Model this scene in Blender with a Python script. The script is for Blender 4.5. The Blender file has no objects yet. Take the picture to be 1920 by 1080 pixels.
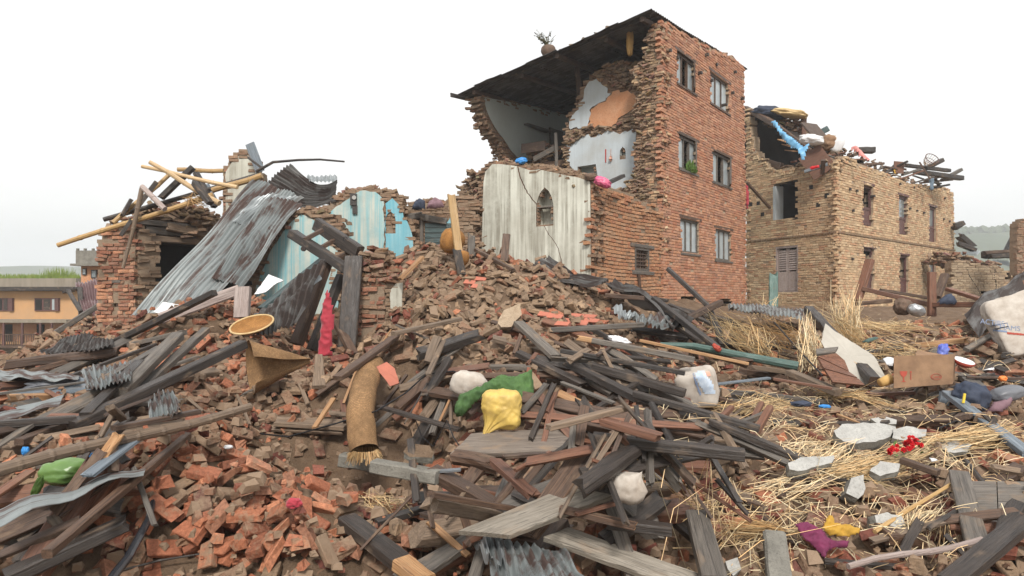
import bpy, bmesh, math, random
import numpy as np
from mathutils import Vector, Matrix, noise as mnoise
from mathutils.geometry import tessellate_polygon

random.seed(11)
RNG = np.random.default_rng(11)
SC = bpy.context.scene
COL = SC.collection

# ---------------------------------------------------------------- camera
F, CX, CY, EYE = 1280.0, 960.0, 555.0, 1.7      # focal length and horizon in photo pixels, eye height in metres
cam_d = bpy.data.cameras.new('camera')
cam = bpy.data.objects.new('camera', cam_d)
COL.objects.link(cam)
cam.location = (0, 0, EYE)
cam.rotation_euler = (math.pi / 2, 0, 0)
cam_d.sensor_width = 36.0
cam_d.lens = 24.0
cam_d.shift_y = 15.0 / 1920.0
cam_d.clip_end = 6000.0
cam_d.clip_start = 0.05
SC.camera = cam

# ---------------------------------------------------------------- world: overcast sky
SUN_EL, SUN_AZ = math.radians(52), math.radians(-150)
world = bpy.data.worlds.new('World')
SC.world = world
world.use_nodes = True
wn, wl = world.node_tree.nodes, world.node_tree.links
wn.clear()
w_out = wn.new('ShaderNodeOutputWorld')
w_sky = wn.new('ShaderNodeTexSky')
w_sky.sky_type = 'NISHITA'
w_sky.sun_disc = False
w_sky.sun_elevation = SUN_EL
w_sky.sun_rotation = SUN_AZ
w_sky.air_density = 1.0
w_sky.dust_density = 4.0
w_b1 = wn.new('ShaderNodeBackground'); w_b1.inputs[1].default_value = 0.08
w_b2 = wn.new('ShaderNodeBackground'); w_b2.inputs[1].default_value = 0.52
w_mix = wn.new('ShaderNodeMixShader'); w_mix.inputs[0].default_value = 0.92
w_tc = wn.new('ShaderNodeTexCoord')
w_mp = wn.new('ShaderNodeMapping'); w_mp.inputs['Scale'].default_value = (1.2, 1.2, 3.0)
w_no = wn.new('ShaderNodeTexNoise'); w_no.inputs['Scale'].default_value = 1.3; w_no.inputs['Detail'].default_value = 5.0
w_rp = wn.new('ShaderNodeValToRGB')
w_rp.color_ramp.elements[0].position = 0.32; w_rp.color_ramp.elements[0].color = (0.74, 0.77, 0.80, 1)
w_rp.color_ramp.elements[1].position = 0.62; w_rp.color_ramp.elements[1].color = (1.0, 0.985, 0.955, 1)
wl.new(w_tc.outputs['Generated'], w_mp.inputs[0]); wl.new(w_mp.outputs[0], w_no.inputs['Vector'])
wl.new(w_no.outputs[0], w_rp.inputs[0]); wl.new(w_rp.outputs[0], w_b2.inputs[0])
wl.new(w_sky.outputs[0], w_b1.inputs[0])
wl.new(w_b1.outputs[0], w_mix.inputs[1]); wl.new(w_b2.outputs[0], w_mix.inputs[2])
wl.new(w_mix.outputs[0], w_out.inputs[0])

# ---------------------------------------------------------------- sun behind a veil of cloud
sun_d = bpy.data.lights.new('sun', 'SUN')
sun_d.energy = 1.5
sun_d.angle = math.radians(11)
sun_d.color = (1.0, 0.955, 0.89)
sun = bpy.data.objects.new('sun', sun_d)
COL.objects.link(sun)
# sun stands behind the camera's right shoulder, high up
sdir = Vector((0.06, -0.90, 0.86)).normalized()      # from the scene towards the sun
sun.rotation_euler = sdir.to_track_quat('Z', 'Y').to_euler()
w_sky.sun_elevation = math.asin(sdir.z)
w_sky.sun_rotation = math.atan2(sdir.x, sdir.y)

SC.view_settings.view_transform = 'Standard'
SC.view_settings.look = 'None'
SC.view_settings.exposure = 1.32
SC.view_settings.gamma = 1.0
SC.view_settings.use_curve_mapping = False
SC.render.engine = 'CYCLES'
SC.cycles.max_bounces = 5
SC.cycles.diffuse_bounces = 2
SC.cycles.glossy_bounces = 2
SC.cycles.transmission_bounces = 3
SC.cycles.volume_bounces = 1
SC.cycles.use_denoising = True

# ---------------------------------------------------------------- space helpers
def P(px, py, Y):
    return Vector(((px - CX) / F * Y, Y, EYE - (py - CY) / F * Y))

def ray(px, py):
    return Vector(((px - CX) / F, 1.0, -(py - CY) / F))

def topx(v):
    return CX + v[0] / v[1] * F, CY - (v[2] - EYE) / v[1] * F

def vnoise(x, y, scale, seed):
    """smooth value noise on numpy arrays, -1..1"""
    r = np.random.default_rng(seed)
    tab = r.uniform(-1, 1, (256, 256))
    u = np.asarray(x, float) / scale + 57.3; v = np.asarray(y, float) / scale + 91.7
    i = np.floor(u).astype(int); j = np.floor(v).astype(int)
    fu = u - i; fv = v - j
    fu = fu * fu * (3 - 2 * fu); fv = fv * fv * (3 - 2 * fv)
    i0, i1, j0, j1 = i % 256, (i + 1) % 256, j % 256, (j + 1) % 256
    return (tab[i0, j0] * (1 - fu) + tab[i1, j0] * fu) * (1 - fv) + (tab[i0, j1] * (1 - fu) + tab[i1, j1] * fu) * fv

# ---------------------------------------------------------------- object helpers
def tag(o, label=None, cat=None, group=None, kind=None):
    if label: o['label'] = label
    if cat: o['category'] = cat
    if group: o['group'] = group
    if kind: o['kind'] = kind
    elif cat: o['kind'] = 'thing'
    return o

def thing(name, label, cat, loc=(0, 0, 0), group=None):
    o = bpy.data.objects.new(name, None)
    o.empty_display_size = 0.2
    COL.objects.link(o)
    o.location = loc
    tag(o, label, cat, group)
    return o

def base_of(o):
    """world location of an unrotated parent chain"""
    v = Vector((0, 0, 0))
    while o is not None:
        v += o.location
        o = o.parent
    return v

def mesh_from(name, verts, faces, mats, mat_idx=None, smooth=False, tint=None):
    me = bpy.data.meshes.new(name)
    me.from_pydata([tuple(v) for v in verts], [], [tuple(f) for f in faces])
    for m in (mats if isinstance(mats, (list, tuple)) else [mats]):
        me.materials.append(m)
    if mat_idx is not None:
        me.polygons.foreach_set('material_index', np.asarray(mat_idx, dtype=np.int32))
    if smooth:
        me.polygons.foreach_set('use_smooth', np.ones(len(me.polygons), dtype=bool))
    if tint is not None:
        a = me.attributes.new('tint', 'FLOAT_COLOR', 'POINT')
        a.data.foreach_set('color', np.asarray(tint, dtype=np.float32).ravel())
    me.update()
    return me

def link(name, me, parent=None, loc=None, matrix=None):
    o = bpy.data.objects.new(name, me)
    COL.objects.link(o)
    if parent is not None:
        o.parent = parent
    if matrix is not None:
        o.matrix_basis = matrix
    elif loc is not None:
        o.location = loc
    return o

def part(name, verts, faces, mats, parent, mat_idx=None, smooth=False, tint=None, kind=None):
    """a mesh given in world coordinates, parented to a thing (or a part of it)"""
    b = base_of(parent)
    me = mesh_from(name, [Vector(v) - b for v in verts], faces, mats, mat_idx, smooth, tint)
    o = link(name, me, parent)
    if kind: o['kind'] = kind
    return o

def solo(name, verts, faces, mats, label, cat, group=None, mat_idx=None, smooth=False, tint=None, kind=None):
    """a thing that is one mesh, given in world coordinates; its origin is put at its base"""
    vv = [Vector(v) for v in verts]
    n = len(vv)
    c = Vector((sum(v.x for v in vv) / n, sum(v.y for v in vv) / n, min(v.z for v in vv)))
    me = mesh_from(name, [v - c for v in vv], faces, mats, mat_idx, smooth, tint)
    o = link(name, me, None, c)
    return tag(o, label, cat, group, kind)

class MB:
    """collects shapes for one mesh"""
    def __init__(s): s.v, s.f, s.m = [], [], []
    def add(s, v, f, m=0):
        k = len(s.v)
        s.v += [Vector(p) for p in v]
        s.f += [tuple(i + k for i in q) for q in f]
        s.m += [m] * len(f)
    def hexa(s, c, m=0):
        """8 corners: 0-3 one face (ccw), 4-7 the opposite face in the same order"""
        s.add(c, [(3, 2, 1, 0), (4, 5, 6, 7), (0, 1, 5, 4), (1, 2, 6, 5), (2, 3, 7, 6), (3, 0, 4, 7)], m)
    def tube(s, pts, rads, n=8, m=0, cap=True):
        pts = [Vector(p) for p in pts]
        rings = []
        for i, p in enumerate(pts):
            d = (pts[min(i + 1, len(pts) - 1)] - pts[max(i - 1, 0)]).normalized()
            a = d.cross(Vector((0, 0, 1)))
            if a.length < 1e-3: a = d.cross(Vector((1, 0, 0)))
            a.normalize(); b = a.cross(d)
            r = rads[i] if isinstance(rads, (list, tuple)) else rads
            rings.append([p + a * (r * math.cos(2 * math.pi * k / n)) + b * (r * math.sin(2 * math.pi * k / n)) for k in range(n)])
        v = [q for r in rings for q in r]
        f = []
        for i in range(len(rings) - 1):
            for k in range(n):
                f.append((i * n + k, i * n + (k + 1) % n, (i + 1) * n + (k + 1) % n, (i + 1) * n + k))
        if cap:
            f.append(tuple(range(n - 1, -1, -1)))
            f.append(tuple((len(rings) - 1) * n + k for k in range(n)))
        s.add(v, f, m)
    def part(s, name, mats, parent, **k): return part(name, s.v, s.f, mats, parent, mat_idx=s.m, **k)
    def solo(s, name, mats, label, cat, **k): return solo(name, s.v, s.f, mats, label, cat, mat_idx=s.m, **k)

# ---------------------------------------------------------------- material helpers
class NT:
    def __init__(s, name, rough=0.8, spec=0.35):
        s.mat = bpy.data.materials.new(name)
        s.mat.use_nodes = True
        s.t = s.mat.node_tree
        s.b = s.t.nodes['Principled BSDF']
        s.b.inputs['Roughness'].default_value = rough
        s.b.inputs['Specular IOR Level'].default_value = spec
    def n(s, typ, ins=None, **props):
        nd = s.t.nodes.new(typ)
        for k, v in props.items(): setattr(nd, k, v)
        for k, v in (ins or {}).items(): s.put(nd.inputs[k], v)
        return nd
    def put(s, sock, v):
        if isinstance(v, bpy.types.NodeSocket): s.t.links.new(v, sock)
        else: sock.default_value = v
    def set(s, **k):
        for a, v in k.items(): s.put(s.b.inputs[a.replace('_', ' ')], v)
    def coord(s, kind='Object', scale=(1, 1, 1), rot=(0, 0, 0)):
        if kind == 'Position': c = s.n('ShaderNodeNewGeometry').outputs['Position']
        else: c = s.n('ShaderNodeTexCoord').outputs[kind]
        return s.n('ShaderNodeMapping', {'Vector': c, 'Scale': scale, 'Rotation': rot}).outputs[0]
    def noise(s, vec, scale, detail=4, rough=0.6, dist=0.0):
        return s.n('ShaderNodeTexNoise', {'Vector': vec, 'Scale': scale, 'Detail': detail, 'Roughness': rough, 'Distortion': dist}).outputs[0]
    def ramp(s, fac, stops):
        r = s.n('ShaderNodeValToRGB', {0: fac})
        e = r.color_ramp.elements
        while len(e) < len(stops): e.new(0.5)
        for i, (p, c) in enumerate(stops):
            e[i].position = p
            e[i].color = (c, c, c, 1) if not isinstance(c, (tuple, list)) else (*c[:3], 1)
        return r.outputs[0]
    def mix(s, fac, a, b, mode='MIX'):
        m = s.n('ShaderNodeMix', None, data_type='RGBA', blend_type=mode)
        s.put(m.inputs[0], fac)
        for i, v in ((6, a), (7, b)):
            s.put(m.inputs[i], v if isinstance(v, bpy.types.NodeSocket) else (*v[:3], 1))
        return m.outputs[2]
    def math(s, op, a, b=0.5):
        m = s.n('ShaderNodeMath', None, operation=op)
        s.put(m.inputs[0], a); s.put(m.inputs[1], b)
        return m.outputs[0]
    def bump(s, h, strength=0.5, dist=0.01):
        s.put(s.b.inputs['Normal'], s.n('ShaderNodeBump', {'Height': h, 'Strength': strength, 'Distance': dist}).outputs[0])
    def objrand(s): return s.n('ShaderNodeObjectInfo').outputs['Random']

MUD = (0.185, 0.122, 0.077)

def mat_brick():
    t = NT('fired_brick', 0.8, 0.3)
    p = t.coord('Position')
    at = t.n('ShaderNodeAttribute', None, attribute_name='tint')
    n1 = t.noise(p, 11.0, 5, 0.7)
    n2 = t.noise(p, 42.0, 4, 0.7)
    c = t.mix(t.ramp(n2, [(0.3, 0.0), (0.7, 1.0)]), t.mix(0.6, at.outputs['Color'], (0.05, 0.03, 0.02), 'MULTIPLY'), at.outputs['Color'])
    m = t.math('ADD', t.math('MULTIPLY', n1, 0.75), t.math('MULTIPLY', n2, 0.25))
    m = t.math('ADD', m, t.math('SUBTRACT', at.outputs['Alpha'], 0.5))
    mud = t.ramp(m, [(0.44, 0.0), (0.50, 0.45), (0.62, 1.0)])
    mc = t.mix(t.noise(p, 16.0, 3), MUD, (0.28, 0.20, 0.138))
    t.set(Base_Color=t.mix(mud, c, mc), Roughness=t.ramp(n1, [(0.3, 0.6), (0.7, 0.92)]))
    t.bump(t.math('ADD', n2, t.math('MULTIPLY', mud, 0.4)), 0.55, 0.012)
    return t.mat

def mat_mud(name, a=MUD, b=(0.31, 0.225, 0.155), sc=6.0, bump=0.8):
    t = NT(name, 0.9, 0.25)
    p = t.coord('Position')
    n1 = t.noise(p, sc, 6, 0.7); n2 = t.noise(p, sc * 9, 5, 0.75)
    c = t.mix(t.ramp(n1, [(0.3, 0), (0.72, 1)]), a, b)
    c = t.mix(t.ramp(n2, [(0.25, 0.75), (0.5, 0.0)]), c, tuple(x * 0.45 for x in a))
    t.set(Base_Color=c)
    t.bump(t.math('ADD', n2, t.math('MULTIPLY', n1, 0.6)), bump, 0.03)
    return t.mat

def mat_wood(name, dark, light, rough=0.5, mudamt=0.35):
    """grain runs along the object's own x axis"""
    t = NT(name, rough, 0.45)
    r = t.objrand()
    off = t.n('ShaderNodeCombineXYZ', {0: t.math('MULTIPLY', r, 37.0), 1: t.math('MULTIPLY', r, 11.0), 2: r})
    tc = t.n('ShaderNodeTexCoord').outputs['Object']
    v = t.n('ShaderNodeVectorMath', {0: tc, 1: off.outputs[0]}, operation='ADD').outputs[0]
    g = t.n('ShaderNodeMapping', {'Vector': v, 'Scale': (1.3, 26.0, 26.0)}).outputs[0]
    n1 = t.noise(g, 1.6, 6, 0.7, 0.6)
    n2 = t.noise(t.n('ShaderNodeMapping', {'Vector': v, 'Scale': (3.0, 6.0, 6.0)}).outputs[0], 1.4, 4, 0.6)
    n3 = t.noise(t.n('ShaderNodeMapping', {'Vector': v, 'Scale': (2.0, 90.0, 90.0)}).outputs[0], 1.5, 3, 0.7)
    c = t.mix(t.ramp(n1, [(0.30, 0), (0.70, 1)]), dark, light)
    c = t.mix(t.ramp(n3, [(0.34, 0.8), (0.47, 0.0)]), c, tuple(x * 0.3 for x in dark))
    c = t.mix(t.math('MULTIPLY', r, 0.5), c, tuple(0.55 * x + 0.02 for x in dark))
    mud = t.ramp(n2, [(0.56, 0.0), (0.70, mudamt)])
    c = t.mix(mud, c, (0.24, 0.17, 0.115))
    t.set(Base_Color=c, Roughness=t.ramp(n2, [(0.3, rough - 0.12), (0.7, rough + 0.25)]))
    t.bump(t.math('ADD', n1, t.math('MULTIPLY', n3, 0.7)), 0.6, 0.012)
    return t.mat

def mat_plaster(name, top, drip, stain, streak=1.0, sx=9.0, mudc=(0.3, 0.23, 0.16)):
    """distemper plaster with run marks (real dirt washed down by rain)"""
    t = NT(name, 0.85, 0.25)
    p = t.coord('Position', (sx, sx, 0.42))
    p2 = t.coord('Position')
    n1 = t.noise(p, 1.0, 3, 0.6)
    n1b = t.noise(t.coord('Position', (sx * 3.2, sx * 3.2, 0.5)), 1.0, 3, 0.6)
    n2 = t.noise(p2, 1.1, 5, 0.65); n3 = t.noise(p2, 30.0, 5, 0.7)
    f = t.math('ADD', t.math('MULTIPLY', n1, 0.62), t.math('MULTIPLY', n1b, 0.38))
    k_ = t.math('MULTIPLY', t.ramp(f, [(0.42, 0), (0.56, streak)]), t.ramp(t.noise(p2, 2.3, 5, 0.7), [(0.30, 0.3), (0.55, 1.0)]))
    c = t.mix(k_, top, drip)
    c = t.mix(t.ramp(n2, [(0.42, 0), (0.75, 0.75)]), c, stain)
    c = t.mix(t.ramp(n3, [(0.62, 0), (0.72, 0.6)]), c, mudc)
    t.set(Base_Color=c)
    t.bump(n3, 0.35, 0.01)
    return t.mat

def mat_metal(name, zinc, rust, amount=0.5, rough=0.42, metal=0.55):
    """corrugated iron: rust runs in patches along the ribs (sheetco: metres across and along the sheet)"""
    t = NT(name, rough, 0.5)
    at = t.n('ShaderNodeAttribute', None, attribute_name='sheetco').outputs['Vector']
    r = t.objrand()
    v = t.n('ShaderNodeVectorMath', {0: at, 1: t.n('ShaderNodeCombineXYZ', {0: t.math('MULTIPLY', r, 31.0), 1: t.math('MULTIPLY', r, 17.0)}).outputs[0]}, operation='ADD').outputs[0]
    m = lambda sc: t.n('ShaderNodeMapping', {'Vector': v, 'Scale': sc}).outputs[0]
    n1 = t.noise(m((2.2, .9, 1)), 1.6, 5, 0.65, .4); n2 = t.noise(m((14.0, .8, 1)), 1.2, 4, 0.6); n3 = t.noise(m((30, 30, 1)), 1.5, 4, 0.7)
    f = t.math('ADD', t.math('MULTIPLY', n1, 0.62), t.math('MULTIPLY', n2, 0.38))
    k = t.ramp(f, [(0.66 - amount * 0.30, 0), (0.74 - amount * 0.30, 1)])
    r2 = t.mix(n3, rust, tuple(x * 0.45 for x in rust))
    c = t.mix(k, t.mix(t.ramp(n2, [(0.3, 0), (0.7, 1)]), zinc, tuple(x * 0.6 for x in zinc)), r2)
    t.set(Base_Color=c, Metallic=t.math('MULTIPLY', t.math('SUBTRACT', 1.0, k), metal), Roughness=t.ramp(k, [(0, rough), (1, 0.85)]))
    t.bump(n3, 0.12, 0.004)
    return t.mat

def mat_plain(name, a, b=None, rough=0.7, scale=12.0, spec=0.35, bump=0.25, bscale=None, metal=0.0, sheen=0.0, trans=0.0):
    t = NT(name, rough, spec)
    b = b or tuple(x * 0.7 for x in a)
    p = t.coord('Object')
    n1 = t.noise(p, scale, 5, 0.65)
    n2 = t.noise(p, (bscale or scale * 5), 4, 0.7)
    t.set(Base_Color=t.mix(t.ramp(n1, [(0.32, 0), (0.68, 1)]), a, b), Metallic=metal)
    if sheen: t.set(Sheen_Weight=sheen)
    t.bump(n2, bump, 0.008)
    return t.mat

M = {}
M['brick'] = mat_brick()
M['mud'] = mat_mud('mud_rubble_soil', (0.115, 0.072, 0.045), (0.215, 0.148, 0.097))
M['mortar'] = mat_mud('mud_mortar', (0.22, 0.16, 0.11), (0.33, 0.25, 0.18), 8.0, 0.6)
M['mortar_light'] = mat_mud('dusty_mortar', (0.34, 0.25, 0.17), (0.46, 0.36, 0.26), 8.0, 0.5)
M['mortar_dark'] = mat_mud('dark_mortar', (0.15, 0.095, 0.065), (0.26, 0.17, 0.12), 8.0, 0.5)
M['wood_dark'] = mat_wood('wet_dark_timber', (0.014, 0.010, 0.0085), (0.074, 0.056, 0.045), 0.42, 0.5)
M['wood_grey'] = mat_wood('weathered_grey_timber', (0.060, 0.050, 0.042), (0.215, 0.185, 0.155), 0.55, 0.55)
M['wood_brown'] = mat_wood('brown_timber', (0.042, 0.023, 0.015), (0.155, 0.088, 0.054), 0.52, 0.5)
M['wood_red'] = mat_wood('red_brown_timber', (0.10, 0.040, 0.022), (0.26, 0.115, 0.065), 0.5, 0.3)
M['wood_fresh'] = mat_wood('fresh_split_timber', (0.30, 0.145, 0.06), (0.56, 0.34, 0.17), 0.65, 0.2)
M['wood_pale'] = mat_wood('pale_pinkish_timber', (0.30, 0.225, 0.20), (0.55, 0.46, 0.42), 0.55, 0.35)
M['wood_mud'] = mat_wood('mud_caked_timber', (0.13, 0.09, 0.06), (0.28, 0.20, 0.14), 0.75, 0.9)
M['wood_teal'] = mat_wood('teal_painted_timber', (0.03, 0.055, 0.058), (0.075, 0.12, 0.12), 0.45, 0.3)
M['wood_blue'] = mat_wood('blue_grey_painted_timber', (0.10, 0.125, 0.15), (0.25, 0.29, 0.33), 0.45, 0.35)
M['wood_maroon'] = mat_wood('maroon_painted_window_wood', (0.085, 0.035, 0.032), (0.17, 0.075, 0.065), 0.5, 0.2)
M['bamboo'] = mat_wood('dry_bamboo', (0.40, 0.235, 0.085), (0.62, 0.41, 0.18), 0.4, 0.15)
M['bamboo_old'] = mat_wood('old_brown_bamboo', (0.13, 0.085, 0.055), (0.30, 0.215, 0.145), 0.45, 0.35)
M['bamboo_pale'] = mat_wood('split_pale_bamboo', (0.50, 0.33, 0.16), (0.72, 0.53, 0.32), 0.5, 0.1)
M['bamboo_green'] = mat_wood('green_painted_pole', (0.045, 0.10, 0.085), (0.11, 0.19, 0.16), 0.42, 0.3)
M['plaster_grey'] = mat_plaster('grey_wall_plaster', (0.64, 0.64, 0.56), (0.29, 0.275, 0.225), (0.42, 0.40, 0.335), 1.0, 7.0)
M['plaster_blue'] = mat_plaster('blue_green_wall_plaster', (0.21, 0.43, 0.47), (0.50, 0.52, 0.46), (0.25, 0.32, 0.31), 1.0, 9.0)
M['plaster_cyan'] = mat_plaster('bright_blue_wall_plaster', (0.13, 0.38, 0.47), (0.27, 0.47, 0.52), (0.17, 0.32, 0.36), 0.9, 7.0)
M['plaster_pale'] = mat_plaster('pale_blue_grey_room_plaster', (0.50, 0.55, 0.58), (0.42, 0.46, 0.48), (0.36, 0.345, 0.31), 0.7, 5.0)
M['plaster_room'] = mat_plaster('grey_green_room_plaster', (0.46, 0.50, 0.48), (0.42, 0.46, 0.44), (0.40, 0.41, 0.38), 0.4, 4.0)
M['plaster_orange'] = mat_mud('orange_clay_plaster', (0.50, 0.22, 0.105), (0.58, 0.33, 0.20), 4.0, 0.3)
M['zinc_rust'] = mat_metal('rusty_corrugated_iron', (0.27, 0.295, 0.295), (0.10, 0.062, 0.052), 0.60, 0.5, 0.35)
M['zinc'] = mat_metal('galvanised_corrugated_iron', (0.42, 0.45, 0.46), (0.13, 0.085, 0.07), 0.2)
M['iron_dark'] = mat_metal('blackened_corrugated_iron', (0.13, 0.125, 0.12), (0.045, 0.030, 0.025), 0.7, 0.55, 0.3)
M['iron_red'] = mat_metal('maroon_corrugated_iron', (0.30, 0.19, 0.19), (0.16, 0.075, 0.06), 0.5)
M['concrete'] = mat_mud('broken_concrete', (0.34, 0.33, 0.31), (0.50, 0.49, 0.46), 7.0, 0.5)
M['concrete_dark'] = mat_mud('weathered_concrete', (0.16, 0.15, 0.13), (0.27, 0.255, 0.22), 7.0, 0.5)
M['dark'] = mat_plain('shade_black', (0.012, 0.011, 0.011), (0.02, 0.018, 0.016), 0.9)  # near-black that puts the shade of rooms, openings and holes into colour

# ================================================================ the rubble mound (ground)
CTRL = [  # photo column, photo row, distance
 (0,1080,3.9),(480,1080,4.15),(960,1080,3.9),(1440,1080,3.9),(1920,1080,3.9),
 (480,900,5.1),(560,915,5.8),(610,880,6.5),(700,905,6.0),(600,960,4.9),(780,930,5.2),(820,860,6.1),(690,850,6.4),(690,700,7.4),(500,800,6.7),(450,740,7.5),
 (560,700,8.5),(610,668,9.4),(600,640,10.4),(560,645,10.2),(640,640,10.6),(700,655,9.3),(800,600,8.9),(850,492,11.0),(940,505,11.2),(1050,545,10.6),(950,600,8.7),(900,680,7.4),
 (940,780,6.2),(970,830,5.7),(1100,870,5.2),(1000,960,4.7),(750,800,6.6),(760,480,12.2),(820,540,9.9),
 (1240,560,15.5),(1160,555,12.5),(1400,590,14.0),(1200,640,9.5),(1300,720,7.5),(1450,690,8.5),(1500,620,11.0),(1560,575,18.0),(1650,600,13.0),
 (1750,600,13.5),(1800,578,17.0),(1850,680,8.2),(1700,720,7.5),(1500,800,6.0),(1650,820,5.8),(1700,900,5.0),(1880,900,5.0),
 (1300,900,5.0),(1500,1000,4.4),(1100,740,6.7),(1900,610,11.0),
 (100,650,13.0),(240,640,11.5),(300,600,11.0),(440,590,9.8),(400,680,8.5),(250,700,8.2),(100,760,6.6),(0,800,5.6),(150,850,5.2),
 (0,950,4.4),(200,1000,4.3),(350,830,5.8),(480,560,11.4),(600,585,12.0),
]
c_xyz = [tuple(P(*c)) for c in CTRL]
c_xyz += [(-7,2,.25),(-3,2,.05),(0,2,0),(3,2,0),(7,2,.1),(-10,5,.5),(-12,9,.2),(-14,14,-.9),(-18,20,-1.6),(-18,26,-1.6),(-9,24,.2),
          (-6,15,1.0),(-3,17,1.2),(0,20,1.2),(6,24,1.2),(12,26,1.2),(20,26,1.0),(10,5,.4),(12,9,.9),(16,14,1.2),(20,20,1.2),(0,26,1.2)]
c_xyz = np.array(c_xyz)

def _tps_fit(p, lam=0.02):
    x = p[:, :2]; n = len(x)
    d2 = ((x[:, None] - x[None]) ** 2).sum(-1)
    K = 0.5 * d2 * np.log(d2 + 1e-9) + lam * np.eye(n)
    Q = np.c_[np.ones(n), x]
    A = np.zeros((n + 3, n + 3)); A[:n, :n] = K; A[:n, n:] = Q; A[n:, :n] = Q.T
    b = np.zeros(n + 3); b[:n] = p[:, 2]
    return np.linalg.solve(A, b)

_w = _tps_fit(c_xyz)
def tps(x, y):
    x = np.asarray(x, float); y = np.asarray(y, float)
    o = _w[-3] + _w[-2] * x + _w[-1] * y
    for (cx, cy, _), w in zip(c_xyz, _w[:-3]):
        d2 = (x - cx) ** 2 + (y - cy) ** 2
        o = o + w * 0.5 * d2 * np.log(d2 + 1e-9)
    return o

# base sheet
GX0, GX1, GY0, GY1, GD = -18.0, 20.0, 1.2, 26.0, 0.1
gx = np.arange(GX0, GX1 + 1e-6, GD); gy = np.arange(GY0, GY1 + 1e-6, GD)
GXX, GYY = np.meshgrid(gx, gy, indexing='ij')
def base_height(x, y):
    z = tps(x, y)
    z = np.clip(z, -1.7, 2.6)
    z = z + 0.05 * vnoise(x, y, 0.55, 1) + 0.03 * vnoise(x, y, 0.22, 2) + 0.08 * vnoise(x, y, 1.6, 3)
    z = z - 0.68 * np.exp(-(((x + 1.5) / .85) ** 2 + ((y - 6.2) / .62) ** 2)) + 0.16 * np.exp(-(((x + 1.7) / 1.1) ** 2 + ((y - 7.5) / .4) ** 2))
    z = z + 0.12 * vnoise(x, y, 0.9, 7)
    return z - 0.13
GZ = base_height(GXX, GYY)
nx, ny = GZ.shape

# wide lower ground out to the hills
M['far_soil'] = mat_mud('far_soil', (0.13, 0.12, 0.07), (0.2, 0.17, 0.11), 0.2, 0.2)
fv = []; ff = []
RR = [0, 30, 90, 260, 1000]; NA = 36
for i, r in enumerate(RR):
    for k in range(NA):
        fv.append((r * math.cos(2 * math.pi * k / NA), 12 + r * math.sin(2 * math.pi * k / NA), -2.2 - (0.0 if r < 40 else 0.4)))
for i in range(len(RR) - 1):
    for k in range(NA):
        ff.append((i * NA + k, (i + 1) * NA + k, (i + 1) * NA + (k + 1) % NA, i * NA + (k + 1) % NA))
tag(link('terrain', mesh_from('terrain', fv, ff, M['far_soil'])), 'low flat ground running out to the hazy hills', 'terrain', None, 'structure')

# ================================================================ fine height grid on which things come to rest
HX0, HY0, HD = -8.0, 3.0, 0.03
HNX, HNY = int(19.0 / HD), int(12.5 / HD)
hxx, hyy = np.meshgrid(HX0 + HD * np.arange(HNX), HY0 + HD * np.arange(HNY), indexing='ij')
HG = base_height(hxx, hyy)

def hz(x, y):
    x = np.asarray(x, float); y = np.asarray(y, float)
    u = (x - HX0) / HD; v = (y - HY0) / HD
    inside = (u >= 0) & (v >= 0) & (u < HNX - 1) & (v < HNY - 1)
    i = np.clip(u, 0, HNX - 2).astype(int); j = np.clip(v, 0, HNY - 2).astype(int)
    fu = np.clip(u - i, 0, 1); fv_ = np.clip(v - j, 0, 1)
    a = (HG[i, j] * (1 - fu) + HG[i + 1, j] * fu) * (1 - fv_) + (HG[i, j + 1] * (1 - fu) + HG[i + 1, j + 1] * fu) * fv_
    if np.all(inside): return a
    g = (x - GX0) / GD; h = (y - GY0) / GD
    gi = np.clip(g, 0, nx - 2).astype(int); gj = np.clip(h, 0, ny - 2).astype(int)
    return np.where(inside, a, GZ[gi, gj])

_YS = np.concatenate([np.arange(3.0, 9.0, 0.015), np.arange(9.0, 25.0, 0.03)])
def T(px, py, lift=0.0):
    """where the line of sight through a photo pixel meets the rubble"""
    r = ray(px, py)
    z = EYE + r.z * _YS
    hit = np.nonzero(z <= hz(r.x * _YS, _YS))[0]
    Y = _YS[hit[0]] if len(hit) else 14.0
    return Vector((r.x * Y, Y, EYE + r.z * Y + lift))

def hnorm(x, y, d=0.25):
    gx_ = float(hz(x + d, y) - hz(x - d, y)) / (2 * d); gy_ = float(hz(x, y + d) - hz(x, y - d)) / (2 * d)
    return Vector((-gx_, -gy_, 1)).normalized()

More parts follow.
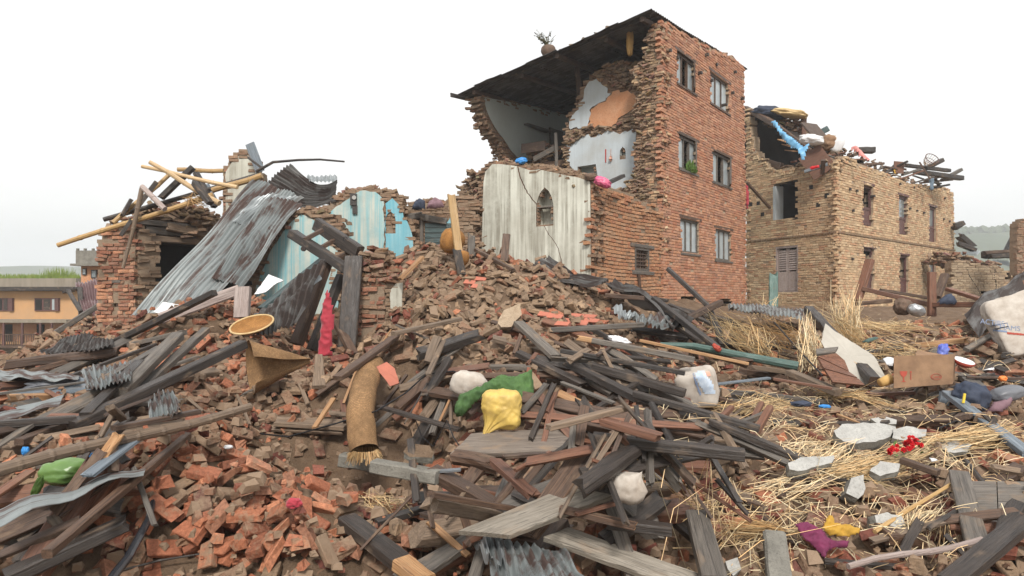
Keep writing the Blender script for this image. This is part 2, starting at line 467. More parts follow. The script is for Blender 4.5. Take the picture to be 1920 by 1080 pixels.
# ================================================================ loose bricks
def brick_shape(L, W, Hh, seed, kind='whole'):
    """an uneven, worn brick: box with knocked corners, 8..24 corners"""
    r = random.Random(seed)
    bm = bmesh.new()
    bmesh.ops.create_cube(bm, size=1.0)
    for v in bm.verts:
        v.co = Vector((v.co.x * L, v.co.y * W, v.co.z * Hh))
        v.co += Vector((r.uniform(-1, 1) * .010, r.uniform(-1, 1) * .009, r.uniform(-1, 1) * .006))
    if kind == 'half':
        for v in bm.verts:
            if v.co.x > 0: v.co.x = L * r.uniform(0.18, 0.5) ; v.co.z *= r.uniform(0.8, 1.05)
    if kind == 'chunk':
        for v in bm.verts:
            v.co *= r.uniform(0.7, 1.1)
    bmesh.ops.bevel(bm, geom=list(bm.edges), offset=0.005, segments=1, affect='EDGES')
    # knock off a corner or two
    for _ in range(r.choice([1, 2, 2, 3])):
        c = Vector((r.choice([-1, 1]) * L / 2, r.choice([-1, 1]) * W / 2, r.choice([-1, 1]) * Hh / 2))
        rad = r.uniform(0.035, 0.075)
        for v in bm.verts:
            d = (v.co - c).length
            if d < rad: v.co = v.co.lerp(Vector((0, 0, 0)), 0.24 * (1 - d / rad) + 0.06)
    bm.verts.index_update()
    vs = np.array([v.co[:] for v in bm.verts]); fs = [tuple(v.index for v in f.verts) for f in bm.faces]
    bm.free()
    return vs, fs

PAL = {  # linear base colours of the fired clay
 'orange': [(0.50, 0.19, 0.10), (0.44, 0.165, 0.09), (0.55, 0.23, 0.125), (0.39, 0.145, 0.08), (0.48, 0.225, 0.135)],
 'red':    [(0.27, 0.090, 0.058), (0.23, 0.075, 0.052), (0.30, 0.11, 0.07), (0.20, 0.075, 0.055)],
 'brown':  [(0.27, 0.155, 0.095), (0.24, 0.13, 0.08), (0.31, 0.18, 0.11), (0.22, 0.12, 0.075)],
 'buff':   [(0.40, 0.27, 0.17), (0.35, 0.235, 0.145), (0.44, 0.30, 0.19), (0.32, 0.215, 0.135)],
}
MUDA = {'orange': 0.38, 'red': 0.45, 'brown': 0.54, 'buff': 0.47}
BV = []     # brick variants: (verts, faces, palette, half sizes)
for pal in ('orange', 'red', 'brown', 'buff'):
    for k in range(14):
        kind = 'whole' if k < 8 else ('half' if k < 12 else 'chunk')
        L, W, Hh = random.uniform(.205, .232), random.uniform(.10, .112), random.uniform(.05, .06)
        vs, fs = brick_shape(L, W, Hh, 100 + k * 7 + hash(pal[0]) % 1 + len(pal) * 31, kind)
        col = tuple(np.array(PAL[pal][k % len(PAL[pal])]) * random.uniform(.7, 1.12))
        BV.append(dict(v=vs, f=fs, pal=pal, col=col, mud=MUDA[pal] + random.uniform(-.1, .1), L=vs[:, 0].max() - vs[:, 0].min(), W=W, H=Hh,
                       cx=(vs[:, 0].max() + vs[:, 0].min()) / 2, kind=kind))
BY_PAL = {p: [i for i, b in enumerate(BV) if b['pal'] == p] for p in PAL}

def _g(px, py, cx, cy, rx, ry):
    return math.exp(-(((px - cx) / rx) ** 2 + ((py - cy) / ry) ** 2))

def density(px, py):
    d = 0.50
    d += 0.9 * _g(px, py, 400, 900, 260, 170) + 0.7 * _g(px, py, 560, 1010, 260, 90) + 0.8 * _g(px, py, 470, 760, 170, 60)
    d += 1.1 * _g(px, py, 900, 600, 230, 110) + 0.7 * _g(px, py, 1060, 780, 220, 90) + 0.6 * _g(px, py, 440, 600, 120, 60) + 0.7 * _g(px, py, 860, 500, 200, 60)
    d += 0.5 * _g(px, py, 1830, 860, 130, 60) + 0.35 * _g(px, py, 1850, 700, 100, 60) + 0.5 * _g(px, py, 1000, 900, 140, 60)
    d -= 1.2 * _g(px, py, 610, 872, 135, 62) + 0.40 * _g(px, py, 1450, 760, 220, 60) + 0.25 * _g(px, py, 1550, 900, 250, 120) + 0.4 * _g(px, py, 720, 960, 90, 40)
    return max(0.03, min(1.5, d))

def palette(px, py, r):
    w = {'orange': 0.16, 'red': 0.16, 'brown': 0.5, 'buff': 0.22}
    w['orange'] += 1.9 * _g(px, py, 400, 930, 250, 170) + 0.5 * _g(px, py, 560, 1040, 300, 80) - 1.0 * _g(px, py, 610, 870, 130, 60) + 0.6 * _g(px, py, 440, 610, 130, 60) + 0.2 * _g(px, py, 1060, 600, 110, 40)
    w['red'] += 0.5 * _g(px, py, 1060, 780, 250, 100) + 0.35 * _g(px, py, 1650, 860, 300, 150)
    w['buff'] += 1.4 * _g(px, py, 900, 580, 220, 110)
    w['brown'] += 0.8 * _g(px, py, 560, 780, 200, 90) + 0.5 * _g(px, py, 1000, 880, 150, 80)
    w['orange'] = max(.03, w['orange']); k = r.uniform(0, sum(w.values()))
    for p, v in w.items():
        k -= v
        if k <= 0: return p
    return 'brown'

def drop(x, y, yaw, L, W, Hh, tilt_noise, r, settle=0.62):
    """rest a box on the height grid; returns its matrix and raises the grid under it"""
    c, s = math.cos(yaw), math.sin(yaw)
    us = np.linspace(-.46, .46, 7) * L; vs_ = np.linspace(-.44, .44, 4) * W
    uu, vv = np.meshgrid(us, vs_, indexing='ij'); uu = uu.ravel(); vv = vv.ravel()
    h = hz(x + uu * c - vv * s, y + uu * s + vv * c)
    A = np.c_[np.ones(len(uu)), uu, vv]
    k, *_ = np.linalg.lstsq(A, h, rcond=None)
    su = max(-1.1, min(1.1, k[1] * 0.85 + r.gauss(0, tilt_noise))); sv = max(-1.1, min(1.1, k[2] * 0.85 + r.gauss(0, tilt_noise)))
    z0 = float(np.quantile(h - su * uu - sv * vv, settle))
    U = Vector((c, s, su)).normalized()
    V = Vector((-s, c, sv)); V = (V - U * V.dot(U)).normalized()
    N = U.cross(V)
    cen = Vector((x, y, z0)) + N * (Hh * 0.5 - 0.006)
    m = Matrix(((U.x, V.x, N.x, cen.x), (U.y, V.y, N.y, cen.y), (U.z, V.z, N.z, cen.z), (0, 0, 0, 1)))
    # raise grid
    R = 0.55 * math.hypot(L, W)
    i0 = max(0, int((x - R - HX0) / HD)); i1 = min(HNX, int((x + R - HX0) / HD) + 2)
    j0 = max(0, int((y - R - HY0) / HD)); j1 = min(HNY, int((y + R - HY0) / HD) + 2)
    if i1 > i0 and j1 > j0:
        X = hxx[i0:i1, j0:j1] - x; Yv = hyy[i0:i1, j0:j1] - y
        lu = X * c + Yv * s; lv = -X * s + Yv * c
        ins = (abs(lu) < L * .52) & (abs(lv) < W * .54)
        top = z0 + su * lu + sv * lv + Hh / max(N.z, .35) * .95
        sub = HG[i0:i1, j0:j1]
        sub[ins] = np.maximum(sub[ins], top[ins])
    return m

rb = random.Random(5)
LOOSE = []
tries = 0
while len(LOOSE) < 5700 and tries < 60000:
    tries += 1
    Y = rb.uniform(3.2, 13.2)
    X = rb.uniform(-0.92 * Y, 1.05 * Y)
    px, py = topx((X, Y, float(hz(X, Y))))
    if not (-260 < px < 2330 and 440 < py < 1130): continue
    if X < HX0 + .3 or X > HX0 + HNX * HD - .3: continue
    if rb.random() > density(px, py) / 1.5: continue
    if 1260 < px < 1930 and py < 600: continue
    pal = palette(px, py, rb)
    bi = rb.choice(BY_PAL[pal]); b = BV[bi]
    m = drop(X, Y, rb.uniform(0, math.pi), b['L'], b['W'], b['H'], 0.30, rb)
    LOOSE.append((bi, m, Y))
# soil washed in between the bricks: the ground sheet fills part of the gaps
def blur(a, k):
    ker = np.ones(2 * k + 1) / (2 * k + 1)
    for _ in range(2):
        a = np.apply_along_axis(lambda m: np.convolve(np.pad(m, k, 'edge'), ker, 'valid'), 0, a)
        a = np.apply_along_axis(lambda m: np.convolve(np.pad(m, k, 'edge'), ker, 'valid'), 1, a)
    return a
HB = base_height(hxx, hyy)
HFILL = blur(HG, 3) - HB
_pxs = CX + hxx / hyy * F; _pys = CY - (HG - EYE) / hyy * F
def _ga(cx, cy, rx, ry): return np.exp(-(((_pxs - cx) / rx) ** 2 + ((_pys - cy) / ry) ** 2))
KF = 0.46 + 0.40 * _ga(640, 860, 150, 80) + 0.38 * _ga(1480, 780, 260, 90) + 0.3 * _ga(1500, 900, 280, 120) + 0.25 * _ga(720, 960, 130, 50) + .2 * _ga(820, 570, 60, 50) + .25 * _ga(850, 700, 120, 50) - .2 * _ga(380, 900, 200, 150)
KF = KF + 0.22 * vnoise(hxx, hyy, .7, 31) + 0.12 * vnoise(hxx, hyy, .25, 32)
SOIL = HB + np.clip(KF, 0.1, 1.0) * HFILL + 0.012 * vnoise(hxx, hyy, .09, 33) + 0.008 * vnoise(hxx, hyy, .05, 34)
HG = np.maximum(HG, SOIL)
sgx = np.arange(GX0, GX1, .07); sgy = np.arange(GY0, GY1, .07)
SX, SY = np.meshgrid(sgx, sgy, indexing='ij')
SZ = base_height(SX, SY)
iu = (SX - HX0) / HD; iv = (SY - HY0) / HD
ins = (iu > 1) & (iv > 1) & (iu < HNX - 3) & (iv < HNY - 3)
SZ[ins] = SOIL[iu[ins].astype(int), iv[ins].astype(int)]
sn, sm = SZ.shape
ii, jj = np.meshgrid(np.arange(sn - 1), np.arange(sm - 1), indexing='ij')
a = (ii * sm + jj).ravel()
me = mesh_from('ground', np.stack([SX, SY, SZ], -1).reshape(-1, 3).tolist(), np.stack([a, a + sm, a + sm + 1, a + 1], -1).tolist(), M['mud'], smooth=True)
tag(link('ground', me), 'brown mud and crushed rubble mound under the fallen bricks and timber', 'ground', None, 'structure')
# which are on top and in frame: the nearest 300 become objects of their own
vis = []
for k, (bi, m, Y) in enumerate(LOOSE):
    c = m.translation
    px, py = topx(c)
    if 15 < px < 1905 and 500 < py < 1062 and Y < 7.4:
        hgt = float(hz(c.x, c.y))
        if hgt - c.z < 0.075 and m[2][2] > 0.5 and BV[bi]['kind'] != 'chunk':
            vis.append((Y, k))
vis.sort()
PICK = set(k for _, k in vis[:290])
BM = []
for b in BV:
    BM.append(mesh_from('brick', b['v'].tolist(), b['f'], M['brick'], tint=np.tile((*b['col'], b['mud']), (len(b['v']), 1))))
BLAB = {
 'orange': 'loose bright orange brick lying in the foreground rubble',
 'red': 'loose dark red brick lying in the foreground rubble',
 'brown': 'loose muddy brown brick lying in the foreground rubble',
 'buff': 'loose pale buff mud-caked brick lying in the foreground rubble'}
BGRP = {'orange': 'loose orange bricks', 'red': 'loose dark red bricks', 'brown': 'loose brown bricks', 'buff': 'loose buff bricks'}
LANDMARKS = [('under the bamboo pole at left', 230, 850), ('beside the black plastic pipe', 270, 1000), ('beside the long brown black beam at lower left', 200, 930), ('beside the blue grey board at left', 210, 860),
 ('above the pit left of the rolled mat', 560, 760), ('in the pit below the rolled mat', 620, 900), ('beside the rolled mat', 680, 760), ('below the curled mat', 520, 730), ('left of the dark box beam', 560, 1030),
 ('between pipe and pit', 440, 960), ('at the bottom edge left of centre', 440, 1050), ('above the bamboo pole end', 440, 800), ('beside the dark box beam', 740, 1000), ('left of the muddy board', 800, 830), ('under the muddy board', 950, 890),
 ('under the large pale board', 1000, 1010), ('beside the black round log', 1120, 880), ('around the yellow sack', 950, 790), ('above the green jacket', 930, 680), ('below the big dark beam', 1240, 880), ('beside the reddish timber block', 1180, 790),
 ('beside the white-and-blue bundle', 1310, 760), ('beside the broken chair', 1390, 840), ('behind the grey squared post', 1320, 960), ('around the oval concrete slab', 1600, 830), ('beside the flower bunch', 1720, 870), ('around the mustard cloth', 1580, 990),
 ('beside the grey door', 1850, 880), ('at the bottom edge right of centre', 1500, 1050), ('under the blue grey beam at right', 1830, 800), ('in front of the cardboard box', 1700, 760), ('beside the black bag at right', 1850, 740), ('left of the flower bunch', 1640, 900),
 ('beside the frame plank at lower right', 1760, 980), ('along the long black beam', 1200, 720), ('beside the fanned left beams', 330, 720), ('at the left edge', 20, 870), ('in the bottom left corner', 60, 1050), ('in the bottom right corner', 1880, 1050)]
def near_mark(px, py): return min(LANDMARKS, key=lambda t: (t[1] - px) ** 2 + ((t[2] - py) * 1.4) ** 2)[0]
CNAME = {'orange': 'orange', 'red': 'dark red', 'brown': 'muddy brown', 'buff': 'pale buff'}
def brick_label(b, m):
    px, py = topx(m.translation)
    return ('%s %s brick %s' % ('broken' if b['kind'] == 'half' else 'whole', CNAME[b['pal']], near_mark(px, py)))
def join_transformed(items, name, mat, parent=None):
    """items: (verts array, faces, matrix, rgba) -> one mesh"""
    V_, F_, T_ = [], [], []
    k = 0
    for v, f, m, rgba in items:
        mm = np.array(m)
        w = v @ mm[:3, :3].T + mm[:3, 3]
        V_.append(w); F_ += [tuple(i + k for i in q) for q in f]; T_.append(np.tile(rgba, (len(v), 1)))
        k += len(v)
    return np.concatenate(V_), F_, np.concatenate(T_)
rest = []
for k, (bi, m, Y) in enumerate(LOOSE):
    b = BV[bi]
    if k in PICK:
        o = link('loose_brick', BM[bi], None, matrix=m)
        lab = brick_label(b, m)
        tag(o, lab, 'brick', 'loose bricks: ' + lab)
    else:
        j = rb.uniform(.82, 1.15)
        rest.append((b['v'], b['f'], m, (*[x * j for x in b['col']], b['mud'] + rb.uniform(-.08, .08))))
# small broken lumps of brick and clay between them
for k in range(8500):
    Y = rb.uniform(3.2, 11.5); X = rb.uniform(-.82 * Y, .82 * Y)
    if X < HX0 + .2 or X > 10.5: continue
    z = float(hz(X, Y)); px, py = topx((X, Y, z))
    if not (-20 < px < 1940 and 450 < py < 1110) or (px > 1260 and py < 600): continue
    s = rb.choice([.010, .013, .018, .025, .03, .045])
    b = BV[rb.choice(BY_PAL[palette(px, py, rb)])]
    v = np.array([(-1, -1, -1), (1, -1, -1), (1, 1, -1), (-1, 1, -1), (-.7, -.7, 1), (.8, -.6, .8), (.6, .7, 1), (-.8, .6, .7)], float) * s
    v *= np.array([rb.uniform(.7, 1.5), rb.uniform(.6, 1.2), rb.uniform(.5, .9)]); v += np.array([[rb.uniform(-.25, .25) * s for _ in range(3)] for _ in range(8)])
    f = [(3, 2, 1, 0), (4, 5, 6, 7), (0, 1, 5, 4), (1, 2, 6, 5), (2, 3, 7, 6), (3, 0, 4, 7)]
    m = Matrix.Translation((X, Y, z + s * .3)) @ Matrix.Rotation(rb.uniform(0, 6.3), 4, 'Z') @ Matrix.Rotation(rb.uniform(-.6, .6), 4, 'X')
    rest.append((v, f, m, (*b['col'], b['mud'] + rb.choice([0, .1, .3]))))
vv, f_, tt = join_transformed(rest, 'brick_rubble', M['brick'])
o = link('brick_rubble', mesh_from('brick_rubble', vv.tolist(), f_, M['brick'], tint=tt))
tag(o, 'heaps of countless fallen bricks and clay lumps covering the mound', 'rubble', None, 'stuff')

# ================================================================ brick walls
def inpoly(x, y, poly):
    c = False; n = len(poly); j = n - 1
    for i in range(n):
        xi, yi = poly[i]; xj, yj = poly[j]
        if (yi > y) != (yj > y) and x < (xj - xi) * (y - yi) / (yj - yi) + xi: c = not c
        j = i
    return c

class WF:
    """a vertical wall plane: s runs along it, d outwards from its face, z up"""
    def __init__(s, o, ang=None, u=None, flip=False):
        s.o = Vector((o[0], o[1], 0))
        if u is None: u = (math.sin(ang), math.cos(ang))
        s.u = Vector((u[0], u[1], 0)).normalized()
        s.n = Vector((s.u.y, -s.u.x, 0))
        if s.n.dot(-s.o) < 0: s.n = -s.n          # outward side faces the viewer's side
        if flip: s.n = -s.n
    def w(s, a, d, z): return s.o + s.u * a + s.n * d + Vector((0, 0, z))
    def q(s, px, py, d=0.0):
        r = ray(px, py); e = Vector((0, 0, EYE))
        t = ((s.o + s.n * d) - e).dot(s.n) / r.dot(s.n)
        p = e + r * t
        return ((p - s.o).dot(s.u), p.z)
    def poly(s, pts, d=0.0): return [s.q(px, py, d) for px, py in pts]
    def box(s, mb, s0, s1, d0, d1, z0, z1, m=0):
        c = [s.w(s0, d0, z0), s.w(s1, d0, z0), s.w(s1, d1, z0), s.w(s0, d1, z0), s.w(s0, d0, z1), s.w(s1, d0, z1), s.w(s1, d1, z1), s.w(s0, d1, z1)]
        mb.hexa(c, m)

BOXF = [(3, 2, 1, 0), (4, 5, 6, 7), (0, 1, 5, 4), (1, 2, 6, 5), (2, 3, 7, 6), (3, 0, 4, 7)]
def rough_box(L, D, Hh, r, j=0.006):
    c = 0.008
    # eight corners with a chamfered front edge loop: front face (y = -D/2 is the outer side)
    v = []
    for z in (-Hh / 2, Hh / 2):
        for x, y in ((-L / 2, -D / 2), (L / 2, -D / 2), (L / 2, D / 2), (-L / 2, D / 2)):
            v.append((x + r.uniform(-j, j), y + r.uniform(-j, j), z + r.uniform(-j, j) * .7))
    # proud inner front face
    fr = [(-L / 2 + c, -D / 2 - .006, -Hh / 2 + c), (L / 2 - c, -D / 2 - .006, -Hh / 2 + c), (L / 2 - c, -D / 2 - .006, Hh / 2 - c), (-L / 2 + c, -D / 2 - .006, Hh / 2 - c)]
    v += [(a + r.uniform(-j, j) * .6, b + r.uniform(-j, j) * .6, cc + r.uniform(-j, j) * .5) for a, b, cc in fr]
    f = [(3, 2, 1, 0), (4, 5, 6, 7), (1, 2, 6, 5), (2, 3, 7, 6), (3, 0, 4, 7),
         (8, 9, 10, 11), (0, 1, 9, 8), (1, 5, 10, 9), (5, 4, 11, 10), (4, 0, 8, 11)]
    return np.array(v), f

def brick_wall(parent, wf, outline, tints, holes=(), L=0.23, Hc=0.075, D=0.11, thick=0.30, joint=0.012, n_ind=300, key=None,
               miss=0.006, jit=0.006, seed=1, mortar='mortar', mud=0.42, ragged=0.5, lean=0.0, core=True, zmin=None, sag=None, teeth=False, core_in=0.0):
    """lays individual bricks inside an (s, z) outline; joints are recessed mortar; the nearest bricks are objects, the rest one mesh"""
    r = random.Random(seed)
    VAR = []
    for k in range(12):
        col = tints[k % len(tints)]
        hl = L - joint if k % 4 != 3 else L / 2 - joint
        v, f = rough_box(hl, D, Hc - joint, r, jit)
        VAR.append((v, f, col, mud + r.uniform(-.07, .07), hl))
    whole = [k for k in range(12) if k % 4 != 3]; half = [k for k in range(12) if k % 4 == 3]
    s_min = min(p[0] for p in outline); s_max = max(p[0] for p in outline)
    z_min = min(p[1] for p in outline) if zmin is None else zmin
    z_max = max(p[1] for p in outline)
    cells = []; core_mb = MB()
    rowi = 0; z = z_min
    while z < z_max:
        zc = z + Hc / 2
        s = s_min + (0 if rowi % 2 == 0 else -L / 2) + r.uniform(-.02, .02)
        run = None
        def flush(run):
            if run and core:
                e_ = min(.09 * r.uniform(.3, 1.2), (run[1] - run[0]) * .3) if teeth else 0
                a_ = max(run[0] + e_, s_min + core_in)
                if run[1] - e_ > a_: wf.box(core_mb, a_, run[1] - e_, -thick, -0.014, z, z + Hc)
        while s < s_max:
            hf = r.random() < 0.12
            w = L / 2 if hf else L
            sc = s + w / 2
            ok = inpoly(sc, zc, outline) and not any(inpoly(sc, zc, h) for h in holes)
            if not ok and not hf:
                for ss in (s + L * .25, s + L * .75):
                    if inpoly(ss, zc, outline) and not any(inpoly(ss, zc, h) for h in holes):
                        ok = True; hf = True; sc = ss; break
            if ok:
                a0, a1 = sc - (L / 4 if hf else L / 2), sc + (L / 4 if hf else L / 2)
                run = [a0, a1] if run is None else [run[0], a1]
                edge = not (inpoly(sc, zc + Hc * 2.5, outline) and inpoly(sc - L, zc, outline) and inpoly(sc + L, zc, outline))
                if r.random() > miss * (8 if edge else 1):
                    cells.append((sc, zc, hf, edge))
            else:
                flush(run); run = None
            s += w
        flush(run)
        z += Hc; rowi += 1
    if core and core_mb.v:
        core_mb.part('mortar_bed', M[mortar], parent)
    placed = []
    for sc, zc, hf, edge in cells:
        vi = r.choice(half if hf else whole)
        e = ragged if edge else 0.06
        d = -D / 2 + 0.002 + r.uniform(-.004, .004) + (r.uniform(-.03, .035) * e if edge else 0)
        zz = zc + (sag(sc, zc) if sag else 0)
        p = wf.w(sc, d + lean * (zc - z_min), zz)
        rx = Matrix(((wf.u.x, -wf.n.x, 0, 0), (wf.u.y, -wf.n.y, 0, 0), (0, 0, 1, 0), (0, 0, 0, 1)))
        if rx.determinant() < 0:
            rx = Matrix(((-wf.u.x, -wf.n.x, 0, 0), (-wf.u.y, -wf.n.y, 0, 0), (0, 0, 1, 0), (0, 0, 0, 1)))
        m = Matrix.Translation(p) @ rx @ Matrix.Rotation(r.gauss(0, .05) * e * 2, 4, 'Z') @ Matrix.Rotation(r.gauss(0, .04 * e + .006), 4, 'Y')
        kk = key(sc, zc) if key else (p - Vector((0, 0, EYE))).length
        placed.append((kk + (0.0), vi, m))
        if edge and teeth:
            for q_ in range(int(thick / .12)):
                p = wf.w(sc + r.gauss(0, .05), -.1 - .12 * (q_ + r.uniform(.2, .9)), zz + r.uniform(-.015, .02))
                placed.append((kk + 9, r.choice(half if r.random() < .5 else whole), Matrix.Translation(p) @ rx @ Matrix.Rotation(r.choice([0, 1.57]) + r.gauss(0, .3), 4, 'Z') @ Matrix.Rotation(r.gauss(0, .1), 4, 'Y') @ Matrix.Rotation(r.gauss(0, .1), 4, 'X')))
    placed.sort(key=lambda t: t[0])
    if n_ind:
        ms = [mesh_from('brick', v.tolist(), f, M['brick'], tint=np.tile((*c, a), (len(v), 1))) for v, f, c, a, _ in VAR]
    b = base_of(parent)
    for kk, vi, m in placed[:n_ind]:
        link('brick', ms[vi], parent, matrix=Matrix.Translation(-b) @ m)
    rest = []
    for kk, vi, m in placed[n_ind:]:
        v, f, c, a, _ = VAR[vi]
        j = r.uniform(.8, 1.18)
        rest.append((v, f, m, (*[x * j for x in c], a + r.uniform(-.07, .07))))
    if rest:
        vv, ff_, tt = join_transformed(rest, '', None)
        part('brickwork', vv.tolist(), ff_, M['brick'], parent, tint=tt, kind='stuff')
    return len(placed)

def rag(poly, step=0.12, amp=0.04, seed=0, skip=()):
    """break an outline into a ragged one; edges whose index is in skip stay straight"""
    r = random.Random(seed); out = []
    n = len(poly)
    for i in range(n):
        a, b = poly[i], poly[(i + 1) % n]
        out.append(a)
        if i in skip: continue
        L = math.hypot(b[0] - a[0], b[1] - a[1]); k = int(L / step)
        for q in range(1, k):
            t = (q + r.uniform(-.25, .25)) / k
            out.append((a[0] + (b[0] - a[0]) * t + r.uniform(-amp, amp), a[1] + (b[1] - a[1]) * t + r.uniform(-amp, amp)))
    return out

def sheet(wf, outer, holes, d0, d1):
    """extruded polygon with holes in wall space: verts, faces, material index (0 face, 1 edge)"""
    loops = [outer] + list(holes)
    fl = [p for lp in loops for p in lp]
    tris = tessellate_polygon([[Vector((p[0], p[1], 0)) for p in lp] for lp in loops])
    n = len(fl)
    v = [wf.w(a, d1, z) for a, z in fl] + [wf.w(a, d0, z) for a, z in fl]
    f, mi = [], []
    for t in tris:
        a, b, c = t
        nn = (v[b] - v[a]).cross(v[c] - v[a])
        if nn.length < 1e-12: continue
        if nn.dot(wf.n) < 0: a, b, c = c, b, a
        f.append((a, b, c)); mi.append(0)
        f.append((c + n, b + n, a + n)); mi.append(1)
    k = 0
    for lp in loops:
        m_ = len(lp)
        for i in range(m_):
            a, b = k + i, k + (i + 1) % m_
            f.append((a, b, b + n, a + n)); mi.append(1)
        k += m_
    return v, f, mi

def plaster(name, parent, wf, outer, holes, mat, d0=0.002, d1=0.022, edge='mortar', label=None):
    v, f, mi = sheet(wf, outer, holes, d0, d1)
    o = part(name, v, f, [mat, M[edge]], parent, mat_idx=mi)
    if label: o['label'] = label
    return o

def arch(s0, s1, z0, zs, z1, n=7):
    """pointed arch outline"""
    c = (s0 + s1) / 2; out = [(s0, z0), (s1, z0), (s1, zs)]
    for k in range(1, n): 
        t = k / n; out.append((s1 + (c - s1) * (1 - math.cos(t * math.pi / 2)) ** .8, zs + (z1 - zs) * math.sin(t * math.pi / 2)))
    out.append((c, z1 + .03))
    for k in range(n - 1, 0, -1):
        t = k / n; out.append((s0 + (c - s0) * (1 - math.cos(t * math.pi / 2)) ** .8, zs + (z1 - zs) * math.sin(t * math.pi / 2)))
    out.append((s0, zs))
    return out

def recess(name, parent, wf, outline, depth, mat, d_front=0.02):
    """the inside of a niche: side faces and a back"""
    n = len(outline)
    v = [wf.w(a, d_front, z) for a, z in outline] + [wf.w(a, -depth, z) for a, z in outline]
    f = [(i, i + n, (i + 1) % n + n, (i + 1) % n) for i in range(n)] + [tuple(range(n, 2 * n))]
    return part(name, v, f, mat, parent)

# ================================================================ windows
def glass_mat():
    t = NT('window_glass', 0.08, 0.8)
    n = t.noise(t.coord('Position'), 3.0, 3)
    t.set(Base_Color=t.mix(n, (0.09, 0.11, 0.12), (0.22, 0.25, 0.26)), Metallic=0.0)
    t.bump(n, 0.05, 0.02)
    return t.mat
M['glass'] = glass_mat()
M['glass_dusty'] = mat_plain('dusty_window_glass', (0.42, 0.47, 0.48), (0.30, 0.34, 0.36), 0.25, 3.0, 0.6, 0.05)

def window(parent, wf, s0, s1, z0, z1, panes=2, frame='wood_brown', pane='glass_dusty', set_back=0.07, fw=0.055, open_pane=None, transom=None, lower=None, ledge=True, room=None, name='window'):
    """frame mesh (the window part) with its mullions and panes as sub-parts; returns the frame"""
    mb = MB()
    d1 = -set_back; d0 = d1 - 0.07
    wf.box(mb, s0, s0 + fw, d0, d1, z0, z1); wf.box(mb, s1 - fw, s1, d0, d1, z0, z1)
    wf.box(mb, s0 + fw, s1 - fw, d0, d1 - .002, z1 - fw, z1); wf.box(mb, s0 + fw, s1 - fw, d0, d1 - .002, z0, z0 + fw)
    if transom: wf.box(mb, s0 + fw, s1 - fw, d0, d1 - .004, transom - fw / 2, transom + fw / 2)
    fr = mb.part(name, M[frame], parent)
    zb = z0 + fw
    if lower and transom:
        mb = MB(); wf.box(mb, s0 + fw, s1 - fw, d0 + .015, d1 - .02, z0 + fw, transom - fw / 2)
        mb.part('panel', M[lower], fr); zb = transom + fw / 2
    W = (s1 - s0 - 2 * fw) / panes
    for k in range(panes):
        a, b = s0 + fw + k * W, s0 + fw + (k + 1) * W
        if k:
            mb = MB(); wf.box(mb, a - .022, a + .022, d0 - .004, d1 - .006, zb, z1 - fw); mb.part('mullion', M[frame], fr)
        if open_pane is not None and k in open_pane: continue
        mb = MB(); wf.box(mb, a + .002, b - .002, d0 + .02, d0 + .03, zb, z1 - fw); mb.part('pane', M[pane], fr)
    # room behind: a shallow box, its unlit shade painted in as near-black
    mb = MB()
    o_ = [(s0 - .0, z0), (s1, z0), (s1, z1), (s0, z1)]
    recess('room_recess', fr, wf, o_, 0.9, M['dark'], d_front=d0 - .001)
    if ledge:
        mb = MB(); wf.box(mb, s0 - .05, s1 + .05, d0, 0.035, z0 - .055, z0 - .002); mb.part('sill', M[frame], fr)
    return fr

def wood_box_part(name, parent, wf, s0, s1, d0, d1, z0, z1, mat):
    mb = MB(); wf.box(mb, s0, s1, d0, d1, z0, z1); return mb.part(name, M[mat], parent)

# ================================================================ timber
def beam_mesh(L, w, h, seed, ends=('cut', 'cut'), rough=0.03, bow=0.0, taper=0.0, chamfer=0.12, split=0.0):
    """a timber along +x from 0 to L, cross-section w (y) by h (z), worn edges, uneven faces; broken ends are jagged"""
    r = random.Random(seed)
    n = max(4, min(14, int(L / 0.16)))
    ch = min(w, h) * chamfer
    sec = [(-w / 2 + ch, -h / 2), (w / 2 - ch, -h / 2), (w / 2, -h / 2 + ch), (w / 2, h / 2 - ch), (w / 2 - ch, h / 2), (-w / 2 + ch, h / 2), (-w / 2, h / 2 - ch), (-w / 2, -h / 2 + ch)]
    v, f = [], []
    m = min(w, h)
    for i in range(n + 1):
        t = i / n; x = t * L
        k = 1 - taper * t
        oy = bow * math.sin(math.pi * t) + r.uniform(-1, 1) * rough * m * .4; oz = r.uniform(-1, 1) * rough * m * .4
        for q, (a, b) in enumerate(sec):
            xx = x
            if i == 0 and ends[0] == 'broken': xx += r.uniform(-.02, .9) * m * (1 + split)
            if i == n and ends[1] == 'broken': xx -= r.uniform(-.02, .9) * m * (1 + split)
            v.append((xx, a * k + oy + r.uniform(-1, 1) * rough * m, b * k + oz + r.uniform(-1, 1) * rough * m))
    for i in range(n):
        for q in range(8):
            f.append((i * 8 + q, i * 8 + (q + 1) % 8, (i + 1) * 8 + (q + 1) % 8, (i + 1) * 8 + q))
    for base, rev, e in ((0, True, ends[0]), (n * 8, False, ends[1])):
        c = len(v)
        xs = sum(v[base + q][0] for q in range(8)) / 8
        v.append((xs, sum(v[base + q][1] for q in range(8)) / 8, sum(v[base + q][2] for q in range(8)) / 8))
        for q in range(8):
            a, b = base + q, base + (q + 1) % 8
            f.append((c, b, a) if rev else (c, a, b))
    return v, f

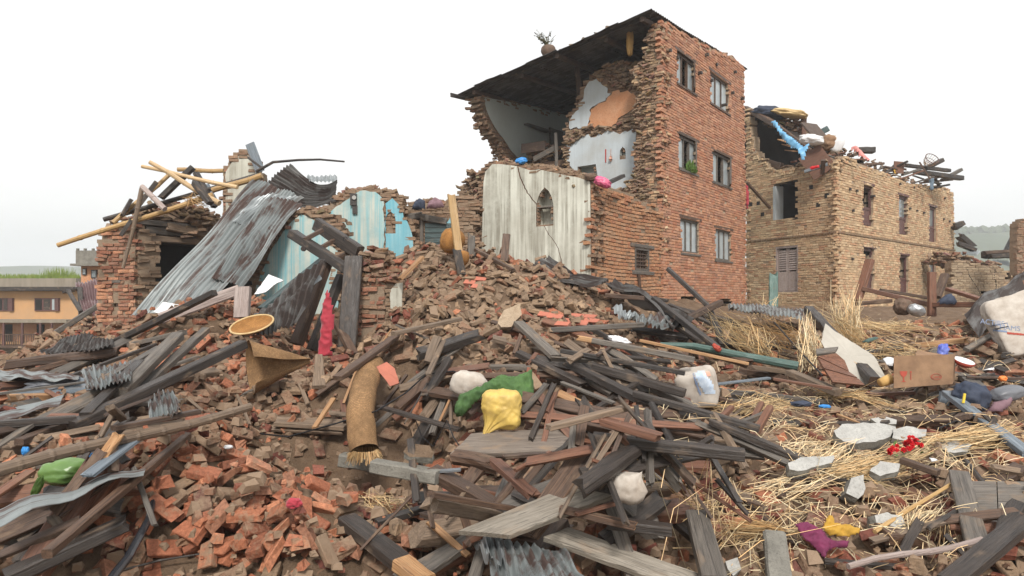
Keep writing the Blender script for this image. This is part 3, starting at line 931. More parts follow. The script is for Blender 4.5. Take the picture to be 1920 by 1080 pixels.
def frame_matrix(p0, p1, roll=0.0, up=Vector((0, 0, 1))):
    p0 = Vector(p0); p1 = Vector(p1)
    X = (p1 - p0).normalized()
    if abs(X.dot(up)) > 0.97: up = Vector((0, -1, 0))
    Yv = up.cross(X).normalized(); Z = X.cross(Yv)
    m = Matrix(((X.x, Yv.x, Z.x, p0.x), (X.y, Yv.y, Z.y, p0.y), (X.z, Yv.z, Z.z, p0.z), (0, 0, 0, 1)))
    return m @ Matrix.Rotation(roll, 4, 'X')

_seed = [1000]
def timber(name, label, p0, p1, w, h, mat, roll=0.0, cat='timber', ends=('cut', 'cut'), parent=None, group=None, end_mat=None, up=Vector((0, 0, 1)), **k):
    _seed[0] += 1
    L = (Vector(p1) - Vector(p0)).length
    v, f = beam_mesh(L, w, h, _seed[0], ends, **k)
    mats = [M[mat]]
    mi = [0] * len(f)
    if end_mat:
        mats.append(M[end_mat])
        if end_mat and ends[0] == 'broken':
            for q in range(len(f) - 16, len(f) - 8): mi[q] = 1
            for q in range(0, 8): mi[q] = 1
        if ends[1] == 'broken' or ends == ('cut', 'cut'):
            for q in range(len(f) - 8, len(f)): mi[q] = 1
    me = mesh_from(name, v, f, mats, mi)
    m = frame_matrix(p0, p1, roll, up)
    if parent is not None:
        return link(name, me, parent, matrix=Matrix.Translation(-base_of(parent)) @ m)
    o = link(name, me, None, matrix=m)
    return tag(o, label, cat, group)

def corrugated(corners, waves, amp=0.018, nv=10, bend=None, seed=0, rag_edge=0.0, crumple=0.02):
    """a sheet of corrugated iron: corners a,b (top edge), c,d (bottom edge, under b and a); ribs run from top to bottom"""
    r = random.Random(seed)
    a, b, c, d = [Vector(p) for p in corners]
    nrm = (b - a).cross(d - a).normalized()
    nu = waves * 6
    v, f = [], []
    sx = r.uniform(0, 50)
    for j in range(nv + 1):
        t = j / nv
        for i in range(nu + 1):
            s = i / nu
            p = (a * (1 - s) + b * s) * (1 - t) + (d * (1 - s) + c * s) * t
            o = amp * math.cos(2 * math.pi * waves * s)
            o += crumple * mnoise.noise(Vector((s * 3 + sx, t * 3, 1.7)))
            if bend: o += bend(s, t)
            if rag_edge and (j == nv or j == 0): p = p + (d - a).normalized() * r.uniform(-rag_edge, rag_edge)
            v.append(p + nrm * o)
    for j in range(nv):
        for i in range(nu):
            q = j * (nu + 1) + i
            f.append((q, q + 1, q + nu + 2, q + nu + 1))
    k = len(v); th = 0.004
    v += [p - nrm * th for p in v]
    f += [tuple(i + k for i in reversed(q)) for q in f]
    def edge(i, j_): f.append((i, j_, j_ + k, i + k))
    for i in range(nu):
        edge(i + 1, i); edge(nv * (nu + 1) + i, nv * (nu + 1) + i + 1)
    for j in range(nv):
        edge(j * (nu + 1), (j + 1) * (nu + 1)); edge((j + 1) * (nu + 1) + nu, j * (nu + 1) + nu)
    return v, f

def sheet_coords(me, nu, nv, W, L):
    a = me.attributes.new('sheetco', 'FLOAT_VECTOR', 'POINT')
    g = [(W * i / nu + 7.3 * W, L * j / nv, 0.0) for j in range(nv + 1) for i in range(nu + 1)]
    a.data.foreach_set('vector', np.asarray(g + g, dtype=np.float32).ravel())

def heap(parent, wf, poly, n, pals, seed=0, depth=0.35, name='broken_masonry', d0=-0.1, mud=0.55, size=1.0):
    """tumbled bricks and clay wedged together inside an outline on a wall: one mass of pieces too many to count"""
    r = random.Random(seed)
    s0 = min(p[0] for p in poly); s1 = max(p[0] for p in poly); z0 = min(p[1] for p in poly); z1 = max(p[1] for p in poly)
    items = []; t = 0
    while len(items) < n and t < n * 30:
        t += 1
        s, z = r.uniform(s0, s1), r.uniform(z0, z1)
        if not inpoly(s, z, poly): continue
        b = BV[r.choice(BY_PAL[r.choice(pals)])]
        p = wf.w(s, d0 + r.uniform(-depth, depth * .35), z)
        m = Matrix.Translation(p) @ Matrix.Rotation(math.atan2(wf.u.y, wf.u.x) + r.gauss(0, .5), 4, 'Z') @ Matrix.Rotation(r.gauss(0, .3), 4, 'Y') @ Matrix.Rotation(r.gauss(0, .3), 4, 'X')
        if size != 1.0: m = m @ Matrix.Scale(size, 4)
        items.append((b['v'], b['f'], m, (*[x * r.uniform(.8, 1.2) for x in b['col']], mud + r.uniform(-.12, .12))))
    vv, ff_, tt = join_transformed(items, '', None)
    return part(name, vv.tolist(), ff_, M['brick'], parent, tint=tt, kind='stuff')

def wf_along(wf, dn):
    """a parallel plane dn further out"""
    q = WF((0, 1), u=(1, 0)); q.o = wf.o + wf.n * dn; q.u = wf.u.copy(); q.n = wf.n.copy(); return q

ORANGE = [(0.60, 0.30, 0.175), (0.56, 0.26, 0.15), (0.64, 0.35, 0.22), (0.50, 0.22, 0.13), (0.58, 0.31, 0.20), (0.48, 0.25, 0.17)]
BUFFW = [(0.62, 0.445, 0.27), (0.57, 0.395, 0.24), (0.66, 0.49, 0.31), (0.52, 0.35, 0.21), (0.60, 0.40, 0.24), (0.55, 0.32, 0.19)]
BROWNW = [(0.33, 0.20, 0.125), (0.29, 0.175, 0.11), (0.37, 0.235, 0.15), (0.26, 0.15, 0.095), (0.38, 0.21, 0.13)]
REDW = [(0.40, 0.175, 0.105), (0.36, 0.15, 0.09), (0.44, 0.205, 0.13), (0.32, 0.14, 0.09), (0.42, 0.22, 0.15)]

# ================================================================ the tall torn-open house
A36 = math.radians(36.3)
TW0 = (3.61, 16.5)
uR = Vector((math.sin(A36), math.cos(A36), 0)); uL = Vector((-math.cos(A36), math.sin(A36), 0))
tower = thing('brick_house', 'tall orange brick house torn open on its left under a tilted iron roof', 'house', (3.61, 16.5, 1.0))
wr = WF(TW0, A36)
t_out = wr.poly([(1240, 36), (1258, 47), (1300, 72), (1340, 94), (1378, 108), (1394, 124), (1397, 300), (1399, 600), (1240, 640)])
t_out = [(max(0.0, a), z) for a, z in t_out]
TWIN = [  # the six windows, by photo corner columns and rows
 ((1269, 95, 1305, 118, 157, 176), 3, [1]), ((1332, 136, 1368, 154, 196, 212), 3, None),
 ((1273, 250, 1308, 268, 315, 329), 3, [1]), ((1336, 281, 1371, 298, 341, 353), 3, [1]),
 ((1277, 407, 1312, 416, 472, 480), 3, None), ((1341, 426, 1372, 434, 486, 493), 3, None)]
tw_rects = []
for (xa, ya, xb, yb, za, zb), pn, op in TWIN:
    p1, p2, p3, p4 = wr.q(xa, ya), wr.q(xb, yb), wr.q(xa, za), wr.q(xb, zb)
    tw_rects.append((p1[0], p2[0], (p3[1] + p4[1]) / 2, (p1[1] + p2[1]) / 2))
def rect(s0, s1, z0, z1): return [(s0, z0), (s1, z0), (s1, z1), (s0, z1)]
bas = []
for (xa, xb, ya, yb) in ((1277, 1306, 558, 572), (1349, 1372, 562, 574)):
    a, b, c = wr.q(xa, ya), wr.q(xb, ya), wr.q(xa, yb)
    bas.append((a[0], b[0], c[1] - .3, a[1]))
holes = [rect(*q) for q in tw_rects] + [rect(*q) for q in bas]
# bricks knocked out in places
brick_wall(tower, wr, t_out, ORANGE, holes, L=0.235, Hc=0.072, seed=3, n_ind=300, mud=0.31, miss=0.008, mortar='mortar_light', thick=.34, core_in=.14, joint=.009)
FR = ['wood_brown', 'wood_brown', 'wood_grey', 'wood_grey', 'wood_grey', 'wood_grey']
for (q, ((_), pn, op), fr) in zip(tw_rects, TWIN, FR):
    w_ = window(tower, wr, q[0] + .01, q[1] - .01, q[2] + .01, q[3] - .01, 3, fr, 'glass_dusty', 0.05, 0.06, op)
    wood_box_part('lintel', tower, wr, q[0] - .12, q[1] + .12, -.12, .012, q[3], q[3] + .075, 'wood_brown')
    if op is not None:
        # a casement swung outwards
        mb = MB(); W = (q[1] - q[0]) / 3
        hs = q[1] - .05
        for (a0, a1, z0, z1) in ((0, .05, q[2] + .06, q[3] - .06), (W - .05, W, q[2] + .06, q[3] - .06), (.05, W - .05, q[3] - .11, q[3] - .06), (.05, W - .05, q[2] + .06, q[2] + .11)):
            for_c = []
            for dz in (z0, z1):
                for (aa, tt_) in ((a0, 0), (a1, 0), (a1, .035), (a0, .035)):
                    for_c.append(wr.w(hs - .93 * aa + tt_ * .3, -.035 + .36 * aa + tt_, dz))
            mb.hexa(for_c)
        mb.part('casement', M[fr], w_)
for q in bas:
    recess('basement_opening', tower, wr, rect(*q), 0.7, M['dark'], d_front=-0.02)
# joist ends sticking out of the wall
for (px, py) in ((1251, 96), (1269, 109), (1309, 138), (1322, 104), (1342, 122), (1332, 152), (1371, 175), (1389, 186), (1359, 197), (1376, 136)):
    s_, z_ = wr.q(px, py)
    if 0.05 < s_ < 6.3:
        timber('joist_end', None, wr.w(s_, -.15, z_), wr.w(s_, random.uniform(.05, .12), z_ + .01), .08, .075, 'wood_dark', parent=tower)
# standing stump of the front wall
wfr = WF(TW0, u=(uL.x, uL.y))
st = wfr.poly([(1241, 36), (1222, 46), (1212, 75), (1206, 100), (1196, 122), (1180, 128), (1196, 165), (1190, 200), (1198, 240), (1186, 285), (1192, 320), (1176, 350), (1150, 362), (1142, 420), (1239, 470)])
st = [(max(0.02, a), z) for a, z in st]
brick_wall(tower, wfr, rag(st, .12, .05, 4), BROWNW + BUFFW, L=0.15, Hc=0.066, D=.12, seed=5, n_ind=0, miss=0.03, jit=.014, ragged=.9, mud=.46, thick=.42, teeth=True)
heap(tower, wfr, wfr.poly([(1228, 60), (1214, 70), (1200, 130), (1190, 200), (1194, 300), (1170, 352), (1120, 352), (1128, 372), (1205, 390), (1222, 350), (1226, 200)]), 620, ['buff', 'brown', 'buff'], 7, .2, d0=-.02, size=.8)
# inner cross wall with pale and orange plaster
wi = WF(tuple((Vector((*TW0, 0)) + uR * 0.75).xy), u=(uL.x, uL.y))
iw = wi.poly([(1054, 352), (1062, 300), (1058, 268), (1064, 215), (1080, 200), (1092, 165), (1108, 145), (1130, 128), (1160, 118), (1180, 125), (1212, 110), (1222, 200), (1222, 420), (1080, 420)])
niche = arch(*[f(wi.q(1163, 300)[0], wi.q(1174, 300)[0]) for f in (min, max)], wi.q(1168, 299)[1], wi.q(1168, 285)[1], wi.q(1168, 277)[1])
dwin = wi.poly([(1084, 332), (1122, 336), (1118, 308), (1084, 313)])
brick_wall(tower, wi, rag(iw, .14, .06, 2), BROWNW + BUFFW[:3], [niche, dwin], L=0.22, Hc=0.07, seed=8, n_ind=0, miss=.02, ragged=1.0, mud=.5, jit=.012, teeth=True)
heap(tower, wi, wi.poly([(1100, 152), (1130, 126), (1160, 116), (1200, 120), (1212, 165), (1200, 240), (1196, 172), (1160, 166), (1135, 160), (1118, 143)]), 150, ['buff', 'brown'], 9, .15, d0=.05)
heap(tower, wi, wi.poly([(1062, 255), (1100, 236), (1150, 238), (1196, 215), (1200, 246), (1150, 246), (1098, 252), (1068, 272), (1060, 330), (1054, 345)]), 120, ['buff', 'brown'], 10, .1, d0=.03)
lower = wi.poly([(1058, 352), (1062, 326), (1076, 318), (1064, 302), (1068, 282), (1064, 268), (1082, 262), (1098, 254), (1120, 256), (1136, 247), (1166, 250), (1192, 244), (1196, 300), (1194, 365), (1058, 380)])
plaster('plaster', tower, wi, rag(lower, .07, .045, 3), [niche, dwin], M['plaster_pale'], .004, .03, label='pale blue grey plaster of the lower torn room')
upper = wi.poly([(1068, 240), (1072, 222), (1086, 200), (1096, 172), (1104, 156), (1119, 148), (1138, 164), (1146, 176), (1128, 192), (1108, 204), (1106, 222), (1102, 238)])
plaster('plaster', tower, wi, rag(upper, .07, .05, 5), [], M['plaster_pale'], .004, .03)
orng = wi.poly([(1104, 240), (1109, 206), (1130, 193), (1148, 178), (1162, 168), (1192, 180), (1195, 204), (1178, 212), (1166, 218), (1156, 232), (1130, 242)])
plaster('plaster', tower, wi, rag(orng, .07, .05, 6), [], M['plaster_orange'], .004, .034, label='patch of orange clay plaster on the torn inner wall')
recess('niche', tower, wi, niche, .14, M['plaster_room'], .03)
recess('wall_opening', tower, wi, dwin, .35, M['plaster_room'], .03)
q0 = wi.q(1137, 305); q1 = wi.q(1139, 280)
M['red_paint'] = mat_plain('red_paint', (0.45, 0.05, 0.04), (0.3, 0.04, 0.03), .6)
M['pinkish'] = mat_plain('pink_skin_paper', (0.6, 0.35, 0.27), (0.55, 0.3, 0.22), .7)
mb = MB(); wi.box(mb, q0[0] - .012, q0[0] + .012, .03, .05, q0[1], q1[1]); mb.part('red_strip', M['red_paint'], tower)
mb = MB(); a = wi.q(1147, 299); mb.tube([wi.w(a[0], .05, a[1] + .28), wi.w(a[0], .05, a[1] + .06)], .006, 5); mb.tube([wi.w(a[0], .06, a[1] + .08), wi.w(a[0], .07, a[1]), wi.w(a[0], .06, a[1] - .06)], [.03, .055, .02], 7); mb.part('hanging_charm', M['pinkish'], tower)
# left wall of the torn room, ragged end towards the street
wl_ = WF(tuple((Vector((*TW0, 0)) + uL * 5.45).xy), A36)
lw = wl_.poly([(899, 178), (903, 205), (914, 232), (926, 252), (937, 264), (944, 282), (952, 303), (985, 320), (1120, 320), (1120, 150), (1000, 150)])
roofz = lambda t, s: 8.46 + .07 * (s + .6) - .16 * t
lw = [(a, min(z, roofz(5.45, a) - .06)) for a, z in lw]
brick_wall(tower, wl_, rag(lw, .16, .04, 21, skip=(7, 8, 9, 10)), BROWNW, [], L=0.22, Hc=0.075, seed=12, n_ind=0, miss=.01, ragged=1.0, mud=.5, jit=.012, thick=.36, teeth=True)
lp = wl_.poly([(904, 182), (914, 215), (927, 240), (941, 258), (955, 280), (972, 300), (1120, 312), (1120, 150), (1000, 150)])
lp = [(a, min(z, roofz(5.45, a) - .08)) for a, z in lp]
plaster('plaster', tower, wl_, rag(lp, .14, .02, 8, skip=(5, 6, 7, 8)), [], M['plaster_room'], .004, .03)
# back wall and right inner side close the room
wb = WF(tuple((Vector((*TW0, 0)) + uR * 6.3).xy), u=(uL.x, uL.y))
mb = MB(); wb.box(mb, .45, 5.8, -.3, 0, .6, 7.9); mb.part('back_wall', M['plaster_room'], tower)
mb = MB(); wr.box(mb, .4, 5.9, -.42, -.36, 1.0, 8.2); mb.part('inner_lining', M['mortar_dark'], tower)
# floor of the torn storey, with its joists
zf = 5.62
def tp(t, s, z): v = Vector((*TW0, 0)) + uL * t + uR * s; v.z = z; return v
mb = MB()
mb.hexa([tp(.4, 1.1, zf - .16), tp(5.4, 1.3, zf - .16), tp(5.4, 6.28, zf - .16), tp(.4, 6.28, zf - .16), tp(.4, 1.1, zf), tp(5.4, 1.3, zf), tp(5.4, 6.28, zf), tp(.4, 6.28, zf)])
mb.part('floor', M['mortar_dark'], tower)
for k, t_ in enumerate((3.0, 3.5, 4.0, 4.5, 5.0)):
    timber('floor_joist', None, tp(t_, .95 + .12 * (k % 2), zf - .23), tp(t_, 6.2, zf - .23), .1, .12, 'wood_brown', parent=tower)
wfl = WF(tuple((Vector((*TW0, 0)) + uR * 1.15).xy), u=(uL.x, uL.y))
heap(tower, wfl, wfl.poly([(980, 292), (985, 272), (1005, 262), (1030, 270), (1045, 268), (1048, 280), (1010, 300), (985, 304)]), 60, ['buff', 'orange'], 15, .3, d0=-.3, name='broken_floor_edge')
timber('board', None, *[wfl.w(*(lambda q: (q[0], .1, q[1]))(wfl.q(x, y))) for x, y in ((982, 280), (1026, 274))], .05, .28, 'wood_brown', parent=tower)
timber('board', None, *[wfl.w(*(lambda q: (q[0], .12, q[1]))(wfl.q(x, y))) for x, y in ((1005, 300), (1050, 276))], .04, .16, 'wood_grey', parent=tower)
timber('post', None, *[wfl.w(*(lambda q: (q[0], .2, q[1]))(wfl.q(x, y))) for x, y in ((1051, 322), (1049, 252))], .09, .09, 'wood_grey', parent=tower)
timber('post', None, *[wi.w(*(lambda q: (q[0], -.3, q[1]))(wi.q(x, y, -.3))) for x, y in ((1087, 178), (1080, 112))], .14, .14, 'wood_brown', parent=tower)
timber('shelf', None, wl_.w(1.9, .02, wl_.q(1000, 240)[1]), wl_.w(3.1, .12, wl_.q(1000, 240)[1] - .02), .35, .04, 'wood_grey', parent=tower)
mb = MB(); wl_.box(mb, 3.3, 4.1, .03, .1, zf, zf + 1.6); wl_.box(mb, 3.36, 4.04, .1, .12, zf + .7, zf + 1.5); mb.part('inner_door', M['wood_grey'], tower)
# iron roof: separate corrugated sheets on rafters
for k in range(7):
    t0, t1 = .02 + k * .88, .02 + (k + 1) * .88 + .08
    t1 = min(t1, 6.05)
    for (s0, s1) in ((-.62 + random.uniform(-.06, .08), 3.1), (2.95, 6.7)):
        dz = .012 * (k % 2) + (.02 if s0 > 0 else 0)
        v, f = corrugated([tp(t0, s1, roofz(t0, s1) + dz), tp(t0, s0, roofz(t0, s0) + dz), tp(t1, s0, roofz(t1, s0) + dz), tp(t1, s1, roofz(t1, s1) + dz)], 28, .016, 4, seed=k, crumple=.03)
        sheet_coords(part('roof_sheet', v, f, M['iron_dark'], tower).data, 28 * 6, 4, 2.0, 1.0)
for k, t_ in enumerate((.3, 1.4, 2.7, 4.0, 5.5)):
    timber('rafter', None, tp(t_, -.45 + .25 * (k % 2), roofz(t_, -.4) - .10), tp(t_, 6.4, roofz(t_, 6.4) - .12), .11, .12, 'wood_brown', parent=tower)
for s_ in (-.3, 1.5, 3.2):
    timber('purlin', None, tp(.15, s_, roofz(.15, s_) - .05), tp(5.95, s_, roofz(5.95, s_) - .05), .06, .05, 'wood_dark', parent=tower)
timber('barge_board', None, tp(6.1, -.75, roofz(6.1, -.7) - .03), tp(6.02, 2.5, roofz(6.02, 2.5) - .03), .04, .12, 'wood_dark', parent=tower)
# broken coping bricks on top of the wall
heap(tower, wr, wr.poly([(1252, 46), (1300, 68), (1340, 90), (1380, 104), (1394, 122), (1394, 134), (1375, 118), (1335, 106), (1290, 78), (1252, 54)]), 130, ['buff', 'brown', 'orange'], 22, .2, d0=-.15, name='broken_coping')
# loose stones keep the sheets down, a potted plant stands on the roof
for k, (px, py, sz) in enumerate(((1148, 30, .2), (1125, 44, .16), (1100, 58, .18), (1080, 66, .14), (1010, 98, .16), (985, 112, .12), (980, 116, .13), (1062, 75, .12), (1045, 82, .12))):
    t_ = (1220 - px) / 355 * 5.85; s_ = -.35
    p = tp(t_, s_, roofz(t_, s_) + sz * .32)
    b = BV[8 + k % 4]
    m = Matrix.Translation(p) @ Matrix.Rotation(k * .9, 4, 'Z') @ Matrix.Rotation(.2, 4, 'X') @ Matrix.Scale(sz * 6, 4)
    part('roof_stone', (b['v'] @ np.array(m)[:3, :3].T + np.array(m)[:3, 3]).tolist(), b['f'], M['brick'], tower, tint=np.tile((.2, .18, .14, .5), (len(b['v']), 1)))

# ================================================================ grey plastered annex in front of the tall house
annex = thing('annex_house', 'broken annex with streaked grey plaster wall and arched niche beside the tall house', 'house', (1.58, 13.5, 1.0))
wx = WF((1.58, 13.5), u=(2.03, 3.0))           # its brick side
wg = WF((1.58, 13.5), u=(uL.x, uL.y))          # its plastered face
xo = wx.poly([(1110, 338), (1128, 344), (1150, 352), (1175, 362), (1195, 372), (1207, 386), (1222, 380), (1242, 400), (1243, 640), (1110, 640)])
gw = tuple(wx.poly([(1181, 458), (1222, 462), (1222, 512), (1181, 506)]))
gs0, gs1, gz0, gz1 = wx.q(1190, 470)[0], wx.q(1216, 470)[0], (wx.q(1192, 505)[1] + wx.q(1215, 510)[1]) / 2, (wx.q(1192, 464)[1] + wx.q(1215, 468)[1]) / 2
sag = lambda s, z: -0.05 * math.sin(min(1, max(0, s / 3.2)) * math.pi)
brick_wall(annex, wx, rag(xo, .15, .03, 31, skip=(7, 8, 9)), [(0.56, 0.29, 0.155), (0.52, 0.255, 0.135), (0.60, 0.33, 0.19), (0.48, 0.22, 0.12), (0.50, 0.29, 0.17)],
           [rect(gs0, gs1, gz0, gz1)], L=0.24, Hc=0.078, seed=17, n_ind=300, mud=.33, miss=.01, jit=.009, ragged=1.0, joint=.016, sag=sag, core_in=.14)
# lattice window
mb = MB()
wx.box(mb, gs0, gs1, -.1, .018, gz0 - .002, gz0 + .04); wx.box(mb, gs0, gs1, -.1, .018, gz1 - .04, gz1 + .002)
wx.box(mb, gs0, gs0 + .05, -.1, .02, gz0, gz1); wx.box(mb, gs1 - .05, gs1, -.1, .02, gz0, gz1)
lat = mb.part('window', M['wood_grey'], annex)
for k in range(5):
    a = gs0 + .05 + (gs1 - gs0 - .1) * (k + .5) / 5
    mb = MB(); wx.box(mb, a - .016, a + .016, -.07, -.03, gz0, gz1); mb.part('slat', M['wood_brown'], lat)
for k in range(6):
    z = gz0 + (gz1 - gz0) * (k + .5) / 6
    mb = MB(); wx.box(mb, gs0 + .05, gs1 - .05, -.055, -.02, z - .014, z + .014); mb.part('slat', M['wood_brown'], lat)
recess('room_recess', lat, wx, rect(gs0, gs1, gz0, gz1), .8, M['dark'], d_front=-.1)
timber('lintel', None, wx.w(gs0 - .25, -.03, gz1 + .05), wx.w(gs1 + .27, -.03, gz1 + .05), .13, .085, 'wood_grey', parent=annex)
timber('sill', None, wx.w(gs0 - .16, -.03, gz0 - .05), wx.w(gs1 + .27, -.03, gz0 - .05), .13, .085, 'wood_grey', parent=annex)
timber('prop', None, wx.w(gs0 + .2, .05, gz0 - .5), wx.w(gs0 + .12, .05, gz0 - .1), .06, .05, 'wood_brown', parent=annex)
heap(annex, wx, wx.poly([(1116, 336), (1150, 346), (1200, 368), (1215, 392), (1200, 388), (1150, 366), (1112, 348)]), 80, ['brown', 'buff'], 33, .25, d0=-.2)
# plastered face
go = wg.poly([(1112, 338), (1085, 330), (1050, 318), (1015, 312), (975, 308), (940, 302), (922, 303), (905, 312), (898, 345), (903, 400), (900, 470), (905, 560), (1112, 640)])
go = [(max(.02, a), z) for a, z in go]
an = arch(*sorted((wg.q(1007, 400)[0], wg.q(1039, 400)[0])), wg.q(1023, 424)[1], wg.q(1023, 388)[1], wg.q(1023, 354)[1])
brick_wall(annex, wg, rag(go, .15, .04, 34, skip=(9, 10, 11)), BROWNW, [an], L=.2, Hc=.072, seed=35, n_ind=0, mud=.52, ragged=.7, jit=.012, thick=.45, teeth=True)
gp = wg.poly([(1108, 341), (1085, 333), (1066, 330), (1040, 324), (1012, 318), (996, 320), (968, 311), (940, 308), (925, 308), (912, 322), (908, 345), (906, 420), (905, 470), (910, 560), (1110, 640)])
# the crack splits the plaster in two sheets
crack1 = [(972, 312), (976, 330), (984, 348), (990, 362), (998, 372), (1008, 384)]
crack2 = [(1022, 424), (1030, 440), (1040, 452), (1046, 462), (1054, 486), (1060, 520), (1062, 600)]
c1 = wg.poly(crack1); c2 = wg.poly(crack2)
jag = lambda pts, sd: rag(pts, .05, .012, sd, skip=(len(pts) - 1,))
c1 = jag(c1, 41); c2 = jag(c2, 42)
right_part = gp[:7] + [(a + (-.012 if False else 0), z) for a, z in c1]
# build: left of the crack and right of the crack, with the arch cut where it lies
ar = an
top_i = [p for p in ar]
sC = (min(p[0] for p in ar) + max(p[0] for p in ar)) / 2
def inset(lst, ds): return [(a + ds, z) for a, z in lst]
arch_left = [p for p in ar if p[0] >= sC - 1e-6]      # larger s lies further left in the picture
arch_right = [p for p in ar if p[0] <= sC + 1e-6]
al = sorted(arch_left, key=lambda p: -p[1]); arr = sorted(arch_right, key=lambda p: -p[1])
al_low = [p for p in al if p[1] <= c1[-1][1]]
# right sheet: top edge, down crack1, round the arch top and right side, down crack2, bottom
al_hi = sorted([p for p in al if p[1] > c1[-1][1]], key=lambda p: p[1])
rs = gp[:7] + inset(c1, -.014) + al_hi + arr + inset(c2, -.006) + [gp[-1]]
ls = inset(c1, .012)[::-1] + gp[7:-1] + inset(c2[::-1], .006) + al_low[::-1]
for nm, pl, sd in (('plaster', rs, 1), ('plaster', ls, 2)):
    v, f, mi = sheet(wg, pl, [], .004, .028 if sd == 1 else .036)
    part(nm, v, f, [M['plaster_grey'], M['mortar_dark']], annex, mat_idx=mi)
recess('niche', annex, wg, an, .24, M['plaster_grey'], .03)
zz = wg.q(1023, 388)[1]; a0, a1 = min(p[0] for p in an), max(p[0] for p in an)
timber('niche_shelf', None, wg.w(a0 + .0, -.08, zz), wg.w(a1, -.08, zz), .2, .03, 'wood_grey', parent=annex)
heap(annex, wg, wg.poly([(1105, 333), (1050, 314), (975, 303), (925, 297), (902, 310), (905, 322), (930, 308), (980, 314), (1050, 326), (1105, 343)]), 150, ['buff', 'brown'], 36, .3, d0=-.22, size=.9)
# thick broken end, and the small wall piece behind it
we = WF(tuple(wg.w(wg.q(900, 400)[0], 0, 0).xy), A36)
heap(annex, wg_e := wf_along(wg, -.35), wg_e.poly([(902, 312), (882, 322), (868, 345), (864, 372), (880, 380), (884, 400), (888, 440), (890, 480), (906, 480), (904, 400)]), 160, ['buff', 'brown'], 37, .25, d0=0)
wk = wf_along(wg, -.9)
ko = wk.poly([(905, 320), (880, 330), (866, 352), (856, 372), (853, 420), (853, 520), (905, 520)])
brick_wall(annex, wk, rag(ko, .14, .05, 38), BROWNW, L=.22, Hc=.075, seed=39, n_ind=0, mud=.55, ragged=1.5)
plaster('plaster', annex, wk, wk.poly([(889, 366), (872, 366), (857, 372), (855, 430), (856, 500), (889, 500)]), [], M['plaster_grey'])

# ================================================================ the beige house
beige = thing('beige_brick_house', 'beige brick corner house with debris-strewn roof right of the tall house', 'house', (10.39, 21.8, 1.0))
bR = WF((10.39, 21.8), math.radians(47)); bL = WF((10.39, 21.8), u=(-.39, .92))
bo = bR.poly([(1570, 302), (1592, 296), (1625, 314), (1660, 326), (1700, 342), (1738, 350), (1772, 350), (1788, 362), (1789, 470), (1790, 600), (1570, 620)])
bo = [(max(0, a), z) for a, z in bo]
BW = [(1618, 343, 1638, 350, 420, 424), (1685, 365, 1703, 370, 437, 440), (1742, 385, 1756, 390, 452, 454),
      (1620, 462, 1640, 468, 545, 543), (1687, 477, 1704, 480, 556, 554), (1743, 490, 1756, 492, 548, 547)]
bw_r = []
for xa, ya, xb, yb, za, zb in BW:
    p1, p2, p3, p4 = bR.q(xa, ya), bR.q(xb, yb), bR.q(xa, za), bR.q(xb, zb)
    bw_r.append((p1[0], p2[0], (p3[1] + p4[1]) / 2, (p1[1] + p2[1]) / 2))
zband = bR.q(1570, 435)[1]
brick_wall(beige, bR, rag(bo, .3, .06, 50, skip=(7, 8, 9, 10)), [tuple(min(.8, x * 1.15) for x in c) for c in BUFFW], [rect(*q) for q in bw_r], L=.26, Hc=.082, seed=51, n_ind=150, mud=.30, miss=.012, ragged=1.0, jit=.009, mortar='mortar_light', core_in=.14)
for k, q in enumerate(bw_r):
    window(beige, bR, q[0] + .01, q[1] - .01, q[2] + .01, q[3] - .01, 1, 'wood_maroon', 'glass', .08, .09, [0] if k in (0, 3, 4) else None,
           transom=q[2] + (q[3] - q[2]) * .42, lower='wood_maroon', ledge=False)
    wood_box_part('lintel', beige, bR, q[0] - .1, q[1] + .1, -.1, .01, q[3], q[3] + .08, 'wood_maroon')
lo = bL.poly([(1398, 200), (1404, 240), (1414, 282), (1432, 306), (1452, 318), (1500, 312), (1550, 304), (1569, 306), (1569, 620), (1398, 620)])
lo = [(max(0.12, a), z) for a, z in lo]
dop = bL.poly([(1449, 413), (1496, 410), (1496, 338), (1449, 345)])
lw_ = bL.poly([(1453, 550), (1498, 549), (1498, 457), (1453, 463)])
lrect = (min(p[0] for p in lw_), max(p[0] for p in lw_), (lw_[0][1] + lw_[1][1]) / 2, (lw_[2][1] + lw_[3][1]) / 2)
brick_wall(beige, bL, rag(lo, .2, .05, 52, skip=(7, 8, 9)), [tuple(min(.8, x * 1.12) for x in c) for c in BUFFW], [dop, rect(*lrect)], L=.25, Hc=.08, seed=53, n_ind=150, mud=.27, miss=.012, ragged=1.0, jit=.01, mortar='mortar_light')
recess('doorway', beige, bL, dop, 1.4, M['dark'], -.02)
mb = MB(); s_hi = max(p[0] for p in dop); bL.box(mb, s_hi - .14, s_hi - .02, -.35, .012, dop[0][1], dop[2][1] - .05); mb.part('door_reveal', M['plaster_pale'], beige)
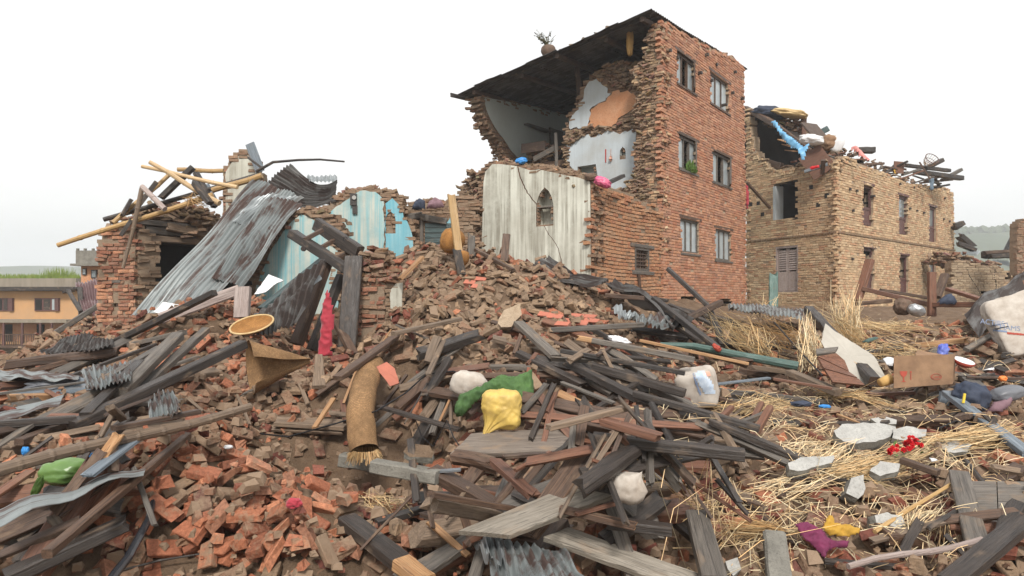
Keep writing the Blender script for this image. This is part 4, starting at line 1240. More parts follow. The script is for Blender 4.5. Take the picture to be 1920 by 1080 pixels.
# shuttered window
mb = MB(); s0, s1, z0, z1 = lrect
bL.box(mb, s0, s0 + .09, -.15, .0, z0, z1); bL.box(mb, s1 - .09, s1, -.15, .0, z0, z1); bL.box(mb, s0 + .09, s1 - .09, -.15, -.004, z1 - .09, z1); bL.box(mb, s0 + .09, s1 - .09, -.15, -.004, z0, z0 + .07)
fr = mb.part('window', M['wood_pale'], beige)
for a, b in ((s0 + .1, (s0 + s1) / 2 - .01), ((s0 + s1) / 2 + .01, s1 - .1)):
    mb = MB(); bL.box(mb, a, a + .06, -.1, -.05, z0 + .08, z1 - .1); bL.box(mb, b - .06, b, -.1, -.05, z0 + .08, z1 - .1); bL.box(mb, a + .06, b - .06, -.1, -.055, z0 + .08, z0 + .75)
    sh = mb.part('shutter', M['wood_pale'], fr)
    nz = 9
    for k in range(nz):
        zc = z0 + .8 + (z1 - z0 - .95) * (k + .5) / nz
        mb = MB()
        mb.hexa([bL.w(a + .06, -.09, zc + .02), bL.w(b - .06, -.09, zc + .02), bL.w(b - .06, -.05, zc - .05), bL.w(a + .06, -.05, zc - .05),
                 bL.w(a + .06, -.08, zc + .035), bL.w(b - .06, -.08, zc + .035), bL.w(b - .06, -.04, zc - .035), bL.w(a + .06, -.04, zc - .035)])
        part('slat', mb.v, mb.f, M['wood_pale'], fr)
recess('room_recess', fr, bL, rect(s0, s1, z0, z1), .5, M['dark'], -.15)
# projecting string course
for wf_, s_end, sd in ((bR, bR.q(1789, 480)[0], 1), (bL, bL.q(1400, 450)[0], 2)):
    r = random.Random(sd); s = .02
    v_, f_, t_ = [], [], []
    items = []
    vbx, fbx = rough_box(.24, .12, .06, r, .008)
    while s < s_end - .25:
        p = wf_.w(s + .13, -.025, zband)
        rx = Matrix(((wf_.u.x, -wf_.n.x, 0, 0), (wf_.u.y, -wf_.n.y, 0, 0), (0, 0, 1, 0), (0, 0, 0, 1)))
        items.append((vbx, fbx, Matrix.Translation(p) @ rx, (*[x * .62 for x in random.choice(BUFFW)], .5)))
        s += .255
    vv, ff_, tt = join_transformed(items, '', None)
    part('string_course', vv.tolist(), ff_, M['brick'], beige, tint=tt, kind='stuff')
# put-log holes (solid near-black blocks, the shade painted in) and joist ends
for (px, py) in ((1592, 355), (1605, 358), (1637, 368), (1705, 391), (1718, 395), (1731, 399), (1768, 411), (1779, 415), (1598, 395), (1597, 486), (1686, 345), (1712, 352), (1770, 372)):
    s_, z_ = bR.q(px, py); timber('joist_end', None, bR.w(s_, -.1, z_), bR.w(s_, .07, z_), .09, .08, 'wood_dark', parent=beige)
for (px, py) in ((1534, 384), (1430, 402), (1550, 367), (1521, 351), (1408, 383), (1422, 381)):
    s_, z_ = bL.q(px, py); mb = MB(); bL.box(mb, s_ - .08, s_ + .08, -.05, .012, z_ - .07, z_ + .07); mb.part('putlog_hole_shade', M['dark'], beige)
# inside the open top storey
def bp(a, b, z): v = bR.o + bR.u * b + bL.u * a; return Vector((v.x, v.y, z))     # a along the left face, b along the right face
zt = bL.q(1500, 312)[1]
mb = MB(); mb.hexa([bp(.1, .35, zt - .35), bp(4.4, .35, zt - .35), bp(4.4, 13, zt - .35), bp(.1, 13, zt - .35), bp(.1, .35, zt - .22), bp(4.4, .35, zt - .22), bp(4.4, 13, zt - .22), bp(.1, 13, zt - .22)]); mb.part('top_floor', M['mortar_dark'], beige)
heap(beige, bL, bL.poly([(1402, 230), (1412, 285), (1440, 312), (1500, 306), (1568, 296), (1569, 320), (1500, 326), (1440, 332), (1404, 300), (1398, 240)]), 150, ['buff', 'brown'], 55, .25, d0=-.15)
heap(beige, bR, bR.poly([(1572, 298), (1592, 292), (1630, 312), (1665, 325), (1700, 340), (1740, 350), (1772, 350), (1788, 362), (1786, 374), (1740, 366), (1700, 358), (1660, 344), (1625, 332), (1572, 318)]), 420, ['buff', 'brown'], 56, .35, d0=-.25)
wtop = wf_along(bR, -.8)
heap(beige, wtop, wtop.poly([(1530, 310), (1545, 270), (1575, 262), (1600, 274), (1625, 290), (1660, 308), (1700, 328), (1730, 340), (1760, 350), (1760, 362), (1700, 362), (1640, 340), (1580, 322)]), 700, ['brown', 'buff', 'red'], 57, .7, d0=-.3, name='roof_debris')
timber('post', None, bp(2.05, 1.2, zt - .2), bp(2.05, 1.2, zt + 2.0), .17, .15, 'wood_red', parent=beige)
timber('beam', None, P(1398, 203, 26), P(1452, 232, 24.0), .16, .18, 'wood_brown', parent=beige)
timber('beam', None, P(1452, 232, 24.0), P(1530, 292, 22.6), .14, .16, 'wood_brown', parent=beige)
timber('beam', None, P(1402, 206, 27.5), P(1560, 262, 25.5), .16, .18, 'wood_dark', parent=beige)
timber('rail', None, P(1417, 232, 26), P(1425, 296, 26), .06, .06, 'wood_red', parent=beige)
timber('beam', None, P(1421, 300, 25.4), P(1466, 312, 24.2), .14, .22, 'wood_brown', parent=beige)
# dark back of the loft: near-black wall slabs, the loft's shade put into their colour
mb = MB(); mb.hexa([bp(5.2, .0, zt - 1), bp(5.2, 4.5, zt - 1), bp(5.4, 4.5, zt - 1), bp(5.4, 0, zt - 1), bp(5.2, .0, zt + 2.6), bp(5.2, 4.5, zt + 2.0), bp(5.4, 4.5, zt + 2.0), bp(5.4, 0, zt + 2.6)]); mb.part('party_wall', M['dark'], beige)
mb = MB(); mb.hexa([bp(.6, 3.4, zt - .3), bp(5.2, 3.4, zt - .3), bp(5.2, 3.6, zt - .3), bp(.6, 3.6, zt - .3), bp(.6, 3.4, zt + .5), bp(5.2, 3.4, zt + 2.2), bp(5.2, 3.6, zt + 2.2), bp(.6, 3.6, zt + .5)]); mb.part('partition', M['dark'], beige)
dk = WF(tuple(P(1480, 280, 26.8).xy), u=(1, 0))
v, f, mi = sheet(dk, rag(dk.poly([(1397, 207), (1450, 226), (1500, 244), (1560, 262), (1590, 300), (1590, 330), (1397, 330)]), .3, .04, 5), [], -.2, 0); part('loft_shade_sheet', v, f, M['dark'], beige)  # flat black sheet closing off the sky, painted as the loft's shade
wlt = WF(tuple(P(1480, 280, 24.6).xy), u=(1, -.35))
heap(beige, wlt, wlt.poly([(1424, 214), (1450, 208), (1490, 216), (1520, 232), (1552, 256), (1560, 290), (1530, 276), (1500, 256), (1460, 236)]), 260, ['brown', 'red', 'buff'], 58, .8, d0=-.3, name='roof_debris', size=1.1)
# sagging loft roof of boards
for k in range(7):
    y0 = .25 + k * .5
    a = P(1404, 208 + k * 0, 26.2 + .5 * k); b = P(1545 + 2 * k, 285 - 4 * k, 23.2 + .6 * k)
    timber('roof_board', None, a + Vector((0, 0, .05)), b, .42, .05, 'wood_brown' if k % 3 else 'wood_dark', parent=beige, roll=.12)
for (x0, y0, x1, y1, Y, w, h, mt) in ((1512, 318, 1552, 290, 22.4, .05, .9, 'wood_red'), (1508, 322, 1552, 308, 22.0, .1, .1, 'wood_blue'), (1542, 326, 1544, 300, 21.9, .13, .1, 'wood_brown')):
    timber('board', None, P(x0, y0, Y), P(x1, y1, Y - .3), w, h, mt, parent=beige)

# broken laths and rafters lying along its wall top
r = random.Random(60)
for k in range(26):
    px = r.uniform(1560, 1770); t = (px - 1560) / 210; y = 292 + 56 * t + r.uniform(-8, 4); Y = 22.6 + 5.2 * t + r.uniform(0, 1.2)
    a = P(px, y, Y); d = Vector((r.uniform(-1, 1), r.uniform(-.8, .8), r.uniform(-.12, .3))).normalized() * r.uniform(.4, 1.3)
    timber('roof_lath', None, a - d * .5, a + d * .5, r.uniform(.05, .14), r.uniform(.04, .08), r.choice(['wood_dark', 'wood_brown', 'wood_grey', 'wood_red']), parent=beige, ends=('broken', 'cut'))

# ================================================================ ruined house on the left
ruin = thing('ruined_brick_house', 'ruined brick house with a small slit window left of the fallen iron sheets', 'house', (-7.19, 13.0, .4))
LH = (-7.19, 13.0)
la = WF(LH, u=(-1, .12)); lb = WF(LH, u=(.75, .66))
lo_ = la.poly([(253, 422), (232, 424), (205, 428), (188, 436), (184, 452), (186, 520), (182, 660), (253, 660)])
slit = la.poly([(209, 590), (221, 588), (221, 530), (210, 532)])
brick_wall(ruin, la, rag(lo_, .14, .03, 61, skip=(5, 6, 7)), REDW + ORANGE[:3], [slit], L=.225, Hc=.072, seed=62, n_ind=300, mud=.42, miss=.012, jit=.010, ragged=1.2, thick=.35)
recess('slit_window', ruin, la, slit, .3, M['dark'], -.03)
mb = MB(); q = la.q(215, 530); la.box(mb, slit[2][0] - .06, slit[0][0] + .06, -.1, .02, q[1], q[1] + .05); mb.part('lintel', M['wood_grey'], ruin)
mb = MB(); la.box(mb, min(p[0] for p in slit) + .03, min(p[0] for p in slit) + .07, -.08, -.04, slit[0][1], slit[2][1]); mb.part('mullion', M['wood_brown'], ruin)
rb_o = lb.poly([(253, 422), (275, 432), (297, 436), (296, 660), (253, 660)])
rb_o = [(max(.06, a), z) for a, z in rb_o]
brick_wall(ruin, lb, rag(rb_o, .12, .03, 63, skip=(2, 3, 4)), BUFFW[:3] + BROWNW, L=.2, Hc=.072, seed=64, n_ind=0, mud=.62, jit=.014, miss=.02, ragged=1.5, thick=.3)
# house behind the doorway: near-black walls and ceiling, its darkness painted in
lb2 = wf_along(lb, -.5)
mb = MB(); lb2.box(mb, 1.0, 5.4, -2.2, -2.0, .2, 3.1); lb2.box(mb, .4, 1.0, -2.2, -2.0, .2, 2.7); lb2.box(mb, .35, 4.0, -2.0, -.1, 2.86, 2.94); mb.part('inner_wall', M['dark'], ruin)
dr = lb.poly([(296, 640), (420, 640), (420, 447), (296, 452)])
lin = lb.q(296, 452)[1]
timber('lintel', None, lb.w(.30, -.12, lin + .05), lb.w(1.9, -.12, lin + .02), .22, .12, 'wood_mud', parent=ruin)
timber('lintel', None, lb.w(.1, -.16, lin + .22), lb.w(2.1, -.1, lin + .16), .26, .17, 'wood_grey', parent=ruin, ends=('broken', 'broken'))
timber('lintel', None, lb.w(-.1, -.05, lin + .36), lb.w(1.6, .0, lin + .30), .14, .1, 'wood_grey', parent=ruin, ends=('broken', 'broken'))
timber('lintel', None, lb.w(.5, .02, lin + .30), lb.w(1.95, .02, lin + .08), .2, .15, 'wood_mud', parent=ruin, ends=('broken', 'broken'))
hp = WF((-7.3, 13.3), u=(1, .15))
heap(ruin, hp, hp.poly([(196, 420), (232, 404), (262, 388), (290, 372), (310, 374), (330, 384), (352, 380), (382, 392), (398, 412), (380, 442), (300, 446), (250, 430), (200, 432)]), 420, ['brown', 'brown', 'buff', 'red'], 66, .6, d0=-.3, name='collapsed_roof_clay')
v, f, mi = sheet(hp, rag(hp.poly([(205, 428), (240, 410), (290, 386), (340, 390), (385, 402), (392, 420), (375, 446), (250, 440)]), .15, .04, 3), [], -1.3, -.3)
part('roof_clay_core', v, f, M['mortar_dark'], ruin)

# grey gable fragment standing behind it
wq = WF((-5.9, 15.2), u=(1, .1))
frag = thing('gable_fragment', 'ragged grey plastered gable fragment standing up behind the bamboo poles', 'wall', tuple(wq.w(.6, 0, 2.0)))
fo = wq.poly([(420, 360), (420, 318), (428, 306), (432, 296), (446, 286), (456, 281), (468, 286), (476, 300), (492, 330), (510, 480), (420, 480)])
brick_wall(frag, wq, rag(fo, .1, .03, 71), BROWNW + REDW, L=.22, Hc=.075, seed=72, n_ind=0, mud=.5, ragged=1.2)
plaster('plaster', frag, wq, rag(wq.poly([(424, 362), (424, 322), (432, 310), (438, 300), (450, 291), (466, 292), (474, 306), (488, 335), (500, 470), (424, 470)]), .1, .02, 73), [], M['plaster_grey'])
mb = MB(); mb.hexa([P(464, 272, 14.9), P(472, 268, 14.9), P(474, 268, 15.0), P(466, 272, 15.0), P(486, 322, 14.9), P(493, 318, 14.9), P(495, 318, 15.0), P(488, 322, 15.0)][:8])
timber('board', None, P(468, 268, 14.8), P(488, 322, 14.8), .03, .2, 'wood_blue', parent=frag, ends=('broken', 'cut'))

# ================================================================ blue plastered walls of the vanished rooms
def ruin_wall(name, label, wf, outline, plasters, seed, hole=(), base=None, n_ind=0, tints=None, thick=.4, skip=()):
    sm = sum(p[0] for p in outline) / len(outline)
    t = thing(name, label, 'wall', tuple(wf.w(sm, -thick / 2, min(p[1] for p in outline))))
    brick_wall(t, wf, rag(outline, .13, .05, seed, skip=skip), tints or BROWNW, list(hole), L=.22, Hc=.074, seed=seed + 1, n_ind=n_ind, mud=.55, ragged=1.0, teeth=True, jit=.013, thick=thick, miss=.012)
    for k, (pl, mt) in enumerate(plasters):
        plaster('plaster', t, wf, rag(pl, .09, .018, seed + 5 + k), list(hole) if k == len(plasters) - 1 else [], M[mt], .004, .026 + .004 * k)
    return t

w1 = WF((-4.4, 12.2), u=(1, -.10))
bw1 = ruin_wall('blue_wall', 'broken blue-green plastered wall behind the fallen dark door frame', w1,
    w1.poly([(462, 600), (468, 540), (474, 505), (492, 470), (508, 440), (530, 418), (552, 398), (580, 388), (602, 402), (640, 420), (640, 600)]),
    [(w1.poly([(480, 590), (482, 535), (490, 512), (505, 478), (522, 452), (538, 428), (552, 412), (566, 402), (585, 410), (596, 418), (605, 440), (634, 470), (634, 590)]), 'plaster_blue')], 81)
w2 = WF((-3.6, 12.9), u=(1, .04))
sx = sorted((w2.q(723, 420)[0], w2.q(742, 420)[0]))
n2 = arch(sx[0], sx[1], w2.q(732, 438)[1], w2.q(732, 412)[1], w2.q(732, 398)[1])
bw2 = ruin_wall('blue_wall', 'blue plastered wall with an arched niche and ragged clay top', w2,
    w2.poly([(594, 600), (598, 440), (606, 400), (616, 380), (636, 362), (660, 354), (692, 350), (715, 358), (738, 366), (755, 374), (757, 396), (764, 412), (782, 440), (784, 600)]),
    [(w2.poly([(606, 540), (608, 430), (614, 404), (630, 388), (656, 372), (676, 358), (704, 360), (719, 374), (721, 470), (721, 540)]), 'plaster_blue'),
     (w2.poly([(723, 540), (723, 382), (736, 372), (752, 390), (757, 408), (768, 425), (774, 445), (775, 540)]), 'plaster_cyan')], 85, [n2])
recess('niche', bw2, w2, n2, .2, M['plaster_cyan'], .028)
heap(bw2, w2, w2.poly([(600, 410), (616, 378), (640, 358), (690, 346), (720, 354), (756, 370), (756, 392), (735, 376), (700, 362), (672, 362), (640, 384), (620, 410), (604, 450)]), 170, ['buff', 'brown'], 87, .25, d0=-.15)
heap(bw1, w1, w1.poly([(472, 520), (490, 465), (530, 414), (560, 392), (590, 392), (604, 404), (580, 404), (550, 410), (520, 446), (498, 485), (484, 530)]), 170, ['buff', 'brown'], 83, .22, d0=-.1)
mb = MB(); q = w2.q(664, 374); w2.box(mb, q[0] - .06, q[0] + .06, .03, .09, q[1] - .12, q[1] + .1); w2.box(mb, q[0] - .02, q[0] + .07, .03, .07, q[1] - .28, q[1] - .12); mb.part('switch_box', M['wood_dark'], bw2)
mb = MB(); c_ = w2.w(q[0] + .02, .1, q[1] + .02); mb.tube([c_, c_ + w2.n * .02], .04, 10); mb.part('meter_dial', M['concrete'], bw2)
w3 = WF((-2.0, 13.6), u=(1, .02))
bw3 = ruin_wall('blue_wall', 'low blue boarded wall with timber lintel left of the grey annex', w3,
    w3.poly([(758, 600), (760, 400), (768, 382), (790, 378), (830, 380), (856, 368), (892, 372), (892, 600)]),
    [(w3.poly([(840, 540), (840, 432), (836, 420), (846, 402), (852, 400), (852, 540)]), 'plaster_cyan')], 91)
timber('lintel', None, w3.w(w3.q(764, 408)[0], .02, w3.q(764, 408)[1]), w3.w(w3.q(792, 408)[0], .02, w3.q(792, 404)[1]), .14, .13, 'wood_grey', parent=bw3)
timber('lintel', None, w3.w(w3.q(790, 410)[0], .03, w3.q(790, 408)[1]), w3.w(w3.q(838, 416)[0], .03, w3.q(838, 416)[1]), .14, .13, 'wood_grey', parent=bw3)
timber('post', None, w3.w(w3.q(791, 480)[0], .03, w3.q(791, 520)[1]), w3.w(w3.q(791, 410)[0], .03, w3.q(791, 414)[1]), .07, .09, 'wood_grey', parent=bw3)
for k in range(5):
    y = 423 + k * 9.4
    a, b = w3.q(797, y), w3.q(847, y)
    timber('board', None, w3.w(a[0], .02, a[1]), w3.w(b[0], .02, b[1]), .03, .09, 'wood_cyan' if False else 'wood_teal', parent=bw3)
heap(bw3, w3, w3.poly([(760, 396), (772, 376), (800, 372), (850, 378), (888, 366), (890, 392), (846, 400), (800, 398)]), 90, ['buff', 'brown'], 93, .25, d0=-.15)

# brick pillar stub in the middle
pl_ = thing('brick_pillar', 'short broken brick pillar with pale plastered side beside the red cloth', 'pillar', tuple(P(712, 650, 9.8)))
wp = WF(tuple(P(719, 600, 9.7).xy), u=(-1, -.03)); wp2 = WF(tuple(P(719, 600, 9.7).xy), u=(.75, .66))
po = wp.poly([(721, 540), (712, 522), (695, 512), (668, 508), (664, 525), (663, 690), (720, 690)])
brick_wall(pl_, wp, rag(po, .1, .02, 95, skip=(4, 5, 6)), REDW + BROWNW[:2], L=.22, Hc=.064, seed=96, n_ind=300, mud=.46, jit=.008, ragged=1.2, thick=.3)
po2 = wp2.poly([(721, 530), (740, 520), (756, 526), (756, 690), (721, 690)]); po2 = [(max(.03, a), z) for a, z in po2]
brick_wall(pl_, wp2, po2, BROWNW, L=.22, Hc=.064, seed=97, n_ind=0, mud=.6, thick=.2)
plaster('plaster', pl_, wp2, rag([(max(.08, a), z) for a, z in wp2.poly([(730, 545), (740, 532), (754, 530), (754, 600), (745, 620), (732, 600)])], .08, .015, 9), [], M['plaster_grey'])
heap(pl_, wp, wp.poly([(664, 530), (668, 500), (690, 462), (720, 470), (730, 500), (752, 520), (720, 545), (690, 530)]), 130, ['brown', 'buff', 'red'], 98, .3, d0=-.1)

# ================================================================ far things on the left
M['ochre'] = mat_plaster('ochre_wall_wash', (0.54, 0.31, 0.15), (0.46, 0.27, 0.14), (0.42, 0.28, 0.17), .7, 1.0)
M['far_conc'] = mat_plaster('old_parapet_concrete', (0.28, 0.24, 0.19), (0.20, 0.17, 0.13), (0.25, 0.22, 0.18), .8, 2.0)
M['grass'] = mat_plain('roof_grass', (0.12, 0.19, 0.035), (0.20, 0.24, 0.05), .8, 3.0)
fh = thing('ochre_house', 'far ochre house with grass growing on its flat roof and shuttered windows', 'house', tuple(P(20, 700, 36)))
hw = WF(tuple(P(148, 600, 36).xy), u=(-1, .03))
def hb(px0, py0, px1, py1, d0, d1, mat, name, parent=fh):
    a, b = hw.q(px0, py0), hw.q(px1, py1)
    mb = MB(); hw.box(mb, min(a[0], b[0]), max(a[0], b[0]), d0, d1, min(a[1], b[1]), max(a[1], b[1])); return mb.part(name, M[mat], parent)
hb(-160, 546, 147, 700, -7, 0, 'ochre', 'wall')
hb(-160, 522, 140, 541, -6.8, -.1, 'far_conc', 'parapet')
hb(-160, 538, 150, 545, -7.2, .55, 'wood_dark', 'cornice')
hb(-160, 598, 146, 604, .003, .9, 'far_conc', 'balcony_roof')
hb(-160, 606, 146, 640, .004, .02, 'plaster_orange', 'balcony_wall')
hb(-160, 645, 118, 650, .003, 1.0, 'wood_brown', 'balcony_floor')
for (x0, x1) in ((-3, 27), (66, 113)):
    fr = hb(x0, 559, x1, 583, .004, .06, 'wood_maroon', 'window')
    for k in range(3):
        w_ = (x1 - x0) / 3
        hb(x0 + k * w_ + 2, 561, x0 + (k + 1) * w_ - 1.5, 581, .062, .075, ('dark', 'wood_dark', 'glass_dusty')[k], 'pane', fr)
    hb(x1 - 8, 559, x1 - 1, 583, .08, .12, 'wood_maroon', 'shutter', fr)
for (x0, x1) in ((10, 24), (70, 84)):
    hb(x0, 608, x1, 640, .022, .05, 'dark', 'doorway')  # flat near-black slabs paint the shade of the door openings
for x in (-40, 30, 64, 97, 118):
    hb(x, 604, x + 3, 646, .85, .93, 'wood_maroon', 'post')
hb(-160, 624, 118, 626, .88, .92, 'wood_brown', 'hand_rail')
for k in range(46):
    x = -40 + k * 3.4
    hb(x, 626, x + 1.2, 645, .89, .92, 'wood_brown', 'baluster')
hb(-160, 652, 118, 700, .02, .05, 'wood_mud', 'lower_wall')
r = random.Random(3); gvt, gft = [], []
for k in range(900):
    x = r.uniform(-20, 140); h = r.uniform(.1, .35) * (2.1 if 70 < x < 110 else 1)
    s_, z_ = hw.q(x, 522); p = hw.w(s_, -r.uniform(.1, 1.5), z_ - .03); i = len(gvt)
    q = Vector((r.uniform(-.12, .12), r.uniform(-.1, .1), h))
    gvt += [p + Vector((-.03, 0, 0)), p + Vector((.03, .01, 0)), p + q]; gft.append((i, i + 1, i + 2))
part('roof_grass', gvt, gft, M['grass'], fh, kind='stuff')

gh = thing('grey_concrete_house', 'narrow grey concrete house with roof parapet behind the ruined brick house', 'house', tuple(P(170, 640, 26)))
hw2 = WF(tuple(P(200, 600, 26).xy), u=(-1, .05))
def hb2(px0, py0, px1, py1, d0, d1, mat, name, parent=gh):
    a, b = hw2.q(px0, py0), hw2.q(px1, py1)
    mb = MB(); hw2.box(mb, min(a[0], b[0]), max(a[0], b[0]), d0, d1, min(a[1], b[1]), max(a[1], b[1])); return mb.part(name, M[mat], parent)
hb2(152, 497, 215, 660, -3, 0, 'plaster_orange', 'wall'); hb2(143, 495, 215, 499, -3.2, .35, 'concrete_dark', 'slab')
hb2(146, 470, 215, 495, -.02, .12, 'concrete_dark', 'parapet')
for x in (146, 160, 175): hb2(x, 466, x + 3, 470, .0, .1, 'concrete_dark', 'parapet_post')
fr = hb2(172, 506, 183, 522, .004, .05, 'wood_dark', 'window'); hb2(174, 508, 181, 520, .052, .06, 'glass', 'pane', fr)
fr = hb2(156, 503, 163, 516, .004, .05, 'wood_dark', 'window'); hb2(157, 505, 162, 514, .052, .06, 'glass_dusty', 'pane', fr)

shed = thing('lean_to_shed', 'collapsed lean-to with maroon iron sheets between ochre house and ruined brick house', 'shed', tuple(P(150, 640, 19)))
v, f = corrugated([P(140, 532, 20), P(190, 522, 20), P(190, 566, 18.5), P(150, 570, 18.5)], 9, .03, 6, seed=4, crumple=.1); part('roof_sheet', v, f, M['iron_red'], shed)
v, f = corrugated([P(150, 572, 18.4), P(190, 560, 18.4), P(190, 592, 17), P(160, 600, 17)], 8, .03, 6, seed=5, crumple=.1); part('roof_sheet', v, f, M['iron_red'], shed)
timber('rafter', None, P(104, 624, 15), P(186, 572, 15.5), .12, .12, 'wood_grey', parent=shed)
timber('post', None, P(128, 545, 19), P(152, 585, 18), .09, .09, 'wood_dark', parent=shed)
timber('post', None, P(150, 540, 19), P(152, 600, 18.6), .12, .12, 'wood_dark', parent=shed)
timber('eave_board', None, P(122, 548, 19.4), P(150, 540, 19.4), .25, .07, 'wood_dark', parent=shed)
sw = WF(tuple(P(190, 600, 16.5).xy), u=(-1, .1))
heap(shed, sw, sw.poly([(130, 622), (150, 598), (175, 578), (190, 590), (190, 660), (120, 660)]), 140, ['brown', 'red', 'buff'], 103, .5, name='fallen_masonry')

# ================================================================ far things on the right
fr_ = thing('far_ruined_house', 'far low beige ruined house with cracked wall under the hazy hill', 'house', tuple(P(1840, 580, 27)))
fw = WF(tuple(P(1800, 540, 26).xy), u=(1, .25))
fo = fw.poly([(1786, 620), (1786, 492), (1800, 486), (1830, 494), (1868, 500), (1882, 505), (1886, 620)])
hole = fw.poly([(1841, 556), (1849, 556), (1849, 547), (1841, 547)])
brick_wall(fr_, fw, rag(fo, .3, .1, 111), [(0.45, 0.34, 0.225), (0.42, 0.31, 0.20), (0.48, 0.37, 0.25), (0.40, 0.30, 0.20)], [hole], L=.28, Hc=.09, seed=112, n_ind=0, mud=.42, jit=.01)
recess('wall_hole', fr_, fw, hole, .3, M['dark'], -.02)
fw2 = WF(tuple(P(1884, 540, 27.5).xy), u=(1, .1))
brick_wall(fr_, fw2, fw2.poly([(1880, 620), (1878, 505), (1905, 512), (1925, 520), (1925, 620)]), BUFFW, [fw2.poly([(1884, 528), (1897, 528), (1897, 510), (1884, 510)])], L=.28, Hc=.09, seed=113, n_ind=0, mud=.5)
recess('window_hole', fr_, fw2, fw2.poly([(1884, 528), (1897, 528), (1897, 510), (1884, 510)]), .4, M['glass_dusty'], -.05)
heap(fr_, wf_along(fw, -.6), fw.poly([(1790, 490), (1800, 470), (1830, 474), (1850, 484), (1890, 490), (1905, 502), (1880, 508), (1840, 498), (1800, 494)]), 260, ['brown', 'buff', 'red'], 114, .8, name='roof_debris', size=1.3)
# jagged cracks in the wall
for pts in ([(1814, 505), (1818, 518), (1826, 530), (1834, 542), (1838, 552)], [(1866, 505), (1864, 520), (1868, 534), (1866, 550)]):
    c = rag(fw.poly(pts), .2, .06, len(pts), skip=(len(pts) - 1,)); mb = MB()
    for (a, b) in zip(c[:-1], c[1:]):
        mb.tube([fw.w(a[0], -.004, a[1]), fw.w(b[0], -.004, b[1])], .018, 5)
    mb.part('crack', M['dark'], fr_)
for q, (x0, y0, x1, y1, x2, y2, x3, y3, Y, mt) in enumerate(((1800, 478, 1832, 478, 1838, 470, 1802, 472, 28, 'zinc'), (1856, 492, 1896, 500, 1890, 490, 1862, 486, 28, 'zinc'), (1880, 470, 1915, 470, 1915, 444, 1893, 444, 31, 'iron_dark'))):
    v, f = corrugated([P(x3, y3, Y + 1.2), P(x2, y2, Y + 1.2), P(x1, y1, Y), P(x0, y0, Y)], 10, .04, 4, seed=q + 20); part('roof_sheet', v, f, M[mt], fr_)
for k, (x0, y0, x1, y1, Y, w, mt) in enumerate(((1842, 474, 1912, 470, 28, .2, 'wood_brown'), (1792, 455, 1830, 470, 29, .25, 'wood_dark'), (1796, 440, 1826, 466, 30, .35, 'wood_dark'), (1846, 478, 1910, 476, 29.5, .5, 'wood_dark'), (1788, 424, 1804, 419, 28, .3, 'wood_dark'))):
    timber('roof_timber', None, P(x0, y0, Y), P(x1, y1, Y), w, w * .7, mt, parent=fr_, ends=('broken', 'broken'))
bpil = thing('far_brick_pillar', 'broken brick pillar standing at the far right edge', 'pillar', tuple(P(1925, 560, 24)))
fw3 = WF(tuple(P(1909, 500, 24).xy), u=(1, .2))
brick_wall(bpil, fw3, rag(fw3.poly([(1910, 600), (1909, 418), (1918, 412), (1940, 416), (1944, 600)]), .2, .05, 7), BROWNW + REDW, L=.24, Hc=.08, seed=116, n_ind=200, mud=.5, ragged=1.2)

# hazy hills
def hill(name, label, pts, Y0, depth, mat, seed):
    """a ridge: profile by photo columns/rows at distance Y0, rising from a foot nearer by"""
    r = random.Random(seed); v, f = [], []
    rows = 7; n = len(pts)
    for j in range(rows):
        t = j / (rows - 1)
        Y = Y0 - depth * (1 - t)
        for (px, py) in pts:
            top = P(px, py, Y0); z = -6 + (top.z + 6) * (math.sin(t * math.pi / 2) ** .9)
            x = (px - CX) / F * Y0
            v.append((x, Y + r.uniform(-1, 1) * depth * .03, z + (mnoise.noise(Vector((x * .02, Y * .02, seed))) * top.z * .06 if 0 < j < rows - 1 else 0)))
    for j in range(2):                       # far side slopes back down
        for (px, py) in pts:
            top = P(px, py, Y0); v.append(((px - CX) / F * Y0, Y0 + depth * .5 * (j + 1), top.z * (.5 - .5 * j) - 3 * j))
    for j in range(rows + 1):
        for i in range(n - 1):
            a = j * n + i; f.append((a, a + 1, a + n + 1, a + n))
    o = link(name, mesh_from(name, v, f, mat, smooth=True)); return tag(o, label, 'hill', None, 'structure')
M['hill'] = mat_plain('forested_hillside', (0.045, 0.07, 0.035), (0.08, 0.10, 0.05), .95, .03, .1, .2)
def ridge(x0, x1, ya, yb, n, seed, amp, big):
    r = random.Random(seed); out = []
    for i in range(n):
        t = i / (n - 1); x = x0 + (x1 - x0) * t
        out.append((x, ya + (yb - ya) * t + big * mnoise.noise(Vector((t * 7, seed, 0))) + amp * mnoise.noise(Vector((t * 43, seed, 3)))))
    return out
hill('hills', 'pale blue hazy mountain ridge at the far left', ridge(-500, 700, 500, 502, 90, 2, 1.0, 9), 640, 200, M['hill'], 2)
hill('hills', 'lower hazy hill band below the far left ridge', ridge(-500, 620, 514, 520, 70, 5, 1.0, 6), 430, 100, M['hill'], 5)
hp_ = ridge(1560, 2400, 452, 402, 130, 8, 2.0, 10)
hill('hills', 'wooded hazy hill rising behind the far right ruins', hp_, 420, 120, M['hill'], 8)
r = random.Random(9); tv, tf = [], []
for k in range(420):
    x = r.uniform(1700, 2000); i = min(len(hp_) - 1, int((x - 1560) / 840 * 129)); p = P(x, hp_[i][1] + 1.5, 420 - r.uniform(0, 8)); s = r.uniform(1.4, 2.9)
    for q in range(2):
        bm = bmesh.new(); bmesh.ops.create_icosphere(bm, subdivisions=1, radius=s * r.uniform(.6, 1))
        o3 = p + Vector((r.uniform(-2, 2), r.uniform(-2, 2), s * (.2 + .7 * q)))
        kk = len(tv); bm.verts.index_update()
        tv += [tuple(v.co * r.uniform(.7, 1.25) + o3) for v in bm.verts]; tf += [tuple(v.index + kk for v in fc.verts) for fc in bm.faces]; bm.free()
